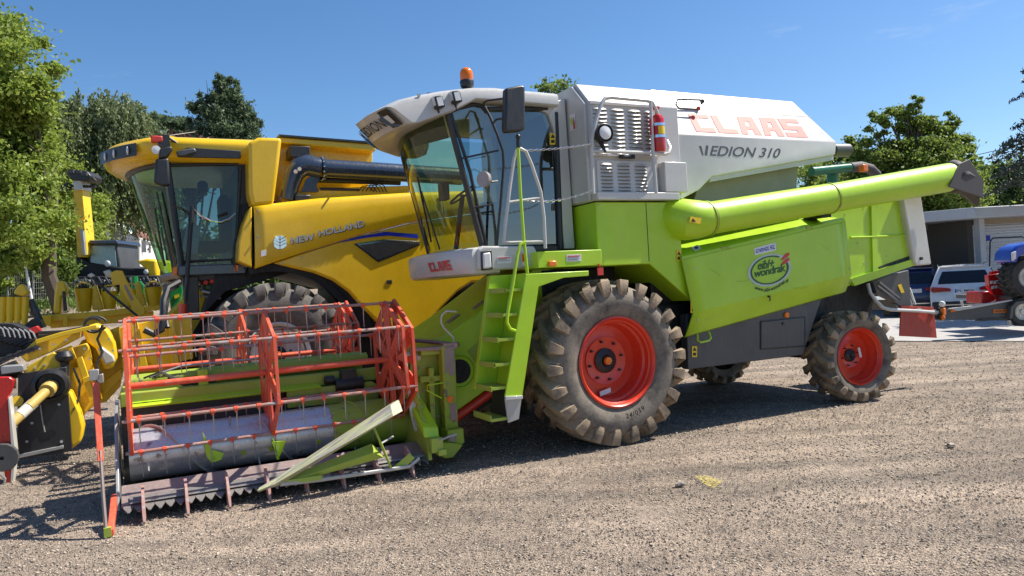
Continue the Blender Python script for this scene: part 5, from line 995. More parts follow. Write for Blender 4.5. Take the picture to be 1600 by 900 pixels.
A.part('hose_coil', MB().tube([on(146 + 14 * math.cos(a), 508 + 11 * math.sin(a), 3.9) for a in np.linspace(0, 5.6, 18)], .018, 7).tube([on(150 + 17 * math.cos(a), 506 + 11 * math.sin(a), 3.95) for a in np.linspace(.5, 6, 18)], .014, 7).tube([on(140, 510, 3.9), on(100, 518, 3.85), on(60, 520, 3.9)], .02, 7), BLK, parent=fr)
# second header behind: cones, beam, folding arm
Bt = Thing('maize_header', 'yellow maize header with upright cone snouts and folding arm, behind the black row units', 'combine header', mw((-5.6, 7.2, 0)), TH)
def bp(name, L_, v0, v1, m, par=None, bev=.01): return Bt.part(name, MB().prism([pl(x, y, v0) for x, y in L_], v0, v1), m, parent=par, bev=bev)
bm_ = bp('frame_beam', [(58, 493), (150, 487), (250, 476), (250, 484), (150, 497), (60, 504)], 6.6, 6.8, YELI)
bp('frame_plate', [(60, 494), (80, 492), (80, 510), (68, 508)], 6.5, 6.6, YELI, bm_); bp('frame_beam', [(70, 500), (240, 486), (240, 500), (80, 513)], 6.7, 7.1, YELI, bm_); bp('frame_post', [(99, 495), (106, 494), (106, 510), (99, 510)], 6.5, 6.6, YELI, bm_)
for k, (x, w_, yt, yb) in enumerate(((131, 14.5, 451, 487), (171, 12.5, 455, 483), (241, 14.5, 449, 478), (205, 11, 452, 482))):
    c0 = Vector(on(x, (yt + yb) / 2, 7.0)); s_ = (c0 - Vector(on(x, yt, 7.0))).length; w0 = (Vector(on(x + w_, yt, 7)) - Vector(on(x, yt, 7))).length
    Bt.part('cone_snout', MB().lathe([(w0 * .72, -s_), (w0 * .98, s_ * .8), (w0, s_), (w0 * .93, s_), (w0 * .88, s_ * .75), (w0 * .6, -s_ * .9)], c0, 'z', 24).tube([c0 + Vector((w0 * .95 * math.cos(a), w0 * .95 * math.sin(a), s_ + .1 * abs(math.sin(a)))) for a in np.linspace(0, PI, 8)], .012, 6), YELI, parent=bm_)
for (x, yy) in ((150, 484), (193, 480), (218, 478)): bp('side_snout', [(x - 6, yy - 36), (x, yy - 40), (x + 12, yy), (x - 6, yy)], 6.9, 7.2, YELI, bm_, .02)
sn = bp('snout_post', [(83, 490), (85, 458), (88, 442), (93, 438), (100, 439), (104, 446), (105, 462), (96, 464), (95, 490)], 6.6, 6.95, YELI, bm_, .03); bp('post_strut', [(97, 455), (102, 455), (105, 485), (99, 486)], 6.55, 6.6, BLK, bm_)
for x0_, x1_ in ((-24, -12), (-12, -1), (-1, 10), (10, 22.5), (22.5, 34), (34, 45)):
    a, b = Vector(on((x0_ + x1_) / 2, 464, 5.6)), Vector(on((x0_ + x1_) / 2 - 1.5, 512, 5.6)); w0 = (Vector(on(x1_, 480, 5.6)) - Vector(on(x0_, 480, 5.6))).length * .56
    Bt.part('folded_snout', MB().tube([a, a.lerp(b, .5), b], [w0, w0 * .97, w0 * .75], 18, sx=1.0), YELI, parent=bm_)
bp('snout_tip', [(20, 458), (28, 446), (33, 443), (39, 446), (45, 457), (42, 461), (34, 463)], 5.5, 5.75, YELI, bm_, .05)
Bt.part('hinge_pipe', MB().tube([on(47, 468, 5.7), on(55, 487, 5.7), on(62, 502, 5.7)], .05, 12).tube([on(52, 484, 5.7), on(57, 490, 5.7)], .065, 12), CHAR, parent=bm_)
bp('hinge_block', [(38, 508), (50, 498), (62, 500), (68, 512), (50, 516)], 5.3, 5.7, BLK, bm_)
arm = bp('folding_arm', [(172, 426), (182, 422), (192, 423), (198, 437), (212, 462), (228, 484), (224, 493), (212, 492), (200, 470), (186, 444), (176, 446)], 5.6, 5.75, YELI)
bp('arm_slot', [(193, 446), (197, 445), (209, 468), (205, 470)], 5.59, 5.6, RUSTY, arm, 0); bp('arm_head', [(161, 424), (171, 421), (178, 428), (176, 434), (166, 432)], 5.7, 5.9, CREAM, arm)
Bt.part('stay_rod', MB().tube([on(140, 430, 5.5), on(175, 462, 5.45), (pl(215, 494, 5.4)[0], 5.4, pl(215, 494, 5.4)[1])], .018, 7), BLK, parent=arm)
bp('diamond_plate', [(136, 430), (143, 426), (149, 430), (142, 434)], 5.45, 5.5, CREAM, arm)
Rt = Thing('implement_frame', 'red implement frame cut off by the left edge of the picture beside the black plate', 'farm implement', mw((-5.6, 2.4, 0)), TH)
def rp_(name, L_, v0, v1, m, par=None, bev=.01): return Rt.part(name, MB().prism([pl(x, y, v0) for x, y in L_], v0, v1), m, parent=par, bev=bev)
rr_ = rp_('side_plate', [(-40, 590), (14, 589), (22, 594), (20, 606), (12, 622), (14, 650), (20, 690), (22, 712), (-40, 720)], 2.9, 3.0, FIRE)
rp_('plate_edge', [(12, 622), (15, 621), (24, 706), (20, 765), (16, 763), (18, 706)], 2.85, 3.05, CREAM, rr_, .004)
rp_('leg', [(-40, 690), (10, 694), (15, 710), (18, 760), (10, 763), (4, 720), (-40, 712)], 2.86, 2.9, RED, rr_)
Rt.part('sprocket', MB().lathe([(.02, 0), (.14, 0), (.15, .05), (0, .05)], on(3, 716, 2.8), 'v', 16), CHAR, parent=rr_); Rt.part('foot_strut', MB().tube([on(-5, 735, 2.8), on(8, 748, 2.8), on(6, 760, 2.8), on(-8, 765, 2.8)], .014, 6), GALV, parent=rr_)
# green and black attachment below the yellow cab
Jt = Thing('green_implement', 'green sheet metal implement with a yellow stripe standing below the yellow combine cab', 'farm implement', mw((-4.9, 9, 0)), TH)
gj = Jt.part('side_plate', MB().prism([pl(x, y, 8.2) for x, y in [(262, 437), (283, 433), (286, 455), (276, 488), (268, 490)]], 8.2, 8.5), plain('green_sheet', (.010, .22, .045), .35), bev=.02)
Jt.part('stripe', MB().prism([pl(x, y, 8.2) for x, y in [(272, 462), (280, 459), (280, 464), (273, 467)]], 8.18, 8.2), YLB, parent=gj)
Jt.part('tube_frame', MB().tube([on(210, 432, 8.6), on(212, 470, 8.6)], .06, 8).tube([on(218, 440, 8.6), on(224, 448, 8.6), on(222, 462, 8.6), on(216, 468, 8.6)], .03, 8), plain('green_sheet', (.010, .22, .045), .35), parent=gj)
# loader far behind on the higher yard
gz = lambda x, y: 0
Lt = Thing('loader', 'yellow telescopic loader with raised boom and glass cab, behind the cone snouts', 'loader', at(160, 452, 27), 0, frame=ww)
LD = 27
bo = Lt.part('boom', wprism([(114, 292), (128, 292), (138, 395), (134, 402), (121, 402)], LD, .5), YELI, bev=.02)
Lt.part('inner_boom', wprism([(121, 345), (131, 343), (136, 398), (126, 400)], LD - .12, .12), YELI, parent=bo, bev=.01); Lt.part('boom_ram', wprism([(125, 358), (129, 358), (133, 398), (129, 398)], LD - .25, .12), GALV, parent=bo)
Lt.part('boom_head', wprism([(113, 283), (126, 281), (129, 296), (116, 298)], LD - .1, .6), CREAM, parent=bo, bev=.02)
Lt.part('attachment_head', wprism([(106, 264), (135, 267), (142, 275), (138, 283), (112, 281), (104, 272)], LD - .2, .8), BLK, bev=.04)
for x, y in ((110, 268), (122, 269), (131, 272)): Lt.part('attachment_lug', wprism([(x - 4, y - 3), (x + 4, y - 3), (x + 4, y + 2), (x - 4, y + 2)], LD - .3, .1), CHAR)
Lt.part('fork_carriage', MB().cyl(at(97, 290, LD), at(150, 292, LD), .05, n=8).cyl(at(138, 272, LD), at(150, 283, LD), .04, n=8).box(at(102, 292, LD), (.3, .3, .25)), BLK)
cb_ = Lt.part('cab_frame', wprism([(140, 378), (183, 378), (188, 420), (138, 420)], LD + .2, 1.5), CHAR, bev=.05)
Lt.part('cab_glass', wprism([(143, 384), (179, 384), (182, 416), (141, 416)], LD + .17, .03), plain('loader_glass', (.30, .42, .42), .08), parent=cb_); Lt.part('cab_roof', wprism([(139, 375), (182, 375), (184, 381), (138, 381)], LD + .05, 1.7), SLATE, parent=cb_, bev=.03)
bd_ = Lt.part('body', wprism([(120, 398), (140, 410), (190, 418), (230, 420), (232, 436), (112, 438), (116, 410)], LD + .1, 3.0), DARK, bev=.05)
Lt.part('engine_cover', wprism([(84, 414), (98, 409), (116, 407), (118, 424), (100, 428), (84, 424)], LD, 2.5), YELI, bev=.08, parent=bd_)
Lt.part('battery_box', wprism([(77, 422), (98, 421), (99, 436), (76, 437)], LD - .6, .6), CHAR, bev=.03, parent=bd_); Lt.part('fender', wprism([(212, 408), (228, 404), (244, 406), (244, 436), (234, 436), (226, 420)], LD, 1.5), YELI, bev=.08, parent=bd_)
for x, y, r in ((86, 412, 3.5), (168, 412, 5), (228, 425, 4), (81, 440, 3), (222, 443, 3)): Lt.part('lamp', MB().ball(at(x, y, LD - .3), r * LD / F_PX, 10, (1, .5, 1)), LENS, parent=bd_)
Lt.part('mirror', wprism([(66, 386), (76, 384), (77, 400), (67, 402)], LD - .5, .15), BLK, bev=.03, parent=bd_); Lt.part('mirror_arm', MB().tube([at(76, 392, LD - .4), at(84, 388, LD - .3), at(84, 405, LD - .2), at(112, 430, LD - .1)], .03, 6), BLK, parent=bd_)
for cx, r in ((88, .75), (238, .75)):
    c_ = at(cx, 452, LD + .3); Lt.part('wheel', MB().lathe([(.0, -.1), (.35, -.12), (.4, -.2), (r * .9, -.22), (r, -.1), (r, .25), (0, .25)], c_, 'v', 24) if False else MB().cyl(c_, c_ + Vector((0, .5, 0)), r, n=24), TYRE, parent=bd_, frame=ww)
Lt.part('front_linkage', wprism([(120, 432), (250, 430), (252, 446), (118, 450)], LD - .8, .8), DARK, bev=.05, parent=bd_)
mb = MB()
for k in range(26): mb.tube([at(110 + 5.4 * k, 436 + random.uniform(-3, 3), LD - 1.2), at(116 + 5.4 * k, 446 + random.uniform(-4, 4), LD - 1.3), at(120 + 5.4 * k, 440 + random.uniform(-4, 5), LD - 1.1)], .04, 5)
Lt.part('hoses', mb, CHAR, parent=bd_, kind='stuff')
# ============================================================ BUILDINGS
def bpz(T, name, L_, D, t, m, par=None, bev=0): return T.part(name, wprism(L_, D, t), m, parent=par, bev=bev)
WALL = plain('white_render', (.78, .76, .70), .8); ROOFM = plain('roof_tile', (.22, .10, .07), .8)
bw = Thing('house', 'long white rendered building with small dark windows glimpsed under the weeping birch', 'building', at(200, 425, 52), 0, frame=ww)
w_ = bpz(bw, 'wall', [(150, 330), (188, 352), (216, 374), (216, 424), (150, 426)], 50, .4, WALL)
p = [at(216, 374, 50), at(216, 424, 50), at(262, 415, 66), at(262, 388, 66)]
bw.part('side_wall', MB().add(p + [q + Vector((-.5, .5, 0)) for q in p], [(0, 1, 2, 3), (7, 6, 5, 4), (0, 3, 7, 4), (1, 0, 4, 5), (2, 1, 5, 6), (3, 2, 6, 7)]), WALL, parent=w_)
for k in range(5):
    a0 = at(221 + 7.5 * k, 384 + 1.4 * k, 51.5 + 3 * k); bw.part('window', MB().box(a0 + Vector((0, -.1, 0)), (.12, 1.0, .9), Matrix.Rotation(-.15, 3, 'Z')), GRYP, parent=w_)
for x, y in ((193, 408), (203, 409), (209, 408)): bw.part('window', MB().box(at(x, y, 49.9), (.35, .1, .8)), GRYP, parent=w_)
bw.part('gutter', MB().tube([at(215, 373, 49.8), at(262, 389, 65.8)], .12, 6).tube([at(217, 376, 49.8), at(217, 422, 49.8)], .09, 6), CREAM, parent=w_)
p = [at(214, 371, 49.5), at(264, 388, 66), at(258, 372, 70), at(196, 345, 54)]; bw.part('roof', MB().add(p + [q + Vector((0, 0, .25)) for q in p], [(3, 2, 1, 0), (4, 5, 6, 7), (0, 1, 5, 4), (1, 2, 6, 5), (2, 3, 7, 6), (3, 0, 4, 7)]), ROOFM, parent=w_)
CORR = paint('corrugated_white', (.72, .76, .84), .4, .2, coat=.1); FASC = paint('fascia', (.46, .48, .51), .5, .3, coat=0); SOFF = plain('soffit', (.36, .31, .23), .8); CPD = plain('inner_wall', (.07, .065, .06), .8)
cp = Thing('carport', 'pale flat roofed carport and workshop with a louvred white wall at the right edge', 'building', (15, 28, 0), 0, frame=ww)
z0, z1 = 2.55, 2.95
def xat(px, D): return at(px, 410, D).x
rfz = lambda px, py, D: at(px, py, D).z
mb = MB(); a = at(1524, 332, 24.5); b = at(1430, 347, 33); c = at(1330, 353, 37); hgt = .42
rf_ = MB(); pts = [Vector((a.x, 24.5, 3.15)), Vector((a.x + 14, 25.3, 3.15)), Vector((a.x + 16, 40, 3.6)), Vector((5, 44, 3.6)), Vector((7.5, 37, 3.5))]
rf_.add(pts + [q + Vector((0, 0, .36)) for q in pts], [(4, 3, 2, 1, 0), (5, 6, 7, 8, 9)] + [(i, (i + 1) % 5, 5 + (i + 1) % 5, 5 + i) for i in range(5)])
roofc = cp.part('roof', rf_, FASC, bev=.03)
def zof(px, py, D): return at(px, py, D).z
pxz = lambda px, D: at(px, 400, D).x
XL, XR = pxz(1538, 25.6), pxz(1538, 25.6) + 12
cp.part('post', MB().prism([(pxz(1533, 25.3), 25.3), (pxz(1541, 25.3), 25.3), (pxz(1541, 25.3), 25.6), (pxz(1533, 25.3), 25.6)], 0, 3.3, 'z'), FASC)
wl_ = cp.part('wall', MB().box((XL + 6, 26.3, 1.6), (12, .15, 3.25)), CORR)
sl_ = None
for k in range(30):
    z = .25 + .098 * k
    if sl_ is None: sl_ = cp.part('wall_slat', MB().ring([[Vector((XL, 26.22, z)), Vector((XL, 26.16, z + .03)), Vector((XL, 26.22, z + .08))], [Vector((XL + 8, 26.22, z)), Vector((XL + 8, 26.16, z + .03)), Vector((XL + 8, 26.22, z + .08))]]), CORR, parent=wl_); z_s = z
    else: cp.rep(sl_, [(0, 0, z - z_s)])
cp.part('lintel', MB().box((XL + 5, 26.1, 3.12), (10, .3, .24)), SOFF, parent=wl_)
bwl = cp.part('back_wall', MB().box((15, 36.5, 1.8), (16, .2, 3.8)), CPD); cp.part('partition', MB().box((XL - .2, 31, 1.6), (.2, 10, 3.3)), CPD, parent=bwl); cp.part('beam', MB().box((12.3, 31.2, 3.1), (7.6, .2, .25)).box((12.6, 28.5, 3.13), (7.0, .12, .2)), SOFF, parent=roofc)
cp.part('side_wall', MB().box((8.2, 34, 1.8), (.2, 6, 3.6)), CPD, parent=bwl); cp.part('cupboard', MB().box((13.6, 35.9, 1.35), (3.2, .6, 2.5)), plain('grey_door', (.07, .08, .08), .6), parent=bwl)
q = at(1544, 372, 25.9); cp.part('blue_sign', MB().box(q, (.13, .03, .19)), BLUP, parent=wl_)
sgn = Thing('wire_panel', 'black rounded tube frame with fine mesh standing before the louvred white wall', 'mesh panel', (at(1560, 425, 25.4).x, 25.4, 0), 0, frame=ww)
mbm = MB(); A_ = [at(x, y, 25.4) for x, y in ((1546, 425), (1547, 378), (1551, 372), (1597, 370), (1603, 374), (1603, 427), (1550, 425))]; pf = sgn.part('tube_frame', MB().tube(A_, .025, 8, True), BLK)
for k in range(22): x = A_[0].x + .05 + k * .055; mbm.box((x, 25.4, (A_[0].z + A_[1].z) / 2), (.006, .006, 1.05))
for k in range(18): mbm.box(((A_[0].x + A_[3].x) / 2, 25.4, A_[0].z + .05 + k * .058), (1.2, .005, .005))
sgn.part('mesh', mbm, GALV, parent=pf, kind='stuff')
# ============================================================ CARS
def make_car(label, x, y, rz, body_m, plate_txt, seed=0, w=1.86, h=1.64, ln=4.6, tail=None):
    T = Thing('parked_car', label, 'car', (x, y, 0), rz, frame=lambda p: Vector((x, y, 0)) + Matrix.Rotation(rz, 3, 'Z') @ Vector(p))
    # car frame: rear at y=0, nose towards +y, x across
    sec = [(0.03, .42, .62), (-.02, .55, .95), (.0, .72, .98), (.06, .95, .97), (.12, 1.02, .96), (.35, 1.42, .80), (.50, 1.58, .72), (.75, 1.63, .70), (1.6, 1.64, .69), (2.5, 1.58, .70), (3.3, 1.12, .92), (3.6, 1.05, .95), (4.3, .90, .93), (4.55, .70, .88), (4.6, .45, .8)]
    base = .30
    rows = []
    for (yy, z, wf) in sec:
        hw = w / 2 * min(1, wf + .0); belt = min(z, .98); bw_ = w / 2 * (.97 if yy > .05 else .94)
        rows.append([Vector((-bw_, yy, base)), Vector((-w / 2 * (.99 if .05 < yy < 4.2 else .93), yy, min(z, .70))), Vector((-w / 2 * (.965 if .05 < yy < 4.2 else .9), yy, belt)), Vector((-hw, yy, z - .03)), Vector((-hw * .8, yy, z)), Vector((0, yy, z + .015)), Vector((hw * .8, yy, z)), Vector((hw, yy, z - .03)), Vector((w / 2 * (.965 if .05 < yy < 4.2 else .9), yy, belt)), Vector((w / 2 * (.99 if .05 < yy < 4.2 else .93), yy, min(z, .70))), Vector((bw_, yy, base))])
    b = T.part('body', MB().ring(rows), body_m, ang=28)
    G_ = BLKP; gl = plain('car_glass', (.012, .014, .018), .06)
    T.part('rear_window', MB().prism([(-.70, 1.07), (.70, 1.07), (.66, 1.22), (.56, 1.45), (-.56, 1.45), (-.66, 1.22)], -.01, .01).xf(lambda p: Vector((p.x, .115 + (p.z - 1.0) * .53 + p.y, p.z + .005))), gl, parent=b, bev=.004)
    T.part('spoiler', MB().box((0, .50, 1.585), (1.22, .24, .035)), body_m, parent=b, bev=.012)
    for s in (-1, 1):
        T.part('side_window', MB().add([(s * .925, .55, 1.02), (s * .93, 3.0, 1.02), (s * .745, 2.45, 1.52), (s * .745, .85, 1.54)], [(0, 1, 2, 3)]), gl, parent=b)
        T.part('tail_lamp', MB().prism([(s * .36, .86), (s * .88, .84), (s * .90, .92), (s * .86, 1.0), (s * .5, .97), (s * .38, .94)], -.03, .12), plain('tail_lens', (.30, .008, .012), .12), parent=b, bev=.01)
        T.part('roof_rail', MB().tube([(s * .66, .7, 1.63), (s * .66, .8, 1.68), (s * .66, 2.3, 1.66), (s * .66, 2.5, 1.6)], .015, 6), CHROME, parent=b)
        T.part('tail_pipe', MB().box((s * .62, -.01, .36), (.20, .06, .06)), CHROME, parent=b, bev=.01)
        for yy in (.85, 3.65):
            wc = (s * (w / 2 - .12), yy, .35); wm = T.part('wheel', MB().tube([(wc[0] - .11, yy, .35), (wc[0] + .11, yy, .35)], .35, 26), TYRE, parent=b); T.part('rim', MB().tube([(wc[0] - .115, yy, .35), (wc[0] + .115, yy, .35)], .23, 20), GALV, parent=wm)
    T.part('bumper', MB().box((0, .03, .42), (w * .95, .14, .26)), BLK, parent=b, bev=.04); T.part('bumper_trim', MB().box((0, -.035, .44), (1.1, .03, .03)), CHROME, parent=b)
    pt = T.part('number_plate', MB().box((0, -.045, .86), (.52, .02, .12)), WHT, parent=b); T.part('plate_band', MB().box((-.24, -.056, .86), (.04, .004, .11)), BLUP, parent=pt)
    if plate_txt: T.part('plate_text', fit(text_mb(plate_txt, 1, 0, .01), (-.20, -.058, .825), (.24, -.058, .825), (-.20, -.058, .895), (.24, -.058, .895)), BLKP, parent=pt)
    return T
CARW = paint('car_white', (.72, .72, .72), .25, .05, coat=.6, dent=0); CARB = paint('car_blue', (.010, .018, .085), .22, .05, coat=.8, dent=0)
q = at(1510, 492, 22.3); make_car('white estate car seen from behind, beyond the grey trailer', q.x, 22.3, rad(-29), CARW, 'PL MISE', 0)
q = at(1428, 485, 24.4); make_car('dark blue car with red tail lamps parked in shade left of the white car', q.x, 24.4, rad(-27), CARB, None, 1)
# ============================================================ TRAILER AND TRACTOR AT THE RIGHT
TRG = paint('trailer_grey', (.075, .076, .08), .45, .3, coat=.1)
tq = Thing('low_trailer', 'dark grey low trailer with tapering drawbar and orange maker plate', 'trailer', at(1560, 505, 16.8), 0, frame=ww)
TD = 16.6
tb_ = bpz(tq, 'side_beam', [(1482, 484), (1500, 483), (1526, 481), (1594, 468), (1640, 460), (1640, 500), (1577, 501), (1540, 500), (1478, 499)], TD, .12, TRG, None, .01)
bpz(tq, 'top_flange', [(1484, 482), (1525, 477), (1582, 468), (1582, 470), (1526, 481), (1496, 486)], TD - .08, .10, GREYW, tb_, .004)
bpz(tq, 'under_rail', [(1532, 498), (1576, 496), (1576, 499), (1532, 502)], TD - .04, .2, BLK, tb_)
bpz(tq, 'deck', [(1585, 462), (1680, 452), (1680, 458), (1585, 468)], TD + .1, 2.2, TRG, tb_)
bpz(tq, 'maker_plate', [(1552, 484), (1577, 483), (1577, 488), (1552, 489)], TD - .02, .02, ORG, tb_)
tq.part('maker_text', fit(text_mb('HOLPO', 1, 0, .03), at(1554, 488.3, TD - .03), at(1575, 487.3, TD - .03), at(1554, 485, TD - .03), at(1575, 484, TD - .03)), BLKP, parent=tb_)
bpz(tq, 'side_marker', [(1486, 484), (1494, 483), (1494, 487), (1486, 488)], TD - .03, .03, AMB, tb_)
tq.part('support_leg', MB().cyl(at(1577, 500, TD), at(1578, 507, TD), .05, n=8).cyl(at(1502, 470, TD), at(1504, 478, TD), .03, n=8), GALV, parent=tb_)
def side_wheel(T, px, py, D, r, wd, rimr, mrim, par):
    c_ = at(px, py, D); o = T.part('wheel', MB().lathe([(rimr, .03), (rimr * 1.08, 0), (r * .93, -.02), (r, .05), (r, wd - .05), (r * .93, wd), (rimr, wd)], c_, 'v', 36), TYRK, parent=par); T.part('rim', MB().lathe([(rimr, .03), (rimr * .92, .01), (rimr * .85, .06), (rimr * .3, .08), (rimr * .25, .03), (0, .03)], c_, 'v', 28), mrim, parent=o)
    for k in range(6): an = k * PI / 3; T.part('wheel_nut', MB().cyl(c_ + Vector((rimr * .55 * math.cos(an), .05, rimr * .55 * math.sin(an))), c_ + Vector((rimr * .55 * math.cos(an), .09, rimr * .55 * math.sin(an))), .018, n=6), CHROME, parent=o)
    return o
side_wheel(tq, 1600, 487, TD - .1, .33, .24, .19, CREAM, tb_); side_wheel(tq, 1650, 484, TD - .1, .33, .24, .19, CREAM, tb_)
bpz(tq, 'mudguard', [(1578, 498), (1580, 480), (1588, 471), (1660, 462), (1660, 467), (1592, 475), (1584, 483), (1582, 498)], TD - .15, .3, TRG, tb_, .01)
rdi = Thing('red_linkage', 'bright red pierced front linkage bracket standing on the grey trailer', 'farm implement', at(1560, 468, 17.3), 0, frame=ww)
r0 = bpz(rdi, 'bracket', [(1544, 430), (1573, 425), (1574, 445), (1566, 460), (1556, 464), (1546, 448)], 17.2, .15, FIRE, None, .01)
for i, (x, y) in enumerate(((1550, 441), (1555, 441), (1560, 440), (1552, 449), (1557, 448))): bpz(rdi, 'cut_out', [(x - 1.6, y - 2), (x + 1.6, y - 2.4), (x + 1, y + 2.4), (x - 2, y + 2.6)], 17.17, .05, WHT, r0)
bpz(rdi, 'foot', [(1534, 456), (1545, 455), (1556, 463), (1556, 470), (1545, 473), (1534, 474)], 17.1, .6, FIRE, r0, .02)
rdi.part('drum', MB().lathe([(0, -.5), (.16, -.48), (.20, -.2), (.20, .2), (.16, .48), (0, .5)], at(1582, 461, 17.4), 'u', 18), FIRE, parent=r0); bpz(rdi, 'lug', [(1549, 424), (1570, 422), (1571, 427), (1549, 429)], 17.25, .1, FIRE, r0)
tt = Thing('blue_tractor', 'front wheel and blue fender of a tractor loaded on the trailer at the right edge', 'tractor', at(1600, 465, 16.9), 0, frame=ww)
def wtyre(T, px, py, D, r, wd):
    c_ = at(px, py, D); o = T.part('wheel', MB().lathe([(r * .48, .04), (r * .55, -.01), (r * .85, -.03), (r * .93, .03), (r * .93, wd - .03), (r * .85, wd), (r * .5, wd)], c_, 'v', 40), TYRK)
    lg = MB()
    for k in range(20):
        for sd in (0, 1):
            a = 2 * PI * (k + .5 * sd) / 20; y0_, y1_ = (0, wd * .52) if sd == 0 else (wd, wd * .48)
            pr = []
            for yy, aa in ((y0_, a), (y1_, a + .18)): pr.append([c_ + Vector((rr_ * math.cos(aa + q_), yy, rr_ * math.sin(aa + q_))) for rr_, q_ in ((r * .92, .06), (r, .045), (r, -.045), (r * .92, -.06))])
            lg.ring(pr)
    T.part('tread', lg, TYRK, parent=o); T.part('rim', MB().lathe([(r * .5, .03), (r * .47, .0), (r * .42, .08), (r * .2, .10), (r * .15, .02), (0, .02)], c_, 'v', 30), CREAM, parent=o); return o
wtyre(tt, 1609, 433, 16.4, .48, .42)
TB = paint('tractor_blue', (.008, .05, .42), .22, .05, coat=.6, dent=0)
fn = bpz(tt, 'fender', [(1579, 409), (1581, 394), (1588, 385), (1602, 379), (1640, 373), (1640, 400), (1604, 396), (1594, 400), (1589, 411)], 16.3, .6, TB, None, .05)
bpz(tt, 'head_lamp', [(1582, 395), (1588, 392), (1588, 404), (1583, 408)], 16.26, .06, LENS, fn, .01); bpz(tt, 'axle', [(1590, 425), (1660, 415), (1660, 440), (1600, 445)], 16.9, .5, DARK, fn, .03)
# tube and amber lamp of a third harvester behind
tg = Thing('green_harvester_tube', 'dark green unloading tube with black elbow and amber lamp above the lime hood', 'unloading tube', mw((6.0, 5.5, 0)), TH)
t_ = tg.part('tube', MB().cyl(on(1268, 268, 5.2), on(1328, 262, 5.2), .10, n=20), plain('dark_green_paint', (.012, .14, .06), .3)); tg.part('elbow', MB().tube([on(1328, 262, 5.2), on(1345, 260, 5.2), on(1360, 264, 5.2), on(1370, 274, 5.2)], .115, 16), RUBH, parent=t_)
tg.part('amber_lamp', MB().box(on(1349, 263, 4.9), (.16, .14, .16)), ORG, parent=t_, bev=.02)
tg.part('support_column', MB().cyl(on(1300, 268, 5.4), (pl(1300, 268, 5.4)[0], 5.4, 0), .12, n=14), plain('dark_green_paint', (.012, .14, .06), .3), parent=t_)
# pole and mesh fence at the left
pz = Thing('marker_pole', 'slanting white pole with green and blue upper end leaning by the bushes', 'pole', at(49, 466, 20), 0, frame=ww)
p_ = pz.part('lower_pole', MB().cyl(at(50, 470, 20), at(31, 372, 20), .035, n=10), WHT); pz.part('middle_pole', MB().cyl(at(31, 372, 20), at(22, 332, 20), .036, n=10), plain('pole_green', (.02, .4, .06), .5), parent=p_); pz.part('tip', MB().cyl(at(22, 332, 20), at(20, 310, 20), .037, n=10), plain('pole_blue', (.05, .14, .30), .5), parent=p_)
fw = Thing('mesh_fence', 'thin grey wire mesh fence in front of the bushes behind the pole', 'fence', at(50, 470, 22), 0, frame=ww)
fp0 = fw.part('fence_post', MB().cyl(at(52, 472, 22), at(52, 424, 22), .03, n=8), GALV)
for x in (12, 82, -28): fw.part('fence_post', MB().cyl(at(x, 472 + (x - 52) * -.05, 22), at(x, 424 + (x - 52) * -.05, 22), .03, n=8), GALV, parent=fp0)
mb = MB()
for k in range(34): x = -28 + 3.4 * k; mb.tube([at(x, 471, 22), at(x, 425, 22)], .005, 3)
for k in range(6): mb.tube([at(-28, 470 - 9 * k, 22), at(86, 468 - 9 * k, 22)], .006, 3)
fw.part('wire_mesh', mb, GALV, parent=fp0, kind='stuff')
# ============================================================ GROUND
def rise(x, y):
    sx = np.clip((-x - 3.5) / 6, 0, 1); sy = np.clip((y - 13.5) / 9, 0, 1); s = (sx * sx * (3 - 2 * sx)) * (sy * sy * (3 - 2 * sy))
    return 1.9 * s + .03 * np.clip(y - 40, 0, 60) * s
gm, n, l, b = nt('gravel')
t = n.new('ShaderNodeTexCoord')
def vor(sc, feat='F1'):
    v = n.new('ShaderNodeTexVoronoi'); v.inputs['Scale'].default_value = sc; v.feature = feat; l.new(t.outputs['Object'], v.inputs['Vector']); return v
v1, v2, v3 = vor(95), vor(44), vor(13)
n1 = noise(n, l, .55, 6, .6); n2 = noise(n, l, 3.2, 8, .72); n3 = noise(n, l, 46, 6, .7)
base = mixc(n, l, ramp(n, l, n1.outputs[0], .35, .68).outputs[0], (.262, .215, .168), (.365, .302, .238))
base = mixc(n, l, ramp(n, l, n2.outputs[0], .50, .66).outputs[0], base, (.19, .155, .125))
base = mixc(n, l, ramp(n, l, noise(n, l, .9, 5, .6).outputs[0], .60, .76, (0, 0, 0, 1), (.5, .5, .5, 1)).outputs[0], base, (.36, .235, .155))
sp1 = n.new('ShaderNodeSeparateColor'); l.new(v1.outputs['Color'], sp1.inputs[0]); sp2 = n.new('ShaderNodeSeparateColor'); l.new(v2.outputs['Color'], sp2.inputs[0])
g1 = ramp(n, l, sp1.outputs[0], .0, 1.0, (.54, .54, .55, 1), (1.48, 1.45, 1.40, 1)); g2 = ramp(n, l, sp2.outputs[1], .3, 1, (.80, .80, .80, 1), (1.35, 1.33, 1.3, 1))
mu = n.new('ShaderNodeMixRGB'); mu.blend_type = 'MULTIPLY'; l.new(ramp(n, l, noise(n, l, 1.3, 5, .6).outputs[0], .38, .60, (.95, .95, .95, 1), (.45, .45, .45, 1)).outputs[0], mu.inputs[0]); l.new(base, mu.inputs[1]); l.new(g1.outputs[0], mu.inputs[2])
mu2 = n.new('ShaderNodeMixRGB'); mu2.blend_type = 'MULTIPLY'; mu2.inputs[0].default_value = .7; l.new(mu.outputs[0], mu2.inputs[1]); l.new(g2.outputs[0], mu2.inputs[2])
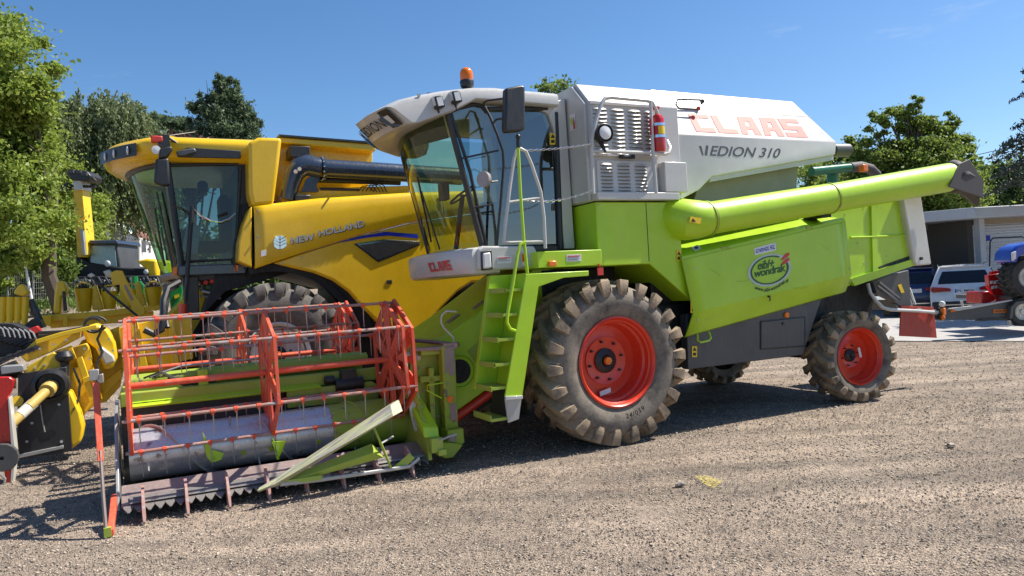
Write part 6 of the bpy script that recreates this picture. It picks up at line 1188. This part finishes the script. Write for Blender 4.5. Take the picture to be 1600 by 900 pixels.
tm_ = n.new('ShaderNodeMapping'); tm_.inputs['Rotation'].default_value = (0, 0, rad(-30)); tm_.inputs['Scale'].default_value = (.22, 1.9, 1); l.new(t.outputs['Object'], tm_.inputs[0]); tq_ = n.new('ShaderNodeTexNoise'); tq_.inputs['Scale'].default_value = 1.1; tq_.inputs['Detail'].default_value = 5; l.new(tm_.outputs[0], tq_.inputs['Vector'])
mu3 = n.new('ShaderNodeMixRGB'); mu3.blend_type = 'MULTIPLY'; mu3.inputs[0].default_value = 1; l.new(mu2.outputs[0], mu3.inputs[1]); l.new(ramp(n, l, tq_.outputs[0], .36, .66, (.66, .65, .65, 1), (1.18, 1.13, 1.11, 1)).outputs[0], mu3.inputs[2]); l.new(mu3.outputs[0], b.inputs['Base Color']); b.inputs['Roughness'].default_value = .92
hm = n.new('ShaderNodeMath'); hm.operation = 'ADD'; l.new(v1.outputs['Distance'], hm.inputs[0]); h2 = n.new('ShaderNodeMath'); h2.operation = 'MULTIPLY_ADD'; l.new(n3.outputs[0], h2.inputs[0]); h2.inputs[1].default_value = .8; l.new(hm.outputs[0], h2.inputs[2]); hq = n.new('ShaderNodeMath'); hq.operation = 'MULTIPLY'; hq.inputs[1].default_value = .35; l.new(v2.outputs['Distance'], hq.inputs[0]); l.new(hq.outputs[0], hm.inputs[1])
bump(n, l, h2.outputs[0], .8, .014, b)
xs = np.concatenate([np.linspace(-220, -22, 12), np.linspace(-20, 26, 185), np.linspace(28, 260, 12)]); ys = np.concatenate([np.linspace(-40, .5, 6), np.linspace(1.0, 26, 150), np.linspace(27, 45, 20), np.linspace(50, 400, 14)])
XX, YY = np.meshgrid(xs, ys); ZZ = rise(XX, YY)
def vnoise(x, y, f, s):
    r = np.random.RandomState(s); T = r.rand(64, 64); xi, yi = np.floor(x * f).astype(int), np.floor(y * f).astype(int); fx, fy = x * f - xi, y * f - yi; fx, fy = fx * fx * (3 - 2 * fx), fy * fy * (3 - 2 * fy)
    g = lambda a, c: T[a % 64, c % 64]; return (g(xi, yi) * (1 - fx) + g(xi + 1, yi) * fx) * (1 - fy) + (g(xi, yi + 1) * (1 - fx) + g(xi + 1, yi + 1) * fx) * fy
ZZ = ZZ + ((vnoise(XX, YY, 1.1, 1) - 1) * .018 + (vnoise(XX, YY, 3.1, 2) - 1) * .010) * ((YY > .8) & (YY < 17.0))
Vx = np.stack([XX.ravel(), YY.ravel(), ZZ.ravel()], 1); nx_, ny_ = len(xs), len(ys)
I = (np.arange(ny_ - 1)[:, None] * nx_ + np.arange(nx_ - 1)[None]).ravel(); Fq = np.stack([I, I + 1, I + nx_ + 1, I + nx_], 1)
go = bpy.data.objects.new('ground', np_mesh('ground', Vx, Fq, gm, True)); link(go); go['kind'] = 'structure'
# pale asphalt lane at the right rear
am, n, l, b = nt('asphalt'); q = noise(n, l, 3, 6, .6); q2 = noise(n, l, 90, 3); c_ = mixc(n, l, ramp(n, l, q.outputs[0], .3, .7).outputs[0], (.33, .315, .30), (.42, .40, .375)); c_ = mixc(n, l, ramp(n, l, q2.outputs[0], .3, .8, (0, 0, 0, 1), (.35, .35, .35, 1)).outputs[0], c_, (.2, .19, .18)); l.new(c_, b.inputs['Base Color']); b.inputs['Roughness'].default_value = .85; bump(n, l, q2.outputs[0], .3, .01, b)
a, c = gnd(1150, 533), gnd(1700, 533); P = []
for i in range(25):
    t_ = i / 24; p = a.lerp(c, t_); P.append((p.x, p.y + .06 * math.sin(i * 2.1), .006))
setting('road', MB().add(P + [(40, 45, .006), (4, 45, .006)], [tuple(range(27))]), am)
# yellow paint mark
ym, n, l, b = nt('worn_yellow_mark'); q = noise(n, l, 42, 6, .75); bs2 = n.new('ShaderNodeBsdfTransparent'); mxs = n.new('ShaderNodeMixShader'); r_ = ramp(n, l, q.outputs[0], .47, .58); l.new(r_.outputs[0], mxs.inputs[0]); l.new(bs2.outputs[0], mxs.inputs[1]); l.new(b.outputs[0], mxs.inputs[2]); l.new(mxs.outputs[0], n['Material Output'].inputs[0]); b.inputs['Base Color'].default_value = (.46, .38, .07, 1); b.inputs['Roughness'].default_value = .8
yp = [gnd(x, y) for x, y in ((1084, 744), (1104, 743), (1131, 752), (1122, 758), (1116, 765), (1102, 757))]
yo = setting('paint_mark', MB().add([(p.x, p.y, .004) for p in yp], [tuple(range(6))]), ym)
# pebbles
RSg = np.random.RandomState(5)
def pebbles(name, N_, ylo, yhi, s0, s1, m, pw=1.0):
    yy = ylo + (yhi - ylo) * RSg.rand(N_) ** pw; xx = (RSg.rand(N_) * 2 - 1) * (yy * .75 + .4); s = s0 + (s1 - s0) * RSg.rand(N_) ** 4
    oc = np.array([[1, 0, 0], [0, 1, 0], [-1, 0, 0], [0, -1, 0], [0, 0, .7], [0, 0, -.6]]); fc = np.array([[0, 1, 4], [1, 2, 4], [2, 3, 4], [3, 0, 4], [1, 0, 5], [2, 1, 5], [3, 2, 5], [0, 3, 5]])
    a = RSg.rand(N_) * 6.28; ca, sa = np.cos(a), np.sin(a); V = oc[None] * (s[:, None, None] * (.6 + .8 * RSg.rand(N_, 6, 1))); V = V * np.array([1.2, .8, .8])
    Vr = np.stack([V[..., 0] * ca[:, None] - V[..., 1] * sa[:, None], V[..., 0] * sa[:, None] + V[..., 1] * ca[:, None], V[..., 2]], -1); Vr[..., 0] += xx[:, None]; Vr[..., 1] += yy[:, None]; Vr[..., 2] += (s * .25 + rise(xx, yy))[:, None] - .006
    Fc = (fc[None] + 6 * np.arange(N_)[:, None, None]).reshape(-1, 3); o = bpy.data.objects.new(name, np_mesh(name, Vr.reshape(-1, 3), Fc, m)); link(o); o['kind'] = 'stuff'; return o
pm, n, l, b = nt('pebble'); g = n.new('ShaderNodeNewGeometry'); r_ = ramp(n, l, g.outputs['Random Per Island'], 0, 1, (.10, .085, .07, 1), (.58, .50, .41, 1)); r_.color_ramp.elements.new(.45).color = (.26, .21, .16, 1); l.new(r_.outputs[0], b.inputs['Base Color']); b.inputs['Roughness'].default_value = .85
pebbles('gravel', 110000, 2.9, 9.5, .004, .012, pm, 1.0); pebbles('gravel', 40000, 8, 17, .006, .018, pm)
for x, y, s, lab in ((1062, 758, .035, 'dark pebble left of the worn yellow paint mark'), (1485, 698, .035, 'dark flat stone lying near the right edge of the gravel')):
    p = gnd(x, y); mb = MB().ball((p.x, p.y, s * .4), s, 10, (1.3, 1, .6)); mb.v = [q + Vector((random.uniform(-.2, .2), random.uniform(-.2, .2), random.uniform(-.2, .2))) * s for q in mb.v]; T = Thing('stone', lab, 'stone', (p.x, p.y, 0), 0, frame=ww); T.part('rock', mb, pm)
# ============================================================ VEGETATION
def leaf_mat(name, c0, c1, tr=.35, rough=.55):
    m, n, l, b = nt(name); g = n.new('ShaderNodeNewGeometry'); r_ = ramp(n, l, g.outputs['Random Per Island'], 0, 1, (*c0, 1), (*c1, 1)); q = noise(n, l, .45, 3); c = mixc(n, l, ramp(n, l, q.outputs[0], .35, .65, (0, 0, 0, 1), (.5, .5, .5, 1)).outputs[0], r_.outputs[0], tuple((x * .5 + y * .5) * .8 for x, y in zip(c0, c1)))
    l.new(c, b.inputs['Base Color']); b.inputs['Roughness'].default_value = rough
    t_ = n.new('ShaderNodeBsdfTranslucent'); l.new(c, t_.inputs[0]); x = n.new('ShaderNodeMixShader'); x.inputs[0].default_value = tr; l.new(b.outputs[0], x.inputs[1]); l.new(t_.outputs[0], x.inputs[2]); l.new(x.outputs[0], n['Material Output'].inputs[0]); return m
LF_ASH = leaf_mat('ash_leaf', (.15, .24, .03), (.40, .48, .09), .5); LF_BIR = leaf_mat('birch_leaf', (.10, .145, .055), (.28, .33, .15), .42); LF_DK = leaf_mat('dark_leaf', (.035, .075, .018), (.14, .20, .05), .45); LF_PIN = leaf_mat('pine_needle', (.06, .11, .055), (.19, .25, .12), .35)
LF_COP = leaf_mat('copper_leaf', (.045, .018, .018), (.11, .045, .035)); LF_MID = leaf_mat('mid_leaf', (.08, .15, .025), (.32, .39, .07), .5); LF_SPR = leaf_mat('spruce_needle', (.014, .030, .022), (.04, .065, .045), .08); LF_BSH = leaf_mat('bush_leaf', (.08, .14, .02), (.2, .28, .05), .4)
BARK = paint('bark', (.10, .075, .055), .9, .4, (.16, .14, .11), coat=0); BARKB = paint('birch_bark', (.35, .33, .30), .8, .3, chip=.5, chipc=(.05, .05, .05), coat=0)
def quads(P, size, rs, asp=.6, up=0.0, ax=None):
    asp = asp * (.7 + .6 * rs.rand(len(P), 1))
    n_ = len(P); d = rs.normal(size=(n_, 3)); 
    if ax is not None: d = d * .35 + ax
    d /= np.linalg.norm(d, axis=1)[:, None]; e = rs.normal(size=(n_, 3)); e[:, 2] *= (1 - up); e -= d * (e * d).sum(1)[:, None]; e /= np.linalg.norm(e, axis=1)[:, None] + 1e-9
    s = (size * (.6 + .8 * rs.rand(n_)))[:, None]; a, b_ = d * s, e * s * asp
    V = np.stack([P - a, P + b_ * .9 - a * .1, P + a, P - b_ * .9 + a * .1], 1).reshape(-1, 3); return V, np.arange(n_ * 4).reshape(-1, 4)
def crown_points(ells, N_, rs, clr=.2, fill=.55, nc=60, vs=.6):
    out = []; tot = sum((e[3] * e[4] * e[5]) ** .72 for e in ells)
    for (cx, cy, cz, rx, ry, rz) in ells:
        wt_ = (rx * ry * rz) ** .72 / tot; k = max(9, int(nc * wt_)); d = rs.normal(size=(k, 3)); d /= np.linalg.norm(d, axis=1)[:, None]; r = fill + (1.04 - fill) * rs.rand(k) ** .6
        C = np.array([cx, cy, cz]) + d * r[:, None] * np.array([rx, ry, rz]); R_ = clr * (rx * ry * rz) ** (1 / 3) * (.5 + 1.0 * rs.rand(k))
        m_ = int(N_ * wt_); ci = rs.randint(0, k, m_); g = rs.normal(size=(m_, 3)) * .52; g *= np.where(rs.rand(m_, 1) < .16, 1.9, 1.0); g[:, 2] *= vs; out.append(C[ci] + g * R_[ci][:, None])
    return np.concatenate(out)
def trunk_mb(base, top, r, limbs, rs):
    mb = MB(); base, top = Vector(base), Vector(top); pts = [base.lerp(top, i / 6) + Vector((rs.uniform(-1, 1), rs.uniform(-1, 1), 0)) * r * .7 * (0 < i) for i in range(7)]
    mb.tube(pts, [r * (1 - .85 * i / 6) for i in range(7)], 9)
    for q in limbs:
        q = Vector(q); t = rs.uniform(.15, .75); a = base.lerp(top, t); m_ = a.lerp(q, .5) + Vector((0, 0, -abs(q.z - a.z) * .12 + rs.uniform(-.3, .3) * r * 3)); mb.tube([a, m_, q], [r * (.55 - .4 * t), r * .28, r * .06], 6)
        for j in range(2): e = q + Vector(rs.normal(size=3)) * min(.35, (q - a).length * .1); mb.tube([m_.lerp(q, .5), e], [r * .16, r * .03], 5)
    return mb
def tree(label, cat, base, top, r, ells, N_, size, mat, bark=BARK, seed=1, clr=.2, fill=.5, nc=60, nl=10, group=None, asp=.6, name='tree', vs=.6):
    rs = np.random.RandomState(seed); T = Thing(name, label, cat, base, 0, group=group, frame=ww)
    limbs = []
    for k in range(nl):
        e = ells[rs.randint(len(ells))]; d = rs.normal(size=3); d /= np.linalg.norm(d); limbs.append((e[0] + d[0] * e[3] * .55, e[1] + d[1] * e[4] * .55, e[2] + d[2] * e[5] * .5))
    T.part('trunk', trunk_mb(base, top, r, limbs, rs), bark)
    P = crown_points(ells, N_, rs, clr, fill, nc, vs); V, Fq = quads(P, size, rs, asp); o = bpy.data.objects.new('crown', np_mesh('crown', V - np.array(base), Fq, mat)); link(o); o.parent = T.o; return T
def E_at(px, py, rx, ry, D, dz=1.0): p = at(px, py, D); k = D / F_PX; return (p.x, p.y, p.z, rx * k, (rx + ry) / 2 * k * dz, ry * k)
def hang_tree(label, base, top, r, ells, ns, mat, seed, lmin=.8, lmax=2.6, per=60, size=.07, group=None, bark=BARKB):
    rs = np.random.RandomState(seed); T = Thing('tree', label, 'tree', base, 0, group=group, frame=ww); limbs = []
    for k in range(9): e = ells[rs.randint(len(ells))]; limbs.append((e[0] + rs.uniform(-.5, .5) * e[3], e[1] + rs.uniform(-.5, .5) * e[4], e[2] + rs.uniform(-.3, .45) * e[5]))
    T.part('trunk', trunk_mb(base, top, r, limbs, rs), bark); out = []
    for (cx, cy, cz, rx, ry, rz) in ells:
        d = rs.normal(size=(ns, 3)); d[:, 2] = np.abs(d[:, 2]) * 1.0 - .35; d /= np.linalg.norm(d, axis=1)[:, None]; rr_ = (.55 + .5 * rs.rand(ns))[:, None]; S_ = np.array([cx, cy, cz]) + d * rr_ * np.array([rx, ry, rz])
        Ls = rs.uniform(lmin, lmax, ns); t = rs.rand(ns, per) ** 1.1; Pp = np.repeat(S_[:, None], per, 1); Pp[..., 2] -= t * Ls[:, None]; out_ = d[:, None, :2] * (1 - np.exp(-2 * t))[..., None] * .35; Pp[..., :2] += out_ + rs.normal(size=(ns, per, 2)) * (.05 + .07 * t[..., None]); out.append(Pp.reshape(-1, 3))
    V, Fq = quads(np.concatenate(out), size, rs, .55, ax=np.array([0, 0, -.8])); o = bpy.data.objects.new('crown', np_mesh('crown', V - np.array(base), Fq, mat)); link(o); o.parent = T.o; return T
def conifer(label, base, H_, Rb_, mat, seed, sk=1.0, levels=26, per=9, needles=46, size=.10, group=None, droop=.25, top_r=.05, start=.15, name='tree'):
    rs = np.random.RandomState(seed); T = Thing(name, label, 'tree', base, 0, group=group, frame=ww); base = Vector(base); mb = MB().tube([base, base + Vector((0, 0, H_ * .5)), base + Vector((0, 0, H_ * .98))], [H_ * .020, H_ * .012, .02], 8); out = []
    for i in range(levels):
        t = start + (1 - start) * (i / levels) ** .95; R_ = Rb_ * (1 - t) ** .75 * (.55 if t < .25 else 1) + top_r * Rb_; z = H_ * t
        for k in range(per):
            a = rs.rand() * 6.28; L_ = R_ * rs.uniform(.55, 1.18); rise_ = rs.uniform(-.1, .25) * (1 if t < .6 else 1.8); q = [base + Vector((math.cos(a) * L_ * s, math.sin(a) * L_ * s, z + L_ * (rise_ * s * (1.3 - s) - droop * s * s))) for s in (0, .35, .7, 1)]
            mb.tube(q, [.05 * (1 - t) + .015, .03, .018, .008], 4); nn_ = int(needles * (.3 + L_ / Rb_)); s = .18 + .85 * rs.rand(nn_) ** .7; P0 = np.stack([math.cos(a) * L_ * s, math.sin(a) * L_ * s, z + L_ * (rise_ * s * (1.3 - s) - droop * s * s)], 1) + np.array(base)
            P0 += rs.normal(size=(nn_, 3)) * np.array([1, 1, .45]) * (L_ * .16 * (1.15 - s))[:, None]; out.append(P0)
    T.part('trunk', mb, BARK); V, Fq = quads(np.concatenate(out), size, rs, .32, up=.4); o = bpy.data.objects.new('crown', np_mesh('crown', V - np.array(base), Fq, mat)); link(o); o.parent = T.o; return T
def gz_(p): return Vector((p.x, p.y, float(rise(np.array(p.x), np.array(p.y)))))
b0 = gz_(at(95, 455, 21))
tree('tall pale green ash tree filling the left edge of the picture', 'tree', b0, at(20, 120, 20), .22, [E_at(15, 110, 62, 80, 19), E_at(-50, 160, 90, 140, 19), E_at(30, 210, 55, 70, 20), E_at(42, 300, 48, 70, 20), E_at(112, 350, 50, 60, 31), E_at(80, 260, 40, 40, 30), E_at(0, 330, 80, 70, 19), E_at(45, 385, 60, 40, 20), E_at(40, 150, 38, 40, 19)], 125000, .060, LF_ASH, seed=3, clr=.26, fill=.35, nc=230, nl=22)
b1 = gz_(at(170, 440, 34))
hang_tree('weeping birch with drooping grey green strands left of the yellow cab', b1, at(180, 160, 34), .25, [E_at(100, 215, 42, 70, 33), E_at(150, 200, 48, 62, 34), E_at(190, 200, 44, 58, 34), E_at(230, 235, 34, 55, 35), E_at(150, 275, 70, 58, 34), E_at(228, 268, 34, 40, 35), E_at(95, 290, 40, 60, 33)], 330, LF_BIR, 5, 1.0, 3.0, 70, .075)
tree('tall dark pine rising behind the yellow combine cab', 'tree', gz_(at(350, 470, 44)), at(352, 120, 44), .3, [E_at(343, 128, 12, 18, 44), E_at(362, 135, 12, 16, 44), E_at(350, 155, 26, 22, 44), E_at(320, 158, 14, 16, 44), E_at(355, 180, 42, 22, 44), E_at(310, 178, 18, 18, 44), E_at(385, 185, 16, 16, 44), E_at(345, 205, 52, 22, 44), E_at(395, 205, 18, 18, 44), E_at(355, 235, 58, 28, 44)], 70000, .13, LF_PIN, seed=8, clr=.17, fill=.2, nc=300, nl=16, vs=1.3, asp=.32)
tree('dark broad pine crown between the weeping birch and the tall pine', 'tree', gz_(at(265, 460, 48)), at(262, 190, 48), .3, [E_at(262, 200, 34, 26, 48), E_at(240, 215, 22, 35, 48), E_at(285, 225, 30, 30, 48), E_at(255, 290, 40, 60, 48)], 26000, .15, LF_PIN, seed=12, clr=.24, nc=60)
tree('copper leaved tree showing just above the yellow cab roof', 'tree', gz_(at(300, 460, 40)), at(300, 230, 40), .25, [E_at(305, 230, 42, 20, 40), E_at(330, 250, 50, 30, 40), E_at(290, 262, 40, 40, 40)], 22000, .10, LF_COP, seed=13, clr=.3, nc=60)
tree('leafy tree top just showing above the pale grey engine housing', 'tree', gz_(at(860, 470, 42)), at(862, 150, 42), .25, [E_at(850, 135, 12, 10, 42), E_at(868, 160, 45, 30, 42), E_at(860, 200, 60, 60, 42)], 9000, .10, LF_MID, seed=14, clr=.3, nc=50)
tree('rounded broadleaf tree behind the end of the unloading tube', 'tree', at(1435, 480, 36), at(1435, 190, 36), .3, [E_at(1427, 168, 13, 20, 36), E_at(1405, 188, 26, 24, 36), E_at(1372, 200, 16, 24, 36), E_at(1432, 195, 20, 25, 36), E_at(1450, 220, 36, 32, 36), E_at(1484, 192, 9, 20, 36), E_at(1488, 225, 24, 30, 36), E_at(1440, 250, 72, 36, 36), E_at(1366, 250, 34, 32, 36), E_at(1430, 300, 95, 50, 36), E_at(1516, 240, 12, 24, 36), E_at(1330, 285, 50, 30, 36)], 140000, .075, LF_MID, seed=15, clr=.22, fill=.3, nc=260, nl=18)
tree('small leafy tree behind the exhaust pipe of the green combine', 'tree', at(1325, 470, 40), at(1325, 240, 40), .2, [E_at(1326, 235, 14, 22, 40), E_at(1310, 262, 34, 26, 40), E_at(1290, 285, 50, 30, 40)], 18000, .10, LF_MID, seed=16, clr=.3, nc=50)
tree('dark broadleaf trees behind the carport roof, left clump', 'tree', at(1470, 470, 40), at(1470, 280, 40), .3, [E_at(1460, 310, 50, 42, 40), E_at(1500, 300, 30, 40, 40), E_at(1400, 320, 60, 40, 40)], 42000, .10, LF_DK, seed=17, clr=.28, nc=80)
tree('dark broadleaf tree behind the carport roof at the right edge', 'tree', at(1570, 470, 38), at(1570, 290, 38), .3, [E_at(1555, 315, 40, 30, 38), E_at(1600, 300, 40, 45, 38), E_at(1530, 300, 25, 40, 40)], 38000, .10, LF_DK, seed=18, clr=.28, nc=70)
conifer('dark spruce whose drooping branches reach in from the right edge', Vector((17.4, 22.0, 0)), 9.8, 3.6, LF_SPR, 21, levels=24, per=9, needles=170, size=.075, droop=.24, start=.46)
# bushes by the fence on the left
for i, (x, y, rx, ry, D, N_, m_) in enumerate(((20, 430, 50, 40, 23, 22000, LF_BSH), (80, 425, 30, 35, 24, 14000, LF_BSH), (-30, 400, 50, 60, 22, 14000, LF_ASH))):
    p = gz_(at(x, 470, D)); tree(('low green bush behind the slanting pole', 'rounded bush left of the loader', 'tall bush at the left edge behind the fence')[i], 'bush', p, at(x, y, D), .06, [E_at(x, y, rx, ry, D)], N_, .055, m_, seed=30 + i, clr=.25, fill=.4, nc=40, nl=6, name='bush')
# far slope and woodland on the right
hm_, n, l, b = nt('meadow'); q = noise(n, l, .05, 6, .6); l.new(mixc(n, l, ramp(n, l, q.outputs[0], .4, .6).outputs[0], (.05, .09, .02), (.13, .19, .035)), b.inputs['Base Color']); b.inputs['Roughness'].default_value = .9
hx = np.linspace(-60, 420, 60); hy = np.linspace(60, 420, 40); XX, YY = np.meshgrid(hx, hy)
ZH = -2 + 34 * np.clip((YY - 80) / 240, 0, 1) * (np.clip((XX - 20) / 130, 0, 1) ** .8) + 2.5 * vnoise(XX, YY, .03, 9)
Vx = np.stack([XX.ravel(), YY.ravel(), ZH.ravel()], 1); I = (np.arange(39)[:, None] * 60 + np.arange(59)[None]).ravel(); o = bpy.data.objects.new('hill', np_mesh('hill', Vx, np.stack([I, I + 1, I + 61, I + 60], 1), hm_, True)); link(o); o['kind'] = 'structure'
rs = np.random.RandomState(77); out = []
for k in range(420):
    x, y = rs.uniform(40, 330), rs.uniform(90, 330); tx = np.clip((x - 20) / 130, 0, 1) ** .8; z = -2 + 34 * np.clip((y - 80) / 240, 0, 1) * tx + 2
    if vnoise(np.array([x]), np.array([y]), .035, 4)[0] < .42: continue
    r = rs.uniform(3, 6.5); d = rs.normal(size=(420, 3)); d /= np.linalg.norm(d, axis=1)[:, None]; d[:, 2] *= 1.2; out.append(np.array([x, y, z + r * .8]) + d * r * (.7 + .4 * rs.rand(420, 1)))
V, Fq = quads(np.concatenate(out), .75, rs, .7); o = bpy.data.objects.new('woodland', np_mesh('woodland', V, Fq, LF_MID)); link(o); o['kind'] = 'stuff'
# backdrop wood behind the yard
out = []
for k in range(150):
    x = rs.uniform(-75, 42); y = rs.uniform(66, 80); r = rs.uniform(3, 5); d = rs.normal(size=(600, 3)); d /= np.linalg.norm(d, axis=1)[:, None]; out.append(np.array([x, y, rs.uniform(1.5, 5.0)]) + d * r * (.7 + .4 * rs.rand(600, 1)))
V, Fq = quads(np.concatenate(out), .42, rs, .7); o = bpy.data.objects.new('woodland', np_mesh('woodland', V, Fq, LF_DK)); link(o); o['kind'] = 'stuff'
# ground cover along the fence
P = np.stack([rs.uniform(-26, -9, 30000), rs.uniform(20.5, 30, 30000), np.zeros(30000)], 1); P[:, 2] = rise(P[:, 0], P[:, 1]) + rs.rand(30000) * .35; V, Fq = quads(P, .06, rs, .35, ax=np.array([0, 0, 1.0])); o = bpy.data.objects.new('grass', np_mesh('grass', V, Fq, LF_BSH)); link(o); o['kind'] = 'stuff'
wt = Thing('power_line', 'thin dark overhead wire crossing the sky above the far hill', 'wire', at(1560, 240, 60), 0, frame=ww)
wt.part('wire', MB().tube([at(1440, 262, 75), at(1510, 246, 66), at(1570, 232, 58), at(1640, 214, 50)], .03, 5), BLKP)
